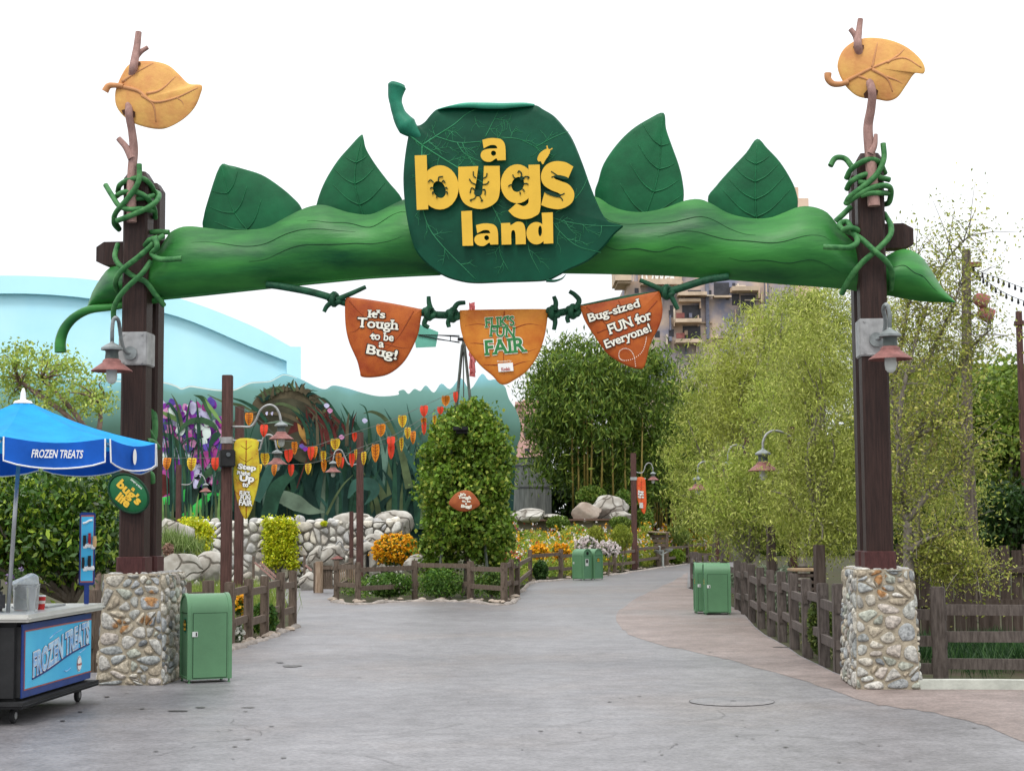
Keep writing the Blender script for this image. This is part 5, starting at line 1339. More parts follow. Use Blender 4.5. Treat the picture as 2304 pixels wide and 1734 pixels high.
for p, w, mi in ([(20, 350), (110, 390), (200, 440), (240, 500)], [30, 60, 50, 5], 'lt'), ([(60, 290), (100, 245), (150, 300), (220, 420), (250, 560)], [4, 24, 40, 40, 30], 'dk'), ([(130, 130), (190, 240), (240, 420), (260, 560)], [2, 24, 40, 30], 'ol'), ([(360, 190), (330, 320), (310, 520), (330, 800)], [2, 22, 32, 20], 'dk'), ([(420, 170), (440, 350), (450, 600), (450, 900)], [2, 24, 36, 22], 'dk'), \
        ([(390, 145), (500, 190), (560, 300), (600, 430)], [2, 60, 70, 20], 'md'), ([(515, 170), (580, 280), (650, 380), (720, 480)], [2, 40, 45, 20], 'lt'), ([(190, 640), (270, 520), (380, 450), (520, 450), (620, 500), (690, 580)], [10, 40, 66, 70, 60, 10], 'md'), ([(20, 600), (130, 640), (220, 740), (270, 900), (280, 1100), (260, 1300)], [40, 56, 70, 80, 80, 60], 'md'), \
        ([(240, 750), (300, 680), (370, 650), (430, 690), (500, 830), (550, 970)], [3, 16, 20, 18, 14, 4], 'dk'), ([(570, 900), (590, 740), (640, 640), (700, 590)], [4, 40, 80, 60], 'dk'), ([(440, 1230), (520, 1100), (620, 1020), (710, 1000)], [30, 70, 90, 60], 'md'), ([(20, 1390), (150, 1370), (330, 1310)], [80, 110, 140], 'br'), \
        ([(700, 1330), (600, 1320), (500, 1400), (400, 1500), (290, 1590)], [60, 60, 90, 110, 120], 'br'), ([(700, 1340), (610, 1345), (680, 1420), (760, 1550)], [10, 60, 100, 120], 'dk'), ([(130, 1590), (105, 1545), (135, 1525), (155, 1545), (140, 1560)], [14, 14, 12, 9, 4], 'lt'), ([(130, 1590), (200, 1600), (260, 1620)], [20, 30, 30], 'lt'):
    stroke(Z('A3', p), [a * ZM['A3'][2] for a in w], mi)
for i in range(34): x = rm.uniform(362, 560); rblade(x, 1150, rm.uniform(900, 1000), rm.choice(('dk', 'nt', 'tl', 'dk')), rm.uniform(3, 6), rm.uniform(-40, 40))
for i in range(16): x = 365 + i * 8.5 + rm.uniform(-3, 3); rblade(x, 1172, rm.uniform(1100, 1135), rm.choice(('ol', 'lt', 'ol', 'md')), 6, rm.uniform(-6, 6))
# the great bowed stalk, its dark bud and the grey leaf
blob(Z('Z6', [(620, 330), (760, 235), (900, 250), (1060, 320), (1125, 420), (1110, 560), (1020, 640), (900, 640), (800, 560), (690, 470)]), 'bd')
for p, w, mi in ([(620, 420), (640, 300), (720, 240), (850, 225), (980, 270), (1060, 360), (1080, 460)], [20, 60, 70, 66, 80, 120, 150], 'bn'), ([(820, 480), (880, 430), (950, 400), (1060, 400)], [4, 60, 100, 120], 'mr'), ([(900, 540), (960, 520), (1040, 460), (1100, 400)], [30, 120, 150, 80], 'mr'), ([(620, 260), (700, 210), (800, 190), (850, 200)], [3, 16, 18, 3], 'ol'), \
        ([(880, 370), (910, 470), (960, 530), (1010, 545)], [3, 30, 34, 3], 'go'), ([(960, 380), (930, 450), (950, 520), (1010, 540)], [3, 30, 32, 3], 'go'), ([(700, 320), (780, 290), (880, 330), (940, 400)], [3, 18, 22, 4], 'ol'), ([(660, 360), (760, 350), (860, 380), (920, 430)], [3, 22, 26, 4], 'bn'), ([(680, 410), (780, 400), (860, 420)], [3, 18, 4], 'gg'), ([(1010, 330), (960, 260), (945, 230)], [24, 14, 2], 'dk'), ([(1050, 350), (1000, 290), (975, 265)], [24, 14, 2], 'dk'), ([(1090, 380), (1050, 300), (1010, 255)], [20, 16, 2], 'sl'), \
        ([(1000, 255), (1060, 270), (1150, 400), (1230, 500)], [2, 12, 22, 40], 'dk'), ([(1150, 285), (1200, 370), (1260, 470), (1280, 560)], [2, 20, 34, 40], 'dk'), ([(1280, 350), (1340, 340), (1420, 390), (1500, 540), (1560, 800)], [2, 18, 26, 36, 50], 'ol'), ([(1260, 290), (1300, 330), (1330, 500), (1340, 640)], [2, 10, 12, 8], 'dk'), ([(1410, 320), (1470, 430), (1530, 560), (1600, 700)], [2, 16, 24, 24], 'tl'), ([(1545, 290), (1570, 400), (1620, 520), (1700, 640)], [2, 14, 22, 24], 'tl'), \
        ([(730, 880), (800, 860), (880, 890), (960, 930), (1050, 945)], [10, 90, 100, 60, 3], 'gg'), ([(1060, 960), (1110, 860), (1160, 780), (1220, 720)], [16, 14, 10, 3], 'ol'), ([(640, 880), (720, 700), (800, 620)], [40, 70, 40], 'tl'), ([(700, 1000), (760, 800), (880, 700)], [90, 90, 30], 'dk'), ([(880, 800), (900, 740), (950, 600)], [5, 9, 5], 'mr'), ([(470, 250), (560, 280), (640, 330), (700, 400)], [3, 18, 26, 20], 'dk'), ([(340, 235), (440, 280), (540, 300), (620, 340)], [3, 14, 18, 10], 'ol'), ([(500, 420), (560, 360), (640, 340)], [30, 34, 8], 'bn'), ([(1190, 860), (1240, 780), (1330, 780), (1350, 830), (1290, 900)], [10, 70, 80, 50, 5], 'tl'):
    stroke(Z('Z6', p), [a * ZM['Z6'][2] for a in w], mi)
for i in range(46):                                    # dark feathery strands along the bowed stalk
    t_ = rm.random(); x, y = 590 + 150 * t_, 905 - 34 * math.sin(math.pi * t_ * .9) + 60 * t_ ** 3; a_ = rm.uniform(-2.6, -.2) + (1.2 if t_ > .7 else 0)
    L_ = rm.uniform(14, 34); stroke([(x, y), (x + math.cos(a_) * L_ * .5, y + math.sin(a_) * L_ * .5 - 2), (x + math.cos(a_) * L_, y + math.sin(a_) * L_ + 4)], [rm.uniform(5, 9), rm.uniform(3, 6), .4], rm.choice(('bn', 'ol', 'dk', 'bn', 'nt')))
for i in range(40): x = rm.uniform(690, 790); rblade(x, rm.uniform(985, 1040), rm.uniform(905, 950), rm.choice(('bn', 'nt', 'mr', 'dk')), rm.uniform(4, 9), rm.uniform(-60, 20))
for a in (690, 722): blob(Z('Z6', [(a, 345), (a + 16, 338), (a + 10, 362)]), 'la', 2)
for x, y, mi in ((1060, 300, 'la'), (1080, 330, 'pi'), (1290, 390, 'la'), (1150, 490, 'pi'), (930, 560, 'pu'), (910, 545, 'vi')): blob(Z('Z6', [(x - 16, y), (x, y - 14), (x + 18, y + 2), (x, y + 18)]), mi, 4)
q = catmull(Z('V', [(-100, 806), (200, 820)]) + Z('Z6', [(70, 157), (180, 195), (240, 180), (370, 200), (500, 202), (600, 160), (720, 150), (800, 110), (880, 130)]), 6)
stroke([(a, b + 2) for a, b in q[::3]], [3.0, 3.2, 3.0, 2.6, 1.2], 'wh', 3)
mur.build('painted_picture', [pal[k] for k in keys], mural)

# ------------------------------------------------------------------ far buildings
m_peach = M('peach_plaster', (.62, .42, .30), .9, .18, .12, col2=(.72, .55, .43))
m_blueg = M('weathered_blue_plaster', (.21, .22, .30), .9, .3, .13, col2=(.55, .42, .32), detail=10, contrast=(.42, .58))
m_cornice = M('tan_cornice', (.55, .43, .32), .9, .2, .5)
m_win_recess = M('dark_window_recess', (.05, .05, .06), .3, .3, 1)
m_rustb = M('rust_red_parapet', (.22, .08, .07), .8, .25, 1)
m_pink = M('pink_plaster', (.55, .33, .29), .9, .15, .3)
TY = 225.0; TPL = facing(TY)
tw = thing('tower_hotel', 'weathered peach and blue high-rise with balconies and a roof sign beyond the trees', 'building', tuple(P(1560, 1180, TY)))
def slab(mbx, u0, v0, u1, v1, front, depth, mi=0, Y=TY):
    a, b = P(u0, v1, Y), P(u1, v0, Y); mbx.box(((a.x + b.x) / 2, Y - front + depth / 2, (a.z + b.z) / 2), (abs(b.x - a.x), depth, abs(b.z - a.z)), 0, mi)
mb = MB(); slab(mb, 1418, 630, 1790, 1250, 0, 22); slab(mb, 1440, 560, 1760, 632, -.4, 20); mb.build('wall', m_blueg, tw)
mb = MB(); slab(mb, 1776, 480, 1858, 1240, -6, 18); slab(mb, 1776, 425, 1838, 480, -6.5, 14); slab(mb, 1776, 398, 1816, 425, -7, 9); slab(mb, 1740, 600, 1775, 1240, -3, 14)
mb.build('upper_block', m_peach, tw)
mb = MB()
for i in range(5): slab(mb, 1800 + i * 11, 488, 1804 + i * 11, 500, -5.95, .1)
slab(mb, 1822, 448, 1828, 458, -6.2, .6); mb.build('upper_window', M('upper_window', (.42, .29, .21), .8, .1), tw)
def ledge(*a):
    m = MB(); slab(m, *a); m.build('ledge', m_cornice, tw)
ledge(*Z1p('A6', 95, 200), *Z1p('A6', 255, 345), 3, 8); ledge(*Z1p('A6', 120, 345), *Z1p('A6', 250, 365), 2.4, 7)
ledge(1440, 632, 1530, 645, 2.2, 3); ledge(*Z1p('A6', 380, 335), *Z1p('A6', 770, 356), 1.5, 3); ledge(*Z1p('A6', 715, 450), *Z1p('A6', 1000, 486), 2.6, 4); ledge(*Z1p('A6', 1250, 395), *Z1p('A6', 1510, 440), 2.6, 4)
for y in (715, 915): ledge(*Z1p('A6', 690, y), *Z1p('A6', 945, y + 38), 2.8, 4)
ledge(*Z1p('A6', 1080, 476), *Z1p('A6', 1250, 495), 1.5, 3); ledge(*Z1p('A6', 730, 510), *Z1p('A6', 945, 540), 1.8, 3)

for (a, b, c, d) in ((775, 560, 955, 712), (780, 765, 955, 905), (1090, 335, 1240, 470), (640, 610, 690, 680), (640, 800, 690, 875), (500, 815, 550, 880), (1270, 450, 1340, 560), (1360, 460, 1500, 640), (830, 410, 960, 448), (300, 390, 340, 440)):
    mb = MB(); slab(mb, *Z1p('A6', a, b), *Z1p('A6', c, d), .06, .5); mb.build('window_or_recess', m_win_recess, tw)  # first entries are dark sheets painting recess shade, the rest are windows
for y in (662, 860):
    mb = MB(); slab(mb, *Z1p('A6', 695, y), *Z1p('A6', 775, y + 52), 2.85, .2); mb.build('balcony_wall', m_rustb, tw)
rt_ = random.Random(9)
m_trim = [M('trim_tan', (.50, .38, .28), .9, .3, .5), M('trim_slate', (.19, .20, .27), .9, .3, .5), M('trim_cream', (.62, .54, .44), .9, .2, .5)]
for i in range(34):                                    # pilasters, string courses and broken plaster on the old facade
    x, y = rt_.uniform(480, 1640), rt_.uniform(330, 930); w, h = rt_.choice(((12, rt_.uniform(60, 170)), (rt_.uniform(60, 180), 12), (28, 44)))
    mb = MB(); slab(mb, *Z1p('A6', x, y), *Z1p('A6', x + w, y + h), rt_.uniform(.3, 1.3), 1.0); mb.build('facade_trim', rt_.choice(m_trim), tw)
for i in range(14):
    x, y = rt_.uniform(480, 1640), rt_.uniform(330, 930); mb = MB(); slab(mb, *Z1p('A6', x, y), *Z1p('A6', x + 30, y + 58), .07, .5); mb.build('window_or_recess', m_win_recess, tw)
for x in (1010, 1600): mb = MB(); slab(mb, *Z1p('A6', x, 300), *Z1p('A6', x + 22, 900), .6, .8); mb.build('drain_pipe', M('drain_pipe', (.16, .17, .22), .7, .2), tw)
mb = MB(); slab(mb, 1443, 600, 1532, 634, 1.2, 1.5); sb = mb.build('sign_board', m_cornice, tw)
mb = MB(); u, v = Z1p('A6', 530, 285); letters(mb, lambda a, b, o: TPL.at(a, b, o), 'TOWER', u, v - 3, 82, 27, -2, -1.35, 0, .03); mb.build('lettering', m_white, sb)
PY = 150.0
pk = thing('pink_building', 'narrow slice of a pink plaster building with dark windows beside the bamboo', 'building', tuple(P(1180, 1180, PY)))
mb = MB(); slab(mb, *Z1p('Z7', 790, 175), *Z1p('Z7', 1010, 700), 0, 12, 0, PY); slab(mb, *Z1p('Z7', 835, 142), *Z1p('Z7', 1010, 180), -1, 10, 0, PY); slab(mb, *Z1p('Z7', 783, 165), *Z1p('Z7', 845, 185), .5, 3, 0, PY); mb.build('wall', m_pink, pk)
for (a, b, c, d) in ((845, 250, 880, 300), (845, 345, 880, 400), (850, 480, 882, 520)):
    mb = MB(); slab(mb, *Z1p('Z7', a, b), *Z1p('Z7', c, d), .06, .5, 0, PY); mb.build('window_or_recess', m_win_recess, pk)
KY = 93.0
kc = P(1196, 1180, KY); r_ = 46 / PX(KY)
tk = thing('wooden_tank', 'tall weathered grey round wooden tank behind the pale boulders', 'tank', (kc.x, kc.y, 0))
m_grey = M('weathered_grey_boards', (.085, .088, .082), .9, .45, 2.2, .5, 12, stretch=(3, 3, .35), col2=(.19, .195, .18), contrast=(.3, .7))
ztop = P(1196, 1031, KY).z
mb = MB(); mb.lathe([(r_, 0), (r_, ztop), (r_ * .95, ztop)], (kc.x, kc.y + r_ * .8, 0), 30); mb.build('staves', m_grey, tk, smooth=True, angle=40)
mb = MB(); mb.lathe([(r_ * 1.01, ztop - .03), (r_ * 1.03, ztop), (r_ * 1.03, ztop + .06), (r_ * .9, ztop + .07)], (kc.x, kc.y + r_ * .8, 0), 30); mb.build('rim', M('dark_rim', (.06, .06, .06), .8), tk, smooth=True, angle=40)
for vv in (1047, 1096):
    zz = P(1196, vv, KY).z; mb = MB(); mb.lathe([(r_ * 1.005, zz - .05), (r_ * 1.02, zz - .05), (r_ * 1.02, zz + .05), (r_ * 1.005, zz + .05)], (kc.x, kc.y + r_ * .8, 0), 30, cap=False); mb.build('hoop', MATS['dark_rim'], tk, smooth=True, angle=40)

# ------------------------------------------------------------------ stone wall and boulders
m_pale = M('pale_wall_stone', (1, 1, 1), .9, .25, 5, .5, 14, attr=True)
m_rock = M('pale_rock', (.27, .245, .21), .9, .3, 1.3, 1.0, 4, col2=(.50, .48, .44), detail=10, contrast=(.36, .62))
def add_cracks(m, sc, dark):                            # fissures through natural rock
    n = m.node_tree.nodes; l = m.node_tree.links; b = n["Principled BSDF"]; src = b.inputs["Base Color"].links[0].from_socket
    tc = n.new("ShaderNodeTexCoord"); nz = n.new("ShaderNodeTexNoise"); nz.inputs["Scale"].default_value = 1.2; vm = n.new("ShaderNodeVectorMath"); vm.operation = 'MULTIPLY_ADD'; vm.inputs[1].default_value = (.7, .7, .7)
    vo = n.new("ShaderNodeTexVoronoi"); vo.feature = 'DISTANCE_TO_EDGE'; vo.inputs["Scale"].default_value = sc; rp = n.new("ShaderNodeValToRGB"); rp.color_ramp.elements[0].position = .0; rp.color_ramp.elements[1].position = .045
    rp.color_ramp.elements[0].color = (*dark, 1); rp.color_ramp.elements[1].color = (1, 1, 1, 1); mx = n.new("ShaderNodeMixRGB"); mx.blend_type = 'MULTIPLY'; mx.inputs[0].default_value = 1
    l.new(tc.outputs["Object"], nz.inputs["Vector"]); l.new(nz.outputs["Color"], vm.inputs[0]); l.new(tc.outputs["Object"], vm.inputs[2]); l.new(vm.outputs[0], vo.inputs["Vector"]); l.new(vo.outputs["Distance"], rp.inputs[0])
    l.new(src, mx.inputs[1]); l.new(rp.outputs[0], mx.inputs[2]); l.new(mx.outputs[0], b.inputs["Base Color"])
    bp = next(x for x in n if x.type == 'BUMP'); b2 = n.new("ShaderNodeBump"); b2.inputs["Strength"].default_value = .8; b2.inputs["Distance"].default_value = .08; l.new(rp.outputs[0], b2.inputs["Height"]); l.new(bp.outputs[0], b2.inputs["Normal"]); l.new(b2.outputs[0], b.inputs["Normal"])
add_cracks(m_rock, 1.15, (.38, .35, .32))
m_rockd = M('wall_joint', (.19, .175, .155), .95, .3)
WY = 55.0; WPL = facing(WY)
PALE = [(.56, .54, .49), (.50, .48, .45), (.60, .58, .53), (.46, .42, .37), (.53, .49, .42), (.42, .41, .40)]
mb = MB()
x0, x1 = WPL.at(425, 1200).x, WPL.at(905, 1200).x; zt = WPL.at(600, 1172).z
mb.box(((x0 + x1) / 2, WY + .35, zt / 2 - .05), (x1 - x0, .6, zt - .02), 0, 1)
cells = voronoi_cells([(x0, -.05), (x1, -.05), (x1, zt), (x0, zt)], 210, 1.0, 0)
stone_face(mb, cells, lambda x, z, q: Vector((x, WY + .04 - q + .06 * math.sin(x * 2.1 + z), z)), .014, .075, PALE, 0, .14)
for i in range(22):
    x = x0 + (x1 - x0) * (i + .5) / 22 + random.uniform(-.1, .1)
    cap_ = [Vector((x + .2 * random.uniform(.8, 1.2) * math.cos(a), .22 + .2 * math.sin(a))) for a in [k * math.pi / 4 for k in range(8)]]
    stone_face(mb, [cap_], lambda a, b, q: Vector((a, WY + b, zt - .03 + q)), .02, random.uniform(.05, .16), PALE, 0, .15)
tag(mb.build('stone_wall', [m_pale, m_rockd], smooth=True, angle=60), 'long dry stone wall of pale rounded stones below the mural', 'wall')
def rock(label, k, box, Y, seed, dep=1.0, name='boulder', mat=None):
    (u0, v0), (u1, v1) = Z1p(k, box[0], box[1]), Z1p(k, box[2], box[3])
    c = P((u0 + u1) / 2, (v0 + v1) / 2, Y); w = (u1 - u0) / 2 / PX(Y); h = (v1 - v0) / 2 / PX(Y)
    return boulder(name, label, 'boulder', (c.x, c.y, c.z), (w * 1.06, max(w, h) * dep, h * 1.08), seed, mat or m_rock)
rock('broad pale boulder on the stone wall behind the thin brown pole', 'B1', (545, 90, 1185, 400), 55.5, 1, .7)
rock('long pale boulder on the stone wall next to the leafy column', 'B1', (1170, 60, 1720, 420), 56, 2, .6)
rock('grey rock bulging from the stone wall low behind the orange flowers', 'B1', (1010, 390, 1300, 700), 54.6, 3, .8)
rock('rounded boulder at the path edge beside the log gatepost', 'B1', (75, 945, 310, 1270), 51, 4)
rock('pointed rock at the foot of the stone wall behind the slatted gate', 'B1', (410, 550, 740, 900), 54, 5, .8)
rock('arched rock with a hollow at the foot of the stone wall', 'B1', (190, 590, 440, 960), 54.4, 6, .7)
rock('white rock among the island flowers, split by a thin stake', 'B1', (1585, 690, 1910, 950), 47, 7)
rock('big sloping pale rock left of the first hanging shrub', 'A8', (40, 140, 470, 560), 52, 8, .9)
rock('low rounded rocky outcrop behind the tall grass beside the gate', 'A8', (60, 525, 560, 850), 46, 9, .8)
rock('smaller rocky lump next to the brown pole behind the grass', 'A8', (480, 500, 790, 850), 47, 10, .8)
rock('low flat white boulder topping the retaining wall beside the leafy column', 'B2', (40, 705, 410, 850), 73.5, 11, .7)
rock('thin white boulder lying on the retaining wall', 'B2', (400, 765, 640, 830), 74, 12, .9)
rock('large rounded rock mound with a brown streak above the flower bed', 'B2', (900, 565, 1340, 850), 76, 13, .6)
rock('sloping brownish rock joined to the left of the rock mound', 'B2', (720, 640, 1040, 860), 75, 14, .5, mat=M('brown_rock', (.30, .235, .19), .9, .3, 1.6, .8, 5, col2=(.42, .36, .31)))
rock('pale flat rock at the foot of the rock mound beside the brown lamp pole', 'B2', (1140, 735, 1400, 850), 74.5, 15, .6)
# cave mouth
cv_ = P(*Z1p('B1', 1085, 770), 54)
hut = thing('cave_mouth', 'dark cave opening with pale rock surround beside the orange flowers', 'cave', (cv_.x, cv_.y, 0))
mb = MB(); w_ = 75 * ZM['B1'][2] / PX(54)
pts_ = [(-w_, 0), (-w_, .7)] + [(-w_ * math.cos(a), .75 + .45 * math.sin(a)) for a in [i * math.pi / 8 for i in range(9)]] + [(w_, .0)]
mb.poly([Vector((cv_.x + a, 53.6, b)) for a, b in pts_], back=(0, .3, 0)); mb.build('opening', m_black, hut)
mb = MB(); mb.tube([Vector((cv_.x + a * 1.25, 53.6, b * 1.08)) for a, b in pts_], .17, 8); mb.build('surround', m_rock, hut, smooth=True)
# retaining wall of the flower bed
mb = MB(); a, b = P(1135, 1172, 75), P(1408, 1172, 75)
mb.box(((a.x + b.x) / 2, 75.3, a.z / 2), (b.x - a.x, .6, a.z), 0, 0); mb.box(((a.x + b.x) / 2, 75.1, a.z + .04), (b.x - a.x + .3, .9, .08), 0, 1)
tag(mb.build('retaining_wall', [M('mossy_wall', (.16, .14, .10), .95, .5, 1.2, .6, 6, col2=(.30, .27, .20)), M('rusty_ledge', (.14, .085, .065), .9, .2)]), 'low mossy retaining wall with a rusty ledge behind the flower bed', 'wall')

# ------------------------------------------------------------------ rail fences
def rail_fence(label, posts, mat, rails=(.84, .36), h=1.07, pw=.15, skip=(), rh=.12, tops=None, group='timber rail fences'):
    base = [G(u, v) if not isinstance(u, Vector) else u for u, v in posts]
    t = thing('rail_fence', label, 'fence', tuple(base[0]), group)
    n = len(base)
    for i, p in enumerate(base):
        d = base[min(i + 1, n - 1)] - base[max(i - 1, 0)]; rz = math.atan2(d.y, d.x); hh = h * random.uniform(.98, 1.03)
        if i in skip: continue
        mb = MB(); mb.bevbox(p + Vector((0, 0, hh / 2 - .05)), (pw, pw * .95, hh + .1), rz + random.uniform(-.06, .06), .014, 0, Matrix.Rotation(random.uniform(-.02, .02), 3, 'Y')); mb.build('post', mat, t)
    for i in range(n - 1):
        a, b = base[i], base[i + 1]; d = (b - a).normalized(); o = Vector((-d.y, d.x, 0)) * (.02 if i % 2 else -.02)
        for z in rails:
            zz = z + (.03 if i % 2 else -.03)
            mb = MB(); mb.bar(a - d * .1 + o + Vector((0, 0, zz + random.uniform(-.015, .015))), b + d * .1 + o + Vector((0, 0, zz + random.uniform(-.015, .015))), .06, rh); mb.build('rail', mat, t)
    return t
rail_fence('brown rail fence curving from behind the nearest green bin to the path', [(-90, 1536), (211, 1501), (330, 1476), (416, 1467), (468, 1463), (516, 1458), (558.5, 1442), (595, 1430), (631, 1417.7), (658.5, 1407.5)], m_rail)
rail_fence('brown rail fence round the planted island with the leafy column', [(790, 1330), (757, 1347.7), (805, 1351), (933, 1345), (1058.6, 1347), (1134.5, 1352), (1151, 1340.6), (1164, 1335.6)], m_rail, h=1.0)
rail_fence('brown rail fence along the flower bed behind the recycling bin', [(1164, 1335.6), (1193, 1307), (1262, 1300), (1322, 1294), (1383, 1288), (1434, 1280), (1483, 1273), (1547, 1265), (1640, 1262)], m_rail, skip=(0,), h=1.08)
B3f = [(2, 555), (62, 556), (98, 577), (140, 600), (205, 650), (290, 700), (400, 745), (530, 790), (600, 838), (680, 893), (775, 955), (880, 1032), (995, 1090), (1122, 1165), (1258, 1253), (1430, 1342), (1590, 1420)]
rail_fence('grey brown zigzag rail fence between the green bins and the stone pier', [Z1p('B3', x + 25, y) for x, y in B3f][1:], m_railgrey, h=1.1)
rail_fence('grey brown three rail fence standing on the white kerb at the far right', [(2040, 1524), (2116, 1527), (2460, 1534)], m_railgrey, rails=(.82, .49, .16), h=1.1, pw=.17, skip=(0,), rh=.13)
rail_fence('low grey rail fence glimpsed through the willowy trees behind the zigzag fence', [P(1740, 1330, 40) * 1, P(1790, 1330, 40), P(1860, 1330, 40)] and [(1742, 1362), (1785, 1364), (1850, 1366)], m_railgrey)
pf = thing('picket_fence', 'tall dark brown picket fence behind the three rail fence', 'fence', tuple(P(2150, 1430, 27)))
m_picket = M('dark_picket', (.05, .035, .028), .9, .5, 3, .4, 20, stretch=(6, 6, .6), col2=(.105, .08, .066))
FY = 27.0; xx = P(2030, 1300, FY).x; i = 0
while xx < P(2480, 1300, FY).x:
    zz = 1.54 + random.uniform(-.07, .05) - .05 * (i / 20)
    mb = MB(); mb.bevbox((xx, FY + random.uniform(-.01, .01), zz / 2), (.165, .03, zz), random.uniform(-.05, .05), .006, 0, Matrix.Rotation(random.uniform(-.012, .012), 3, 'Y')); mb.build('picket', m_picket, pf)
    xx += .185 + random.uniform(-.004, .012); i += 1
for z in (.62, 1.17):
    mb = MB(); mb.bar((P(2030, 1300, FY).x, FY - .05, z), (P(2480, 1300, FY).x, FY - .05, z - .03), .05, .12); mb.build('rail', m_picket, pf)

# ------------------------------------------------------------------ lamp poles
def lamp_pole(label, u, Y, vtop, w, arms, group='brown lamp poles', pole=True, base_z=0.0, s=1.0, lampm=None):
    x = P(u, 1000, Y).x; zt = P(u, vtop, Y).z; pl = facing(Y)
    t = thing('lamp_pole', label, 'lamp pole', (x, Y, base_z), group)
    mb = MB(); mb.bevbox((x, Y, (zt + base_z) / 2), (w, w, zt - base_z), 0, .012); mb.build('pole', m_pole, t)
    for arm, hang, dz in arms:
        q = catmull(arm, 6); n = len(q)
        hg = pl.at(*hang, -dz)
        mb = MB(); mb.tube([pl.at(a, b, -dz * min(1, 1.5 * i / n)) for i, (a, b) in enumerate(q)] + [hg], .024, 8); mb.build('arm', m_steel, t, smooth=True)
        lamp_head(t, hg, s, lampm)
    return t, pl
tA, plA = lamp_pole('tall brown lamp pole nearest the path with a yellow leaf banner and a loudspeaker', 511, 33, 844, .20, [(Z('A3', [(835, 520), (960, 520), (1060, 518), (1120, 450), (1180, 320), (1270, 265), (1350, 290), (1398, 370), (1412, 440)]), Z1p('A3', 1420, 460), .1)])
mb = MB(); x = P(511, 1000, 33).x; c = plA.at(*Z1p('A3', 785, 680)); mb.bevbox((x, 33, c.z), (.23, .23, .13), 0, .008); ca_, cb_ = plA.at(*Z1p('A3', 835, 680)), plA.at(*Z1p('A3', 1190, 685)); mb.tube([ca_, cb_], .02, 8); mb.build('banner_bracket', m_steel, tA)
spk = thing('loudspeaker', 'small dark outdoor loudspeaker strapped to the nearest lamp pole', 'loudspeaker', tuple(plA.at(*Z1p('A3', 785, 985), -.15)))
c = plA.at(*Z1p('A3', 785, 890), -.18); mb = MB(); mb.bevbox(c, (.30, .24, .34), R_(20), .02); mb.build('case', m_rubber, spk); mb = MB(); mb.lathe([(.001, 0), (.04, 0), (.045, .01)], c + Vector((.05, -.135, .07)), 14, 0, 'Y', Matrix.Rotation(R_(20), 3, 'Z')); mb.build('cone', M('speaker_grey', (.10, .11, .12), .5), spk)
tB, plB = lamp_pole('brown lamp pole standing just behind the nearest one with a lower lamp', 539, 40, 914, .20, [(Z('A3', [(1000, 800), (1150, 800), (1185, 730), (1210, 650), (1260, 615), (1310, 625), (1345, 680), (1362, 760)]), Z1p('A3', 1372, 790), .1)])
lamp_pole('brown lamp pole in front of the stone wall with its lamp to the left', 810, 52, 972, .21, [(Z('A4', [(855, 955), (800, 965), (745, 950), (710, 880), (670, 800), (625, 790), (590, 820), (576, 880)]), Z1p('A4', 570, 920), .1)])
lamp_pole('short thin brown lamp pole before the stone wall with two low lamps', 791, 54.0, 1150, .13, [(Z('B1', [(810, 618), (740, 615), (710, 560), (690, 510), (660, 495), (630, 520), (612, 560)]), Z1p('B1', 606, 590), .1), (Z('B1', [(870, 610), (960, 600), (990, 530), (1020, 490), (1050, 500), (1066, 560)]), Z1p('B1', 1075, 590), .1)])
lamp_pole('distant brown lamp pole beside the purple painted flowers', 403, 68, 1045, .20, [(Z('A3', [(225, 1195), (340, 1195), (385, 1150), (410, 1090), (460, 1075), (505, 1100), (530, 1150)]), Z1p('A3', 535, 1180), .1)], base_z=1.6)
tF, plF = lamp_pole('brown lamp pole with a red leaf banner at the bend of the path', 1424.5, 72, 1019, .235, [(Z('B2', [(1410, 300), (1480, 312), (1510, 290), (1530, 230), (1560, 203), (1595, 215), (1612, 260)]), Z1p('B2', 1612, 300), .1)])
mb = MB(); x = P(1424.5, 1000, 72).x; c = plF.at(*Z1p('B2', 1390, 375)); mb.bevbox((x, 72, c.z), (.28, .28, .14), 0, .01); mb.tube([plF.at(*Z1p('B2', 1420, 375)), plF.at(*Z1p('B2', 1535, 375))], .025, 8); mb.build('banner_bracket', m_steel, tF)
for label, u, Y, vt, arm, hang in (('lamp pole buried in the willowy trees, its red shade nearest the gate post', 1780, 33, 960, Z('B8', [(1400, 180), (1330, 120), (1255, 85), (1185, 75), (1125, 105), (1095, 170), (1092, 215)]), Z1p('B8', 1092, 240)),
                                 ('lamp pole buried in the willowy trees, its red shade highest on a thin curved arm', 1680, 45, 985, Z('B8', [(980, 290), (900, 210), (830, 205), (790, 250), (778, 320)]), Z1p('B8', 778, 345)),
                                 ('lamp pole buried in the willowy trees, its pale shade next to the dark bamboo', 1610, 52, 1025, Z('B8', [(690, 440), (620, 360), (560, 350), (520, 380), (512, 440)]), Z1p('B8', 512, 480))):
    lamp_pole(label, u, Y, vt, .13, [(arm, hang, .9)], 'lamp poles in the trees', s=1.18)
lamp_pole('lamp pole half hidden by branches behind the right stone pier', 2100, 40, 985, .16, [(Z('Z8', [(1290, 210), (1250, 190), (1215, 195), (1202, 215)]), Z1p('Z8', 1202, 228), .15)], 'lamp poles in the trees')
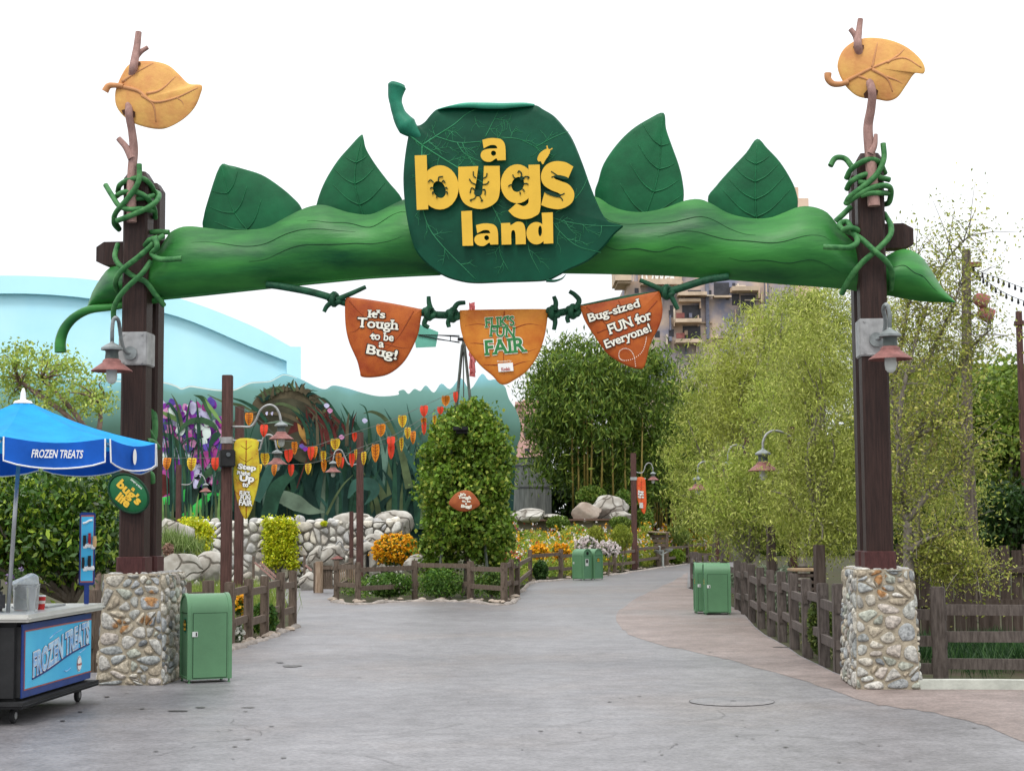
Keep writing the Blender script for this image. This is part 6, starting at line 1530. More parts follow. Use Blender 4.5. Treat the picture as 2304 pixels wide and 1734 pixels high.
# leaf banners on the poles
m_ybl = M('yellow_leaf_banner', (.62, .53, .035), .6, .3, 2.6, .1, 14, contrast=(.44, .70), col2=(.42, .15, .025), detail=8)
m_rbl = M('red_leaf_banner', (.62, .06, .025), .6, .3, 3, col2=(.70, .16, .04))
def pole_banner(label, pl, k, pts, off, mat, words, cen):
    u, v = Z1p(k, *cen); t = thing('pole_banner', label, 'banner', tuple(pl.at(u, v, off)))
    pw = Pillow(pl, Z(k, pts), off, .03, .012, (u, v), 4, 3); mb = MB(); pw.mesh(mb); mb.build('leaf_sheet', mat, t, smooth=True, angle=60)
    mb = MB(); ys = [p[1] for p in pts]; q = Z(k, [(cen[0], min(ys) + 5), (cen[0] - 4, cen[1]), (cen[0], max(ys) - 15)])
    mb.tube([pw.on(a, b, -.003) for a, b in catmull(q, 6)], .012, 5)
    for i in range(5):
        y = min(ys) + (max(ys) - min(ys)) * (.12 + .16 * i); w = (max(p[0] for p in pts) - min(p[0] for p in pts)) * .42
        for s in (-1, 1): 
            qq = [a for a in Z(k, [(cen[0], y), (cen[0] + s * w * .5, y - w * .35), (cen[0] + s * w, y - w * .8)]) if pw.k(*a) < .98]
            if len(qq) > 1: mb.tube([pw.on(a, b, -.003) for a, b in qq], .007, 4)
    mb.build('veins', m_banv, t, smooth=True)
    sc = ZM[k][2]
    for grp in (words[:-3], words[-3:]):
        mb = MB()
        for (s, x, y, w, h, r, b_) in grp: letters(mb, lambda a, b, o: pl.at(a, b, o), s, *Z1p(k, x, y), w * sc, h * sc, r, off - .045, 0, b_, 0, 0, 1, None, (.05, 1))
        mb.build('lettering', [m_white, m_dark], t)
pole_banner('yellow spotted leaf banner with white lettering on the nearest lamp pole', plA, 'A3', [(890, 672), (1138, 672), (1150, 780), (1166, 1000), (1150, 1200), (1100, 1400), (1055, 1530), (1000, 1602), (940, 1500), (890, 1330), (860, 1150), (866, 900)], -.02, m_ybl,
            [("Step", 1018, 1000, 205, 78, -6, .05), ("Right", 980, 1066, 150, 50, -5, .05), ("Up", 1017, 1132, 160, 100, -5, .05), ("to", 1000, 1200, 64, 42, -5, .05), ("FLIK'S", 992, 1296, 116, 52, -4, .04), ("FUN", 1000, 1350, 112, 52, -4, .04), ("FAIR", 1003, 1408, 150, 62, -4, .04)], (1010, 1100))
pole_banner('red leaf banner with small white lettering on the pole at the path bend', plF, 'B2', [(1430, 372), (1520, 370), (1534, 500), (1540, 650), (1522, 758), (1490, 735), (1445, 620), (1428, 500)], -.02, m_rbl,
            [("Step", 1478, 520, 60, 30, -4, .05), ("Right", 1478, 548, 62, 26, -4, .05), ("Up to", 1480, 578, 62, 30, -4, .05), ("FLIK'S", 1484, 648, 36, 18, -4, .05), ("FUN", 1484, 668, 36, 18, -4, .05), ("FAIR", 1486, 686, 40, 20, -4, .05)], (1485, 560))

# ------------------------------------------------------------------ leaf bunting
m_fo = M('flag_orange', (.72, .24, .02), .6, .15, 9, transl=.25); m_fy = M('flag_yellow', (.74, .50, .035), .6, .15, 9, transl=.25); m_fr = M('flag_red', (.70, .055, .025), .6, .15, 9, transl=.25)
m_fv = M('flag_vein', (.25, .06, .015), .6, .1); m_wire = M('thin_wire', (.12, .13, .12), .6, .1)
FL = {'O': m_fo, 'Y': m_fy, 'R': m_fr}
def bunting(label, flags, ends, Y0, Y1):
    xs = [f[0] for f in flags]; pts = sorted([ends[0], ends[1]] + [(f[0], f[1] - f[3] / 2) for f in flags])
    xa, xb = pts[0][0], pts[-1][0]; YY = lambda x: Y0 + (Y1 - Y0) * (x - xa) / (xb - xa)
    w3 = lambda x, y: P(*Z1p('Z6', x, y), YY(x))
    t = thing('leaf_bunting', label, 'bunting', tuple(w3(*pts[0])), 'strings of leaf flags')
    mb = MB(); mb.tube([w3(x, y) for x, y in catmull(pts, 4)], .008, 4); mb.build('string', m_wire, t)
    for (x, y, w, h, c) in flags:
        mb = MB(); bend = random.uniform(-.10, .10)
        prof = [(0, .40), (.08, .47), (.3, .5), (.55, .44), (.78, .3), (.93, .12), (1, 0)]
        c0 = w3(x, y - h / 2); pz = PX(YY(x)) / ZM['Z6'][2]; W, H = w / pz, h / pz; tw_ = random.uniform(-.5, .5)
        def fp(a, b): return c0 + Vector((a * W * math.cos(tw_), a * W * math.sin(tw_) + bend * math.sin(b * 2.5) + .05 * abs(a), -b * H))
        Lf = [fp(-k, s) for s, k in prof]; Rt = [fp(k, s) for s, k in prof]; Md = [fp(0, s) for s, k in prof]; n = len(prof)
        mb.add(Lf + Md + Rt, [(i, i + 1, n + i + 1, n + i) for i in range(n - 1)] + [(n + i, n + i + 1, 2 * n + i + 1, 2 * n + i) for i in range(n - 1)], 0)
        e = Vector((0, -.012, 0)); mb.tube([p + e for p in Md], .010, 4, 1)
        if c != 'R':
            for s in (.12, .3, .48, .66):
                for d in (-1, 1): mb.tube([fp(0, s + .1) + e, fp(d * .40 * (1 - s * .55), s - .02) + e], .007, 3, 1)
        mb.build('leaf_flag', [FL[c], m_fv], t)
A5z = lambda x, y, w, h, c: ((900 + x * .21614 - 340) / .37237, (640 + y * .21614 - 800) / .37237, w * .58, h * .58, c)
bunting('short string of three leaf flags between the gate post and the nearest lamp pole', [(98, 655, 58, 78, 'O'), (247, 658, 56, 82, 'Y'), (390, 655, 52, 80, 'R')], [(10, 600), (470, 600)], 40, 33.5)
bunting('lowest string of leaf flags crossing in front of the mural', [(655, 685, 36, 60, 'Y'), (745, 693, 38, 72, 'O'), (845, 693, 38, 74, 'R'), (950, 685, 40, 70, 'Y'), (1042, 668, 38, 76, 'O'), (1132, 632, 38, 88, 'O'), (1212, 632, 38, 84, 'R'), (1285, 622, 34, 84, 'Y'), (1355, 590, 50, 112, 'O'), (1450, 580, 44, 95, 'R'), (1512, 537, 28, 86, 'Y'), (1583, 497, 34, 82, 'O'), A5z(250, 1500, 56, 140, 'R'), A5z(360, 1410, 42, 100, 'Y')], [(500, 600), (1790, 330)], 38, 45.5)
bunting('highest string of leaf flags climbing from the lamp poles to the windmill', [(592, 385, 50, 80, 'O'), (683, 455, 48, 78, 'R'), (775, 530, 30, 55, 'Y'), (865, 560, 36, 80, 'O'), (965, 592, 44, 86, 'R'), (1112, 537, 58, 70, 'Y'), (1228, 492, 32, 58, 'R'), (1388, 452, 62, 78, 'O'), (1518, 398, 54, 76, 'Y'), A5z(250, 1320, 92, 124, 'R'), A5z(475, 1212, 92, 112, 'O'), A5z(578, 1175, 52, 120, 'R')], [(500, 300), A5z(615, 1085, 0, 0, 'R')[:2]], 38, 45.6)
bunting('middle string of leaf flags overlapping the other two before the mural', [(686, 628, 54, 78, 'Y'), (830, 606, 54, 80, 'R'), (990, 585, 34, 76, 'O'), (1040, 612, 34, 72, 'Y'), (1152, 648, 32, 70, 'R'), (1236, 602, 18, 72, 'Y'), (1450, 525, 50, 74, 'R'), (1550, 470, 42, 74, 'Y'), A5z(245, 1425, 62, 80, 'O'), A5z(420, 1312, 72, 84, 'R')], [(500, 560), A5z(600, 1180, 0, 0, 'R')[:2]], 38, 45.8)

# ------------------------------------------------------------------ windmill on the island
WM = 46.0; WP = facing(WM)
m_wm = M('windmill_grey_green', (.10, .115, .10), .6, .25, 5); m_vane = M('windmill_vane_green', (.13, .40, .31), .6, .12, 2); m_blade = M('windmill_blade_red', (.48, .10, .10), .6, .25, 4)
ap = WP.at(1042.6, 776); wm = thing('windmill', 'small windmill with a green tail vane and red blades rising from the leafy column', 'windmill', (ap.x, WM, 0))
foot_ = 1.0
for sx in (-1, 1):
    for sy in (-1, 1):
        mb = MB(); mb.bar((ap.x + sx * .03, WM + sy * .03, ap.z), (ap.x + sx * .72, WM + sy * .72, 0), .055, .055); mb.build('leg', m_wm, wm)
mb = MB(); mb.tube([(ap.x, WM, .5), (ap.x, WM, ap.z + .15)], .018, 6); mb.lathe([(.06, -.2), (.04, -.1), (.055, 0), (.03, .12)], ap, 10)
for z in (ap.z * .55, ap.z * .75):
    k = .72 * (1 - z / ap.z) + .03
    for a, b in (((-1, -1), (1, -1)), ((1, -1), (1, 1)), ((1, 1), (-1, 1)), ((-1, 1), (-1, -1))): mb.bar((ap.x + a[0] * k, WM + a[1] * k, z), (ap.x + b[0] * k, WM + b[1] * k, z), .03, .03)
mb.build('mast', m_wm, wm)
mb = MB(); mb.poly([WP.at(*p) for p in Z('A5', [(160, 400), (215, 418), (400, 495), (372, 648), (165, 657), (150, 540)])], back=(0, .03, 0)); mb.build('tail_vane', m_vane, wm)
mb = MB()
for a, b in (((190, 524), (620, 532)), ((190, 528), (620, 606)), ((390, 528), (620, 545)), ((525, 530), (525, 592)), ((390, 570), (620, 600))): mb.bar(WP.at(*Z1p('A5', *a), -.03), WP.at(*Z1p('A5', *b), -.03), .025, .025)
hc = WP.at(1062, 764); mb.bar(WP.at(*Z1p('A5', 600, 570)), hc, .09, .09); mb.build('tail_boom', m_black, wm)
mb = MB(); RB = 84 / PX(WM)
for i in range(14):
    a = 2 * math.pi * i / 14 + .22; u_ = Vector((0, math.cos(a), math.sin(a))); v_ = Vector((.45, -math.sin(a) * .9, math.cos(a) * .9)).normalized()
    mb.poly([hc + u_ * .25 - v_ * .06, hc + u_ * RB - v_ * .17, hc + u_ * RB + v_ * .17, hc + u_ * .25 + v_ * .06], back=(.012, 0, 0))
for rr in (RB * .55, RB * .9): mb.tube([hc + Vector((0, math.cos(a) * rr, math.sin(a) * rr)) for a in [i * math.pi / 14 for i in range(29)]], .012, 4)
mb.build('rotor', m_blade, wm)
mb = MB(); a, b = WP.at(*Z1p('A5', 555, 1560), -1.2), WP.at(*Z1p('A5', 710, 1480), -1.2)
mb.box(((a.x + b.x) / 2, WM - 1.2, b.z - .05), (abs(b.x - a.x), .5, .09)); mb.box(((a.x + b.x) / 2 + .03, WM - 1.05, (a.z + b.z) / 2 - .02), (abs(b.x - a.x) * .75, .4, abs(b.z - a.z) * .6)); mb.build('platform', m_black, wm)

# ------------------------------------------------------------------ foliage
def fol(name): return M(name, (1, 1, 1), .5, .12, 3, attr=True, transl=.3, spec=.3)
m_leaf = fol('foliage'); m_gloss = M('glossy_foliage', (1, 1, 1), .3, .1, 3, attr=True, transl=.2, spec=.5)
m_bark = M('bark', (.10, .08, .06), .95, .4, 5, .6, 20, stretch=(3, 3, .8), col2=(.19, .16, .13)); m_barkg = M('grey_bark', (.17, .145, .12), .95, .35, 5, .5, 20, stretch=(3, 3, .8), col2=(.26, .23, .20))
m_culm = M('bamboo_culm', (.20, .15, .035), .5, .3, 5, stretch=(2, 2, .6), col2=(.31, .24, .07))
def E(u, v, Y, ru, rv, rd=None):
    c = P(u, v, Y); return ((c.x, c.y, c.z), (ru / PX(Y), rd if rd else ru / PX(Y), rv / PX(Y)))
def tree(name, label, cat, base, lobes, ncl, per, crad, size, colr, tip, aspect=.4, droop=0, tr=.12, fork=None, limbs=14, group=None, shell=.45, tipshare=.2, mat=None, bark=None, updir=None, jit=.2):
    t = thing(name, label, cat, tuple(base), group)
    pts, cols, cents = clumped(lobes, ncl, per, crad, colr, tip, jit, tipshare, shell)
    k = pts[:, 2] > .05; pts, cols = pts[k], cols[k]
    leaf_object('crown', pts, size, cols, mat or m_leaf, t, aspect, droop, updir)
    mb = MB(); b = Vector(base)
    top_ = Vector(lobes[0][0]); fk = Vector(fork) if fork else b + (top_ - b) * .4
    mid = b + (fk - b) * .5 + Vector((random.uniform(-.1, .1), 0, 0))
    mb.tube(cat3([b, mid, fk], 5), [tr * (1 - .35 * i / 10) for i in range(11)], 8)
    ch = cents[RNG.choice(len(cents), min(limbs, len(cents)), replace=False)]
    limb_tubes(mb, fk, [Vector(c) for c in ch], tr * .6)
    mb.build('trunk', bark or m_bark, t, smooth=True)
    return t
def patch(name, label, cat, k, poly, Y, thick, n, size, colr, tip, aspect=.5, tipshare=.3, mat=None, group=None, updir=None, kind=None, droop=0, jit=.22, clump=0):
    q = in_poly(Z(k, poly) if k else poly, n)
    pts = np.array([tuple(P(u, v, Y + random.uniform(-thick, thick))) for u, v in q])
    if clump:
        idx = RNG.integers(0, max(1, n // clump), n); cen = pts[:max(1, n // clump)]; pts = cen[idx % len(cen)] + RNG.normal(size=(n, 3)) * size * .8
        bright = RNG.uniform(.7, 1.3, len(cen))[idx % len(cen)][:, None]
    else: bright = 1.0
    pts[:, 2] = np.maximum(pts[:, 2], .03)
    o = leaf_object(name, pts, size, leaf_cols(n, colr, tip, jit, tipshare) * bright, mat or m_leaf, None, aspect, droop, updir)
    return tag(o, label, cat, group, kind)
# leafy column round the windmill
tb_ = G(1047, 1335); tcY = 46.0
top_lobes = [E(1047, 1010, tcY, 86, 95), E(1042, 1100, tcY, 100, 80), E(1060, 960, tcY, 58, 60), E(1050, 1180, tcY, 96, 75), E(1000, 1040, tcY, 45, 90), E(1100, 1050, tcY, 50, 90), E(985, 1230, tcY, 40, 80), E(1110, 1230, tcY, 42, 80)]
tree('leafy_column', 'tall rounded column of bright green climbing leaves inside the island fence', 'topiary', (tb_.x, tcY, 0), top_lobes, 1250, 28, .14, .13, (.135, .235, .024), (.34, .40, .06), .75, .2, .08, (tb_.x, tcY, 1.6), 26, None, .62, .20, jit=.28)
pq = Z('Z7', [(332, 850), (370, 795), (420, 768), (470, 768), (510, 800), (545, 860), (500, 895), (450, 910), (400, 905), (355, 880)]); PLQ = facing(44.2)
SLAB[0] = True
t = thing('leaf_plaque', 'brown leaf shaped sign with pale lettering on the front of the leafy column', 'sign', tuple(PLQ.at(*Z1p('Z7', 437, 910))))
pw = Pillow(PLQ, pq, 0, .04, .03, Z1p('Z7', 437, 845), 4, 3); mb = MB(); pw.mesh(mb); mb.build('board', M('plaque_brown', (.24, .055, .02), .55, .35, 4, col2=(.36, .10, .03)), t, smooth=True, angle=60)
mb = MB()
for s, x, y, w, h in (("It's", 430, 792, 36, 16), ("Tough", 440, 815, 84, 24), ("to be", 452, 838, 56, 15), ("a", 450, 856, 10, 10), ("Bug!", 452, 876, 68, 26)): letters(mb, lambda a, b, o: PLQ.at(a, b, o), s, *Z1p('Z7', x, y), w * .33, h * .33, -3, -.05, 0, .05)
mb.build('lettering', m_cream, t)
SLAB[0] = False
# glossy dark shrub behind the cart
b_ = P(150, 1400, 27); tree('glossy_shrub', 'dense glossy dark green shrub behind the treats cart', 'shrub', (b_.x, 27, 0), [E(70, 1165, 27, 135, 112, 1.2), E(195, 1140, 27, 66, 90, .9), E(130, 1235, 27, 125, 75, 1.0), E(-60, 1180, 27, 110, 130, 1.2), E(220, 1225, 27, 50, 60, .8)], 520, 34, .17, .135, (.05, .12, .012), (.30, .42, .045), .42, 0, .09, (b_.x + .1, 27, .7), 16, None, .5, .24, m_gloss, updir=(0, -.3, .5), jit=.35)
# open light green tree in front of the hall
t2 = thing('open_tree', 'open branched tree with tufts of light green leaves in front of the pale blue hall', 'tree', tuple(P(215, 1250, 36) * 1)); t2.location.z = 0; WLOC[t2] = Vector(t2.location)
cl = Z('B7', [(80, 680), (200, 600), (330, 760), (440, 690), (520, 700), (210, 800), (100, 900), (380, 950), (620, 840), (30, 780), (640, 1010), (420, 1000), (200, 960), (60, 980), (560, 1040), (740, 1020), (30, 620), (120, 575), (160, 690), (300, 620), (490, 650), (370, 715), (560, 745), (420, 800), (300, 810), (740, 790), (180, 760), (60, 740), (520, 830), (620, 920), (700, 900), (350, 880), (150, 860), (40, 850), (250, 900), (450, 900), (560, 880), (10, 690), (260, 720), (230, 660), (100, 660), (340, 660), (480, 720), (400, 860), (580, 960), (100, 800), (760, 930), (680, 970), (500, 960), (320, 960)])
cc = [P(u, v, 36 + random.uniform(-1.2, 1.2)) for u, v in cl]
lp = np.vstack([np.array(c)[None] + RNG.normal(size=(85, 3)) * np.array([.15, .15, .10]) for c in cc]); lc = leaf_cols(len(lp), (.27, .38, .06), (.46, .54, .12), .25, .35)
leaf_object('crown', lp, .095, lc, m_leaf, t2, .5, 0, (0, 0, .4))
mb = MB(); bx = Vector(t2.location); fk = P(215, 1000, 36); mb.tube(cat3([bx, (bx + fk) / 2 + Vector((.1, 0, 0)), fk], 5), [.09 - .003 * i for i in range(11)], 8)
f2 = [P(u, v, 36) for u, v in Z('B7', [(220, 880), (300, 800), (700, 950), (150, 820)])]
for f in f2: mb.tube(cat3([fk, (fk + f) / 2 + Vector((.05, .1, .05)), f], 4), [.07 - .004 * i for i in range(9)], 7)
for c in cc: limb_tubes(mb, min(f2, key=lambda f: (f - c).length), [c], .03, n=5)
mb.build('trunk', M('pinkish_bark', (.20, .14, .115), .95, .3, 6, .4, 20), t2, smooth=True)
# dark bamboo
def bamboo(label, lobes, ncl, per, Y, culms, colr, tip, base, size=.34, group='bamboo clumps'):
    t = thing('bamboo_clump', label, 'bamboo', base, group)
    pts, cols, _ = clumped(lobes, ncl, per, .42, colr, tip, .3, .25, .35); k = pts[:, 2] > .1
    leaf_object('foliage', pts[k], size, cols[k], m_leaf, t, .24, .9)
    for (u, v0, v1, Yc) in culms:
        a, b = P(u, v1, Yc), P(u + random.uniform(-6, 6), v0, Yc); a.z = max(a.z, 0); mb = MB()
        mb.tube([a, (a + b) / 2 + Vector((random.uniform(-.05, .05), 0, 0)), b], [.055, .05, .03], 6); mb.build('culm', m_culm, t, smooth=True)
bamboo('dense dark green bamboo clump rising behind the rock mound', [E(1290, 840, 82, 95, 80, 3), E(1400, 830, 82, 105, 72, 3), E(1235, 925, 82, 60, 85, 2.5), E(1345, 960, 82, 150, 120, 3), E(1475, 930, 83, 90, 140, 3), E(1400, 1070, 83, 160, 90, 2.5), E(1250, 1030, 82, 55, 65, 2), E(1330, 900, 81, 120, 120, 2.5)],
       1100, 34, 82, [(1290, 880, 1150, 80.4), (1380, 930, 1150, 80.3), (1410, 980, 1150, 80.5), (1440, 940, 1160, 80.6), (1322, 900, 1150, 80.2), (1328, 860, 1150, 80), (1352, 950, 1150, 80), (1316, 880, 1120, 80.3), (1302, 1000, 1150, 80.4)], (.095, .165, .020), (.26, .34, .055), (P(1350, 1200, 82).x, 82, 0))
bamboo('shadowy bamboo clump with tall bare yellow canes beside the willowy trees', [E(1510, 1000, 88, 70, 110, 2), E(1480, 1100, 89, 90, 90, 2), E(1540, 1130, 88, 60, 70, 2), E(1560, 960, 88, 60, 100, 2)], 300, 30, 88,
       [(1478, 960, 1200, 84), (1490, 940, 1200, 83.6), (1466, 1000, 1200, 84.2), (1500, 1010, 1200, 84), (1484, 1050, 1200, 84.4), (1510, 1080, 1200, 84), (1455, 1090, 1195, 84), (1520, 1100, 1210, 84.4), (1470, 1100, 1200, 83.8)], (.022, .045, .008), (.06, .09, .02), (P(1500, 1200, 88).x, 88, 0))  # the clump's shade is put into its darkened leaf colour
tag(leaf_object('hedge_backdrop', in_ellipsoid(9000, tuple(P(1480, 1110, 96)), (7.5, 1.5, 2.6), 0), .5, leaf_cols(9000, (.02, .04, .008)), m_leaf, None, .5), 'dark unlit wood behind the bamboo', 'trees', kind='stuff')  # lack of light is put into the near-black leaf colour
# willowy olive trees
WC, WT = (.27, .33, .052), (.48, .51, .13)
def willow(label, base, lobes, ncl, tr=.10, size=.17, colr=WC, fork=None):
    tree('willowy_tree', label, 'tree', base, lobes, int(ncl * .9), 74, .24, size * .72, colr, WT, .24, .6, tr, fork, 18, 'willowy trees beside the right fence', .35, .3, None, m_barkg, jit=.3)
gx = lambda u, Y: (P(u, 1200, Y).x, Y, 0)
willow('willowy olive tree furthest down the path, touching the dark bamboo', gx(1620, 58), [E(1585, 880, 58, 62, 120, 2.2), E(1560, 1040, 58, 62, 120, 2), E(1640, 1000, 58, 90, 170, 2.2), E(1590, 1140, 58, 75, 80, 2)], 330, .12, .22)
willow('willowy olive tree with the tallest rounded top below the hotel tower', gx(1690, 48), [E(1690, 790, 48, 75, 105, 1.8), E(1700, 950, 48, 100, 140, 2), E(1640, 900, 48, 60, 90, 1.6)], 360, .12, .19, (.34, .385, .062))
willow('willowy olive tree in the middle of the row behind the green bins', gx(1700, 38), [E(1660, 1110, 38, 95, 95, 1.4), E(1740, 1080, 38, 85, 110, 1.4), E(1700, 1190, 38, 110, 55, 1.2), E(1770, 940, 38, 80, 120, 1.2)], 400, .09, .15, (.28, .35, .055))
willow('willowy olive tree crowding the back of the right gate post', gx(1835, 31), [E(1830, 800, 31, 75, 110, 1.1), E(1850, 950, 31, 80, 140, 1.2), E(1815, 1110, 31, 95, 110, 1.2), E(1890, 1080, 31, 50, 130, 1.0), E(1850, 1210, 31, 80, 55, .9)], 470, .08, .125, (.30, .35, .06))
willow('willowy olive tree whose top reaches the pod beside the gate post', gx(1800, 43), [E(1790, 720, 43, 70, 75, 1.5), E(1860, 710, 43, 60, 70, 1.4), E(1780, 850, 43, 70, 90, 1.4), E(1900, 830, 43, 45, 120, 1.4)], 330, .11, .16)
willow('willowy olive tree filling the gap between the gate post and the telephone pole', gx(2090, 36), [E(2000, 800, 36, 60, 150, 1.2), E(2060, 960, 36, 95, 140, 1.4), E(2120, 1090, 36, 90, 100, 1.3), E(2010, 1100, 36, 60, 110, 1.2), E(2110, 800, 36, 50, 90, 1.0)], 330, .10, .12, (.26, .31, .052))
# thin branching tree right of the gate post
t6 = thing('sparse_tree', 'thin branching tree with small sparse leaves just right of the gate post', 'tree', gx(2048, 25))
mb = MB(); B0 = Vector(t6.location); f1 = P(2042, 1170, 25); limbs6 = []
mb.tube(cat3([B0, P(2046, 1330, 25), P(2044, 1250, 25), f1], 5), [.12 - .004 * i for i in range(16)], 8)
for path6 in ([(2042, 1170), (2028, 1070), (2022, 960), (2040, 840), (2075, 720), (2120, 600), (2180, 530)], [(2042, 1170), (2090, 1110), (2150, 1050), (2180, 1010)], [(2028, 1070), (2060, 980), (2120, 890), (2180, 790), (2230, 740)], [(2024, 1000), (2010, 880), (2030, 760), (2050, 660), (2060, 580)], [(2042, 1170), (2010, 1120), (1990, 1060)], [(2044, 1250), (2100, 1260), (2170, 1270), (2230, 1300)], [(2044, 1240), (2090, 1210), (2150, 1200)], [(2040, 840), (2090, 800), (2140, 700), (2160, 640)], [(2060, 980), (2110, 960), (2170, 950)]):
    q = cat3([P(u, v, 25 + random.uniform(-.4, .4)) for u, v in path6], 5); mb.tube(q, [.055 * (1 - .85 * i / (len(q) - 1)) for i in range(len(q))], 6); limbs6 += q[len(q) // 4:]
tw6 = []
for q in limbs6:
    for _ in range(5):
        e = q + Vector((random.gauss(0, .32), random.gauss(0, .35), random.gauss(.05, .3))); mb.tube([q, (q + e) / 2 + Vector((0, 0, .04)), e], [.009, .006, .003], 4); tw6 += [e, (q + e) / 2]
mb.build('trunk', m_barkg, t6, smooth=True)
lp = np.vstack([np.array(c)[None] + RNG.normal(size=(15, 3)) * .13 for c in tw6])
low = in_ellipsoid(150, tuple(P(2140, 1255, 25)), (.55, .5, .42), 0); lp = np.vstack([lp] + [c[None] + RNG.normal(size=(16, 3)) * .09 for c in low])
leaf_object('crown', lp, .062, leaf_cols(len(lp), (.28, .32, .055), (.46, .44, .11), .35, .3), m_leaf, t6, .45, .2)
# background trees at the right
tree('background_tree', 'bright green bushy tree behind the telephone pole', 'tree', gx(2130, 52), [E(2110, 940, 52, 125, 130, 2.4), E(2060, 1080, 52, 100, 110, 2), E(2170, 1080, 52, 110, 110, 2.2)], 420, 30, .32, .24, (.13, .21, .028), (.28, .36, .06), .5, 0, .16, None, 12, 'trees behind the picket fence')
tree('background_tree', 'bright green bushy tree cut by the photo edge behind the picket fence', 'tree', gx(2290, 50), [E(2260, 900, 50, 100, 110, 2), E(2300, 1060, 50, 120, 130, 2.2), E(2380, 980, 50, 100, 140, 2)], 380, 30, .32, .22, (.14, .22, .028), (.30, .38, .06), .5, 0, .16, None, 12, 'trees behind the picket fence')
tree('background_tree', 'dark leafy tree low behind the picket fence, shaded by the others', 'tree', gx(2240, 40), [E(2230, 1170, 40, 150, 70, 1.3), E(2090, 1190, 40, 90, 60, 1.2), E(2350, 1170, 40, 120, 80, 1.3)], 330, 30, .25, .17, (.022, .055, .010), (.06, .11, .02), .5, 0, .12, None, 10, 'trees behind the picket fence')  # shade under the other crowns is put into the leaf colour
tag(leaf_object('far_wood', np.vstack([in_ellipsoid(12000, tuple(P(2190, 1060, 70)), (6.5, 1.2, 4.6), 0), in_ellipsoid(9000, tuple(P(1830, 1120, 105)), (8.0, 1.2, 4.2), 0)]), .5, leaf_cols(21000, (.085, .135, .022)), m_leaf, None, .5), 'dim mass of trees far behind the willowy trees', 'trees', kind='stuff')

# ------------------------------------------------------------------ creepers, grass and flowers
YG, YGT = (.46, .54, .02), (.70, .66, .03)
patch('hanging_shrub', 'yellow green creeper spilling over the wall, left of the tall brown pole', 'creeper', 'A8', [(340, 150), (470, 145), (600, 170), (650, 250), (655, 340), (620, 430), (600, 535), (545, 530), (510, 430), (440, 290), (350, 210)], 52.6, .3, 3400, .10, YG, YGT, .6, .4, None, 'yellow green creepers on the wall', clump=14)
patch('hanging_shrub', 'yellow green creeper hanging down the wall in two tails', 'creeper', 'A8', [(1245, 140), (1400, 130), (1560, 150), (1590, 240), (1580, 400), (1610, 640), (1600, 690), (1530, 670), (1480, 580), (1420, 480), (1410, 560), (1380, 640), (1300, 655), (1270, 480), (1255, 300)], 54.75, .13, 5600, .10, YG, YGT, .6, .35, None, 'yellow green creepers on the wall', clump=7)
patch('hanging_shrub', 'tiny yellow green tuft on top of the stone wall', 'creeper', 'B1', [(390, 225), (440, 205), (485, 225), (480, 265), (430, 275), (395, 255)], 54.8, .15, 220, .09, YG, YGT, .6, .4)
def grass(label, spots, h, n, colr, tip, spread, kind='stuff', aspect=.05, name='grass'):
    pts = []
    for (p, k) in spots:
        c = np.array(p); q = c[None] + RNG.normal(size=(int(n * k), 3)) * np.array([spread, spread, .0]); q[:, 2] += h * RNG.uniform(.25, .5, len(q)); pts.append(q)
    pts = np.vstack(pts)
    o = leaf_object(name, pts, h, leaf_cols(len(pts), colr, tip, .3, .3), m_leaf, None, aspect, 0, (0, 0, 2.0)); return tag(o, label, 'grass', kind=kind)
sp = [(G(random.uniform(395, 560), random.uniform(1385, 1425)), 1) for _ in range(70)] + [(P(random.uniform(380, 600), 1330, random.uniform(33, 46)) * 1, 1) for _ in range(120)]
sp = [(Vector((p.x, p.y, 0)), k) for p, k in sp]
grass('tall wispy green grass between the rail fence and the boulders', sp, .62, 60, (.15, .23, .03), (.32, .36, .09), .30, aspect=.022)
grass('fine green ornamental grass spilling from the sloping rock', [(P(*Z1p('A8', x, y), 50.5), 1) for x, y in ((200, 470), (260, 480), (330, 500), (400, 520), (470, 540), (180, 420))], .7, 130, (.16, .24, .06), (.30, .38, .14), .22, aspect=.03, kind=None, name='ornamental_grass')
sp = [(Vector((P(random.uniform(2080, 2420), 1300, 22).x, random.uniform(21, 25.5), 0)), 1) for _ in range(60)]
grass('dark green strappy grass clumps behind the three rail fence', sp, .36, 55, (.016, .052, .013), (.05, .11, .03), .16, aspect=.04)
def scatter_bed(poly, n, zf): return [(G(u, v), 1) for u, v in in_poly(poly, n)]
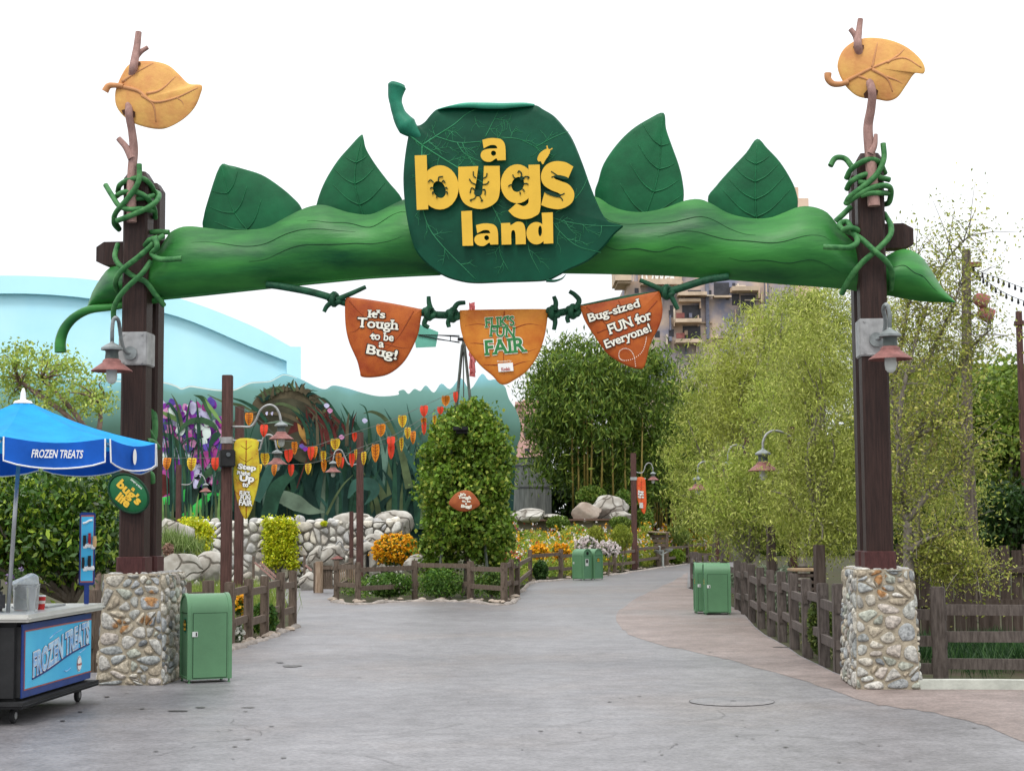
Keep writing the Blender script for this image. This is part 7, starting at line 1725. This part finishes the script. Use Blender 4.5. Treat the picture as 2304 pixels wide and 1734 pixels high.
# island planting
isl = [(760, 1338), (810, 1345), (935, 1340), (1060, 1342), (1130, 1346), (1155, 1336), (1150, 1318), (1000, 1312), (800, 1322)]
pts = np.array([tuple(G(u, v)) for u, v in in_poly(isl, 5200)]); pts[:, 2] += RNG.random(len(pts)) ** 1.5 * .45
tag(leaf_object('island_ground_cover', pts, .10, leaf_cols(len(pts), (.075, .15, .02), (.20, .30, .05), .3, .3), m_leaf, None, .4, 0, (0, 0, .5)), 'low green ground cover inside the island fence', 'ground cover', kind='stuff')
def bush(name, label, c, r, n, size, colr, tip, flower=None, nfl=0, fsize=.06, group=None, aspect=.4, updir=(0, 0, .4), ftop=True, cat='bush'):
    if .1 < c[2] - r[2] and c[2] < 1.25 and cat not in ('succulent', 'flower bush'): tp = c[2] + r[2]; c = (c[0], c[1], tp / 2); r = (r[0], r[1], tp / 2)
    t = thing(name, label, cat, (c[0], c[1], 0), group)
    p = in_ellipsoid(n, c, r, .3); p[:, 2] = np.maximum(p[:, 2], .05)
    leaf_object('leaves', p, size, leaf_cols(n, colr, tip, .3, .3), m_leaf, t, aspect, 0, updir)
    if flower:
        f = in_ellipsoid(nfl, c, (r[0], r[1], r[2]), .85); f = f[(f[:, 2] > c[2] - r[2] * .75) & (f[:, 1] < c[1] + r[1] * .5)]
        f += RNG.normal(size=f.shape) * .04
        ff = np.repeat(f, 5, 0) + RNG.normal(size=(len(f) * 5, 3)) * fsize * .22
        leaf_object('flowers', ff, fsize, leaf_cols(len(ff), flower[0], flower[1], .15, .4), m_leaf, t, .75)
    mb = MB(); limb_tubes(mb, (c[0], c[1], 0), [Vector(c) + Vector((random.uniform(-.6, .6) * r[0], random.uniform(-.5, .5) * r[1], 0)) for _ in range(5)], .02, n=5); mb.build('stems', m_bark, t)
    return t
def bushpx(name, label, k, box, Y, *a, **kw):
    (u0, v0), (u1, v1) = Z1p(k, box[0], box[1]), Z1p(k, box[2], box[3]); c = P((u0 + u1) / 2, (v0 + v1) / 2, Y); w = (u1 - u0) / 2 / PX(Y)
    return bush(name, label, tuple(c), (w, w * .8, (v1 - v0) / 2 / PX(Y)), *a, **kw)
ORF = ((.80, .36, .012), (.85, .52, .02))
bushpx('flower_bush', 'big mound of orange daisies next to the leafy column', 'B1', (1150, 400, 1800, 860), 49, 2600, .10, (.09, .15, .02), (.2, .28, .04), ORF, 900, .085, cat='flower bush')
bushpx('green_bush', 'fine leaved green bush inside the island fence below the orange daisies', 'B1', (1040, 940, 1720, 1300), 44.5, 2600, .10, (.065, .15, .02), (.17, .30, .05), ((.75, .73, .62), (.8, .78, .7)), 22, .06)
bushpx('green_bush', 'lush green bush at the island fence under the leafy column', 'Z7', (130, 1290, 430, 1460), 44, 1800, .10, (.06, .14, .02), (.15, .27, .04))
bushpx('green_bush', 'loose green bush in the right corner of the island fence', 'Z7', (560, 1290, 700, 1480), 44, 1100, .10, (.07, .14, .025), (.18, .27, .05))
bushpx('flower_bush', 'orange flowers seen through the rails of the left fence', 'A8', (900, 980, 1030, 1180), 29, 500, .10, (.06, .16, .02), (.15, .26, .04), ORF, 60, .075, cat='flower bush')
bushpx('flower_bush', 'small white flowers low behind the left rail fence', 'A8', (900, 1270, 1010, 1500), 27.5, 500, .07, (.12, .17, .08), (.3, .34, .25), ((.7, .7, .64), (.75, .75, .7)), 70, .05, cat='flower bush')
bushpx('green_bush', 'dark green bush low behind the last posts of the left rail fence', 'A8', (1080, 1050, 1400, 1420), 30, 1700, .10, (.045, .12, .018), (.13, .24, .04))
bushpx('flower_bush', 'purple flowering plant behind the cart counter', 'A2', (60, 430, 200, 640), 25, 500, .08, (.06, .12, .03), (.14, .2, .06), ((.30, .20, .42), (.36, .26, .46)), 40, .06, cat='flower bush')
bushpx('succulent', 'pinkish brown succulent beside the ornamental grass on the rocks', 'A8', (130, 400, 250, 540), 50, 400, .12, (.36, .22, .17), (.44, .30, .22), cat='succulent')
# flower bed bank
def bedpt(u, s, zback=1.15, Yb=74.0):                  # s: 0 at the fence, 1 at the retaining wall
    vf = np.interp(u, [1150, 1193, 1262, 1322, 1383, 1434, 1483, 1547, 1640], [1330, 1306, 1298, 1293, 1286, 1279, 1272, 1264, 1261]); g = G(u, vf); Y = g.y + .35 + (max(Yb, g.y + 3) - g.y) * s
    q = P(u, 1200, Y); return Vector((q.x, Y, zback * s ** 1.2))
mb = MB(); us = list(range(1120, 1660, 12)); ss = [i / 10 for i in range(13)]
vs = [bedpt(u, s) + Vector((0, 0, -.02)) for u in us for s in ss]; n = len(ss)
mb.add(vs, [(i * n + j, i * n + j + 1, (i + 1) * n + j + 1, (i + 1) * n + j) for i in range(len(us) - 1) for j in range(n - 1)])
tag(mb.build('flower_bank', m_soil, loc=(0, 0, 0), smooth=True), kind='structure')
N = 60000
p = np.array([tuple(bedpt(random.uniform(1140, 1600), random.random() ** .8)) for _ in range(N)]); hgt = .25 + .75 * (np.sin(p[:, 0] * 1.7) * np.sin(p[:, 1] * 1.1) * .5 + .5); p[:, 2] += RNG.random(N) * hgt
cl_ = leaf_cols(N, (.25, .33, .04), (.52, .52, .08), .3, .35); m1 = np.sin(p[:, 0] * 2.3 + 1) * np.sin(p[:, 1] * 1.3) > .3; cl_[m1] *= np.array([.55, .75, .6])
tag(leaf_object('meadow_planting', p, .16, cl_, m_leaf, None, .22, 0, (0, 0, .7)), 'mixed meadow planting covering the bank behind the rail fence', 'ground cover', kind='stuff')
for lab, k, cols_, n in (('scattered yellow and orange blooms through the meadow planting', 'yellow', ORF, 420), ('scattered white and pink blooms through the meadow planting', 'white', ((.74, .68, .66), (.80, .76, .74)), 300), ('scattered red blooms through the meadow planting', 'red', ((.48, .06, .04), (.55, .14, .08)), 160)):
    f = np.array([tuple(bedpt(random.uniform(1150, 1600), random.random() ** .9)) for _ in range(n)]); f[:, 2] += RNG.uniform(.45, 1.0, n)
    f = np.repeat(f, 4, 0) + RNG.normal(size=(n * 4, 3)) * .035
    tag(leaf_object('meadow_flowers', f, .085, leaf_cols(n * 4, cols_[0], cols_[1], .15, .4), m_leaf, None, .8), lab, 'flowers', kind='stuff')
def flower_patch(label, k, box, Y, cols_, n, leafc=(.10, .16, .03)): return bushpx('flower_bush', label, k, box, Y, int(n * 2.2), .13, leafc, (.2, .28, .05), cols_, n, .10, cat='flower bush', group='flower clumps in the bank')
flower_patch('orange flower clump in the bank nearest the leafy column', 'B2', (270, 1105, 440, 1260), 60, ORF, 220)
flower_patch('second orange flower clump left of the recycling bin', 'B2', (500, 1095, 690, 1240), 62, ORF, 190)
WHF = ((.72, .62, .62), (.80, .76, .74))
flower_patch('white and pink flower clump above the recycling bin', 'B2', (760, 1020, 1000, 1180), 64, WHF, 200, (.08, .12, .04))
flower_patch('white and pink flower clump between the bins and the lamp pole', 'B2', (990, 1070, 1240, 1230), 63, WHF, 200, (.08, .12, .04))
flower_patch('dull red flower strip low at the corner of the island fence', 'B2', (-30, 1205, 120, 1300), 58, ((.35, .06, .04), (.42, .10, .06)), 120)
bushpx('green_bush', 'feathery yellow green bush left of the bare gap in the flower bank', 'B2', (890, 890, 1085, 1150), 69, 1700, .17, (.24, .28, .03), (.38, .40, .06), aspect=.15, updir=(0, 0, .9))
bushpx('green_bush', 'feathery yellow green bush beside the lamp pole at the bend', 'B2', (1140, 880, 1390, 1160), 68, 2000, .17, (.22, .28, .03), (.36, .40, .06), aspect=.15, updir=(0, 0, .9))
bushpx('green_bush', 'leafy bush crowning the rock mound', 'B2', (760, 450, 1100, 700), 79.5, 2400, .2, (.11, .19, .025), (.26, .33, .06))
bushpx('green_bush', 'leafy bush on the far shoulder of the rock mound', 'B2', (1200, 490, 1380, 700), 79.5, 1200, .2, (.10, .19, .025), (.25, .33, .06))
bushpx('green_bush', 'green bush spilling over the ledge of the retaining wall', 'B2', (440, 780, 700, 960), 73.5, 1700, .17, (.085, .15, .02), (.2, .28, .05))
bushpx('green_bush', 'green bush over the wall ledge below the rock mound', 'B2', (1130, 790, 1370, 930), 73.5, 1500, .17, (.09, .15, .02), (.2, .28, .05))
bushpx('green_bush', 'bright green bush behind the wooden planter box', 'B2', (1430, 680, 1620, 980), 80, 1900, .2, (.11, .2, .03), (.25, .34, .06))
bushpx('green_bush', 'broad feathery grass mound right of the wooden planter box', 'B2', (1640, 900, 2030, 1130), 84, 3000, .24, (.17, .25, .05), (.32, .36, .09), aspect=.12, updir=(0, 0, .9))
bushpx('green_bush', 'low bright bush behind the drinking fountain', 'B2', (1750, 1150, 1970, 1290), 82, 1300, .17, (.13, .22, .02), (.28, .36, .04))
bushpx('green_bush', 'dark bush low in the bank beside the second orange clump', 'B2', (290, 1270, 460, 1400), 58, 1100, .12, (.03, .08, .015), (.08, .16, .03))
# silver leaved shrubs along the zigzag fence
for (a, b, c, d), Y, lab in (((700, 320, 920, 600), 37, 'silver leaved shrub behind the zigzag fence next to the green bins'), ((900, 330, 1200, 600), 31.5, 'silver leaved shrub behind the middle of the zigzag fence'), ((470, 320, 600, 600), 43, 'silver leaved shrub hidden behind the green bins')):
    bushpx('silver_shrub', lab, 'B3', (a, b, c, d), Y, 1500, .10, (.24, .30, .20), (.45, .50, .40), aspect=.35, cat='shrub', group='silver shrubs along the zigzag fence')
bushpx('green_bush', 'green bush between the zigzag fence and the stone pier', 'B3', (1280, 640, 1560, 1150), 24, 1900, .09, (.08, .12, .025), (.2, .24, .06))
p = np.array([tuple(G(u, v)) for u, v in in_poly([(1600, 1335), (1700, 1385), (1790, 1440), (1860, 1485), (1905, 1500), (1910, 1400), (1750, 1310), (1620, 1300)], 5000)]); p[:, 2] += RNG.random(len(p)) * .3
tag(leaf_object('bed_ground_cover', p, .09, leaf_cols(len(p), (.07, .10, .03), (.18, .18, .07), .35, .3), m_leaf, None, .4), 'scrappy low ground cover behind the zigzag fence', 'ground cover', kind='stuff')

# ------------------------------------------------------------------ small things
py, pw_ = 33.0, .0
up_ = P(2178, 1300, py); pole = thing('telephone_pole', 'tall grey wooden telephone pole behind the thin branching tree', 'pole', (up_.x, py, 0))
zt = P(2174, 562, py).z; mb = MB(); mb.tube([(up_.x + .14, py, 0), (up_.x + .07, py, zt * .5), (P(2174, 562, py).x, py, zt)], [.135, .115, .09], 14); mb.build('shaft', M('pole_wood', (.065, .052, .042), .95, .4, 5, .5, 20, stretch=(4, 4, .4), col2=(.15, .125, .10)), pole, smooth=True, angle=50)
mb = MB(); c = P(2178, 596, py); mb.bevbox((c.x + .1, py - .02, c.z), (.28, .12, .1), 0, .01); mb.build('bracket', m_rustb, pole)
FPL = facing(py)
for (x, y), lab, rz in (((690, 585), 'upper rusty floodlight on the telephone pole', .3), ((727, 688), 'lower rusty floodlight on the telephone pole', .5)):
    c = FPL.at(*Z1p('A7', x, y), -.2); t = thing('floodlight', lab, 'floodlight', tuple(c), 'floodlights on the telephone pole'); rm_ = Matrix.Rotation(R_(60), 3, 'Y') @ Matrix.Rotation(rz, 3, 'X')
    mb = MB(); mb.lathe([(.05, -.16), (.11, -.12), (.15, .0), (.155, .13), (.14, .13), (.10, .0)], c, 16, 0, 'Z', Matrix.Rotation(R_(115), 3, 'Y')); mb.build('housing', m_rustb, t, smooth=True, angle=40)
    mb = MB(); a = FPL.at(*Z1p('A7', 620, y + 10), -.05); mb.bar(a, c, .04, .04); mb.build('yoke', m_black, t)
for lab, pts in (('lower string of small dark bulbs running from the telephone pole', [(620, 330), (660, 385), (720, 430), (800, 490), (900, 545), (1012, 590), (1100, 620)]), ('upper string of small dark bulbs running from the telephone pole', [(620, 330), (700, 378), (800, 412), (900, 452), (1012, 495), (1100, 530)])):
    q = catmull(Z('A7', pts), 5); t = thing('string_lights', lab, 'string lights', tuple(FPL.at(*q[0])), 'string lights on the telephone pole')
    mb = MB(); mb.tube([FPL.at(*a) for a in q], .007, 4); mb.build('cable', m_black, t)
    for a in q[1::2]: mb = MB(); mb.lathe([(.012, -.11), (.028, -.085), (.022, -.04), (.014, 0)], FPL.at(*a), 7); mb.build('bulb', m_black, t)
c = P(2302, 1000, 40); mb = MB(); zt = P(2302, 700, 40).z; mb.bevbox((c.x, 40, zt / 2), (.13, .13, zt), 0, .01); mb.bevbox((c.x, 40, P(2302, 727, 40).z), (.2, .2, .12), 0, .01)
tag(mb.build('post', m_pole), 'slender red brown post at the extreme right edge', 'post')
# planter box
pc = P(*Z1p('B2', 1600, 1270), 79); (a, b), (c_, d_) = Z1p('B2', 1430, 965), Z1p('B2', 1770, 1262)
t = thing('planter_box', 'large wooden slatted planter box with a sloping lid behind the drinking fountain', 'planter', (pc.x, 79, 0)); W2 = (c_ - a) / PX(79); H2 = P(1450, b, 79).z
for i in range(7):
    z = H2 * (i + .5) / 7.4
    for s in (-1, 1): mb = MB(); mb.bevbox((pc.x + .02, 79 + s * .6, z), (W2, .05, H2 / 7.4 * .84), R_(-14), .01); mb.build('slat', m_rail, t)
    mb = MB(); mb.bevbox((pc.x + W2 / 2 - .08, 79 - .16, z), (.05, 1.15, H2 / 7.4 * .84), R_(-14), .01); mb.build('slat', m_rail, t)
for s in (-1, 1): mb = MB(); mb.bevbox((pc.x + s * W2 * .45, 79 - .66 - s * .12, H2 / 2), (.11, .1, H2), R_(-14), .01); mb.build('corner_post', m_rail, t)
mb = MB(); mb.bevbox((pc.x, 79 - .05, H2 + .02), (W2 * 1.06, 1.5, .06), R_(-14), .015, 0, Matrix.Rotation(R_(3), 3, 'Y')); mb.build('lid', M('lid_boards', (.30, .235, .165), .85, .25, 5), t)
# drinking fountain
fc = G(*Z1p('B2', 1722, 1355)); t = thing('drinking_fountain', 'pale metal drinking fountain with two bowls at the path edge', 'drinking fountain', tuple(fc)); fz = (1355 - 1140) * ZM['B2'][2] / PX(fc.y)
m_fount = M('fountain_steel', (.40, .43, .41), .35, .15, 8, metal=.4)
mb = MB(); mb.tube([fc, fc + Vector((0, 0, fz * .9))], .055, 10); mb.lathe([(.16, 0), (.16, .02), (.06, .04)], fc, 14); mb.build('pedestal', m_fount, t, smooth=True, angle=40)
for dx, dz, r in ((-.20, fz * .86, .22), (.28, fz * .93, .2)):
    mb = MB(); c = fc + Vector((dx, 0, dz)); mb.lathe([(.03, -.12), (r * .8, -.05), (r, .03), (r * .97, .03), (r * .6, -.02)], c, 16); mb.bar(fc + Vector((0, 0, dz - .2)), c + Vector((0, 0, -.08)), .05, .05); mb.build('bowl', m_fount, t, smooth=True, angle=40)
mb = MB(); mb.tube([fc + Vector((-.12, 0, fz * .9)), fc + Vector((-.12, 0, fz * 1.08)), fc + Vector((-.2, 0, fz * 1.1))], .02, 7); mb.build('spout', m_fount, t, smooth=True)
# log gatepost, plank gate and slatted gate
gp_ = G(*Z1p('B1', 372, 1235)); m_log = M('log_wood', (.22, .15, .10), .9, .4, 4, .5, 20, stretch=(4, 4, .6), col2=(.36, .27, .20))
t = thing('log_gate', 'rustic plank gate hung between log posts at the left end of the island', 'gate', tuple(gp_)); q = facing(gp_.y); s_ = PX(gp_.y) / ZM['B1'][2]; HT = 445 / s_
mb = MB(); mb.tube([gp_, gp_ + Vector((.01, 0, HT * .6)), gp_ + Vector((0, 0, HT))], [.125, .12, .115], 12); mb.build('log_post', m_log, t, smooth=True, angle=50)
mb = MB(); mb.bevbox(gp_ + Vector((-62 / s_, .05, HT * .48)), (.09, .1, HT * .96), 0, .01); mb.build('post', m_rail, t)
for i in range(4): mb = MB(); mb.bevbox(gp_ + Vector(((75 + i * 33) / s_, .05, HT * .5)), (31 / s_, .05, HT * .75), 0, .008); mb.build('plank', m_rail, t)
for z in (.78, .16): mb = MB(); mb.bevbox(gp_ + Vector((125 / s_, -.0, HT * z)), (160 / s_, .05, HT * .09), 0, .008); mb.build('gate_rail', m_rail, t)
g2 = G(*Z1p('B1', 775, 1250)); t = thing('slatted_gate', 'low pale slatted gate seen through the island fence', 'gate', (g2.x, 48, 0)); g2 = Vector((P(781, 1300, 48).x, 48, 0)); s_ = PX(48) / ZM['B1'][2]
for i in range(9): mb = MB(); mb.bevbox(g2 + Vector(((i - 4) * 26 / s_, 0, .5)), (15 / s_, .03, .62), 0, .004); mb.build('slat', m_log, t)
for z in (.28, .78): mb = MB(); mb.bevbox(g2 + Vector((0, .03, z)), (250 / s_, .04, .06), 0, .004); mb.build('cross_rail', m_log, t)
# stair handrail by the stone wall and sloping handrail by the orange daisies
t = thing('stair_rail', 'rusty sloping stair handrail in front of the stone wall', 'handrail', tuple(P(570, 1315, 52))); q = facing(52)
for x, y0, y1 in ((1128, 540, 790), (1690, 530, 790)): mb = MB(); mb.bar(q.at(*Z1p('A8', x, y0)), q.at(*Z1p('A8', x, y1)), .07, .07); mb.build('post', m_rail, t)
for a, b in (((1140, 610), (1360, 800)), ((1200, 610), (1400, 790)), ((1700, 640), (1770, 700))): mb = MB(); mb.bar(q.at(*Z1p('A8', *a), -.06), q.at(*Z1p('A8', *b), -.06), .05, .06); mb.build('rail', m_twig, t)
t = thing('ramp_rail', 'pale sloping wooden handrail between the orange daisies and the leafy column', 'handrail', tuple(P(945, 1280, 50))); q = facing(50)
for a, b in (((1450, 385), (1845, 535)), ((1830, 530), (1830, 760)), ((1470, 400), (1470, 560))): mb = MB(); mb.bar(q.at(*Z1p('B1', *a)), q.at(*Z1p('B1', *b)), .07, .09); mb.build('rail', m_log, t)
# stacked timber behind the zigzag fence
tc_ = P(*Z1p('B3', 1240, 470), 30); t = thing('timber_table', 'low timber table with a pale top behind the zigzag fence', 'table', (tc_.x, 30, 0)); W3 = 280 * ZM['B3'][2] / PX(30); zt = P(*Z1p('B3', 1240, 375), 30).z
mb = MB(); mb.bevbox((tc_.x, 30, zt), (W3, .6, .05), 0, .01); mb.build('tabletop', M('pale_plank', (.34, .24, .15), .8, .2, 5), t)
for i in range(4): mb = MB(); mb.bevbox((tc_.x + .02, 29.95, zt - .1 - i * .12), (W3 * .94, .5, .06), 0, .01); mb.build('slat', m_picket, t)
for s in (-1, 1): mb = MB(); mb.bevbox((tc_.x + s * W3 * .42, 30, zt / 2 - .02), (.09, .5, zt - .04), 0, .01); mb.build('leg', m_picket, t)
# weathered timber posts standing among the willowy trees
for u, Y, v0, v1, lab in ((1842, 26, 1225, 1345, 'dark square timber post among leaves left of the right stone pier'), (1734, 33, 1180, 1300, 'dark timber post among leaves above the zigzag fence'), (1621, 52, 1195, 1280, 'pale timber post at the far end of the zigzag fence')):
    x = P(u, 1200, Y).x; zt = P(u, v0, Y).z; mb = MB(); mb.bevbox((x, Y, zt / 2), (.15, .15, zt), .2, .012); tag(mb.build('timber_post', m_railgrey if Y > 50 else m_picket), lab, 'post', 'timber posts among the trees')
# pebbles along the paving edges
mb = MB()
for seg, n in (([(520, 1462), (560, 1450), (597, 1438), (633, 1424), (670, 1411)], 26), ([(745, 1352), (805, 1357), (933, 1351), (1058, 1352), (1134, 1357), (1168, 1344)], 34), ([(1193, 1311), (1262, 1303), (1383, 1291), (1434, 1283), (1545, 1268)], 30)):
    cv_ = catmull(seg, 8)
    for _ in range(n):
        u, v = random.choice(cv_); g = G(u + random.uniform(-6, 6), v + random.uniform(-5, -1)); r = random.uniform(.04, .11)
        mb.lathe([(r * .6, -.02), (r, r * .2), (r * .8, r * .55), (r * .3, r * .75)], g, 8, 0, 'Z', Matrix.Rotation(random.uniform(0, 6), 3, 'Z') @ Matrix.Diagonal((1.3, .8, 1)))
tag(mb.build('pebbles', M('pebble', (.33, .27, .22), .9, .3, 4), loc=(0, 0, 0), smooth=True, angle=60), 'rounded pebbles edging the planted beds', 'pebbles', kind='stuff')
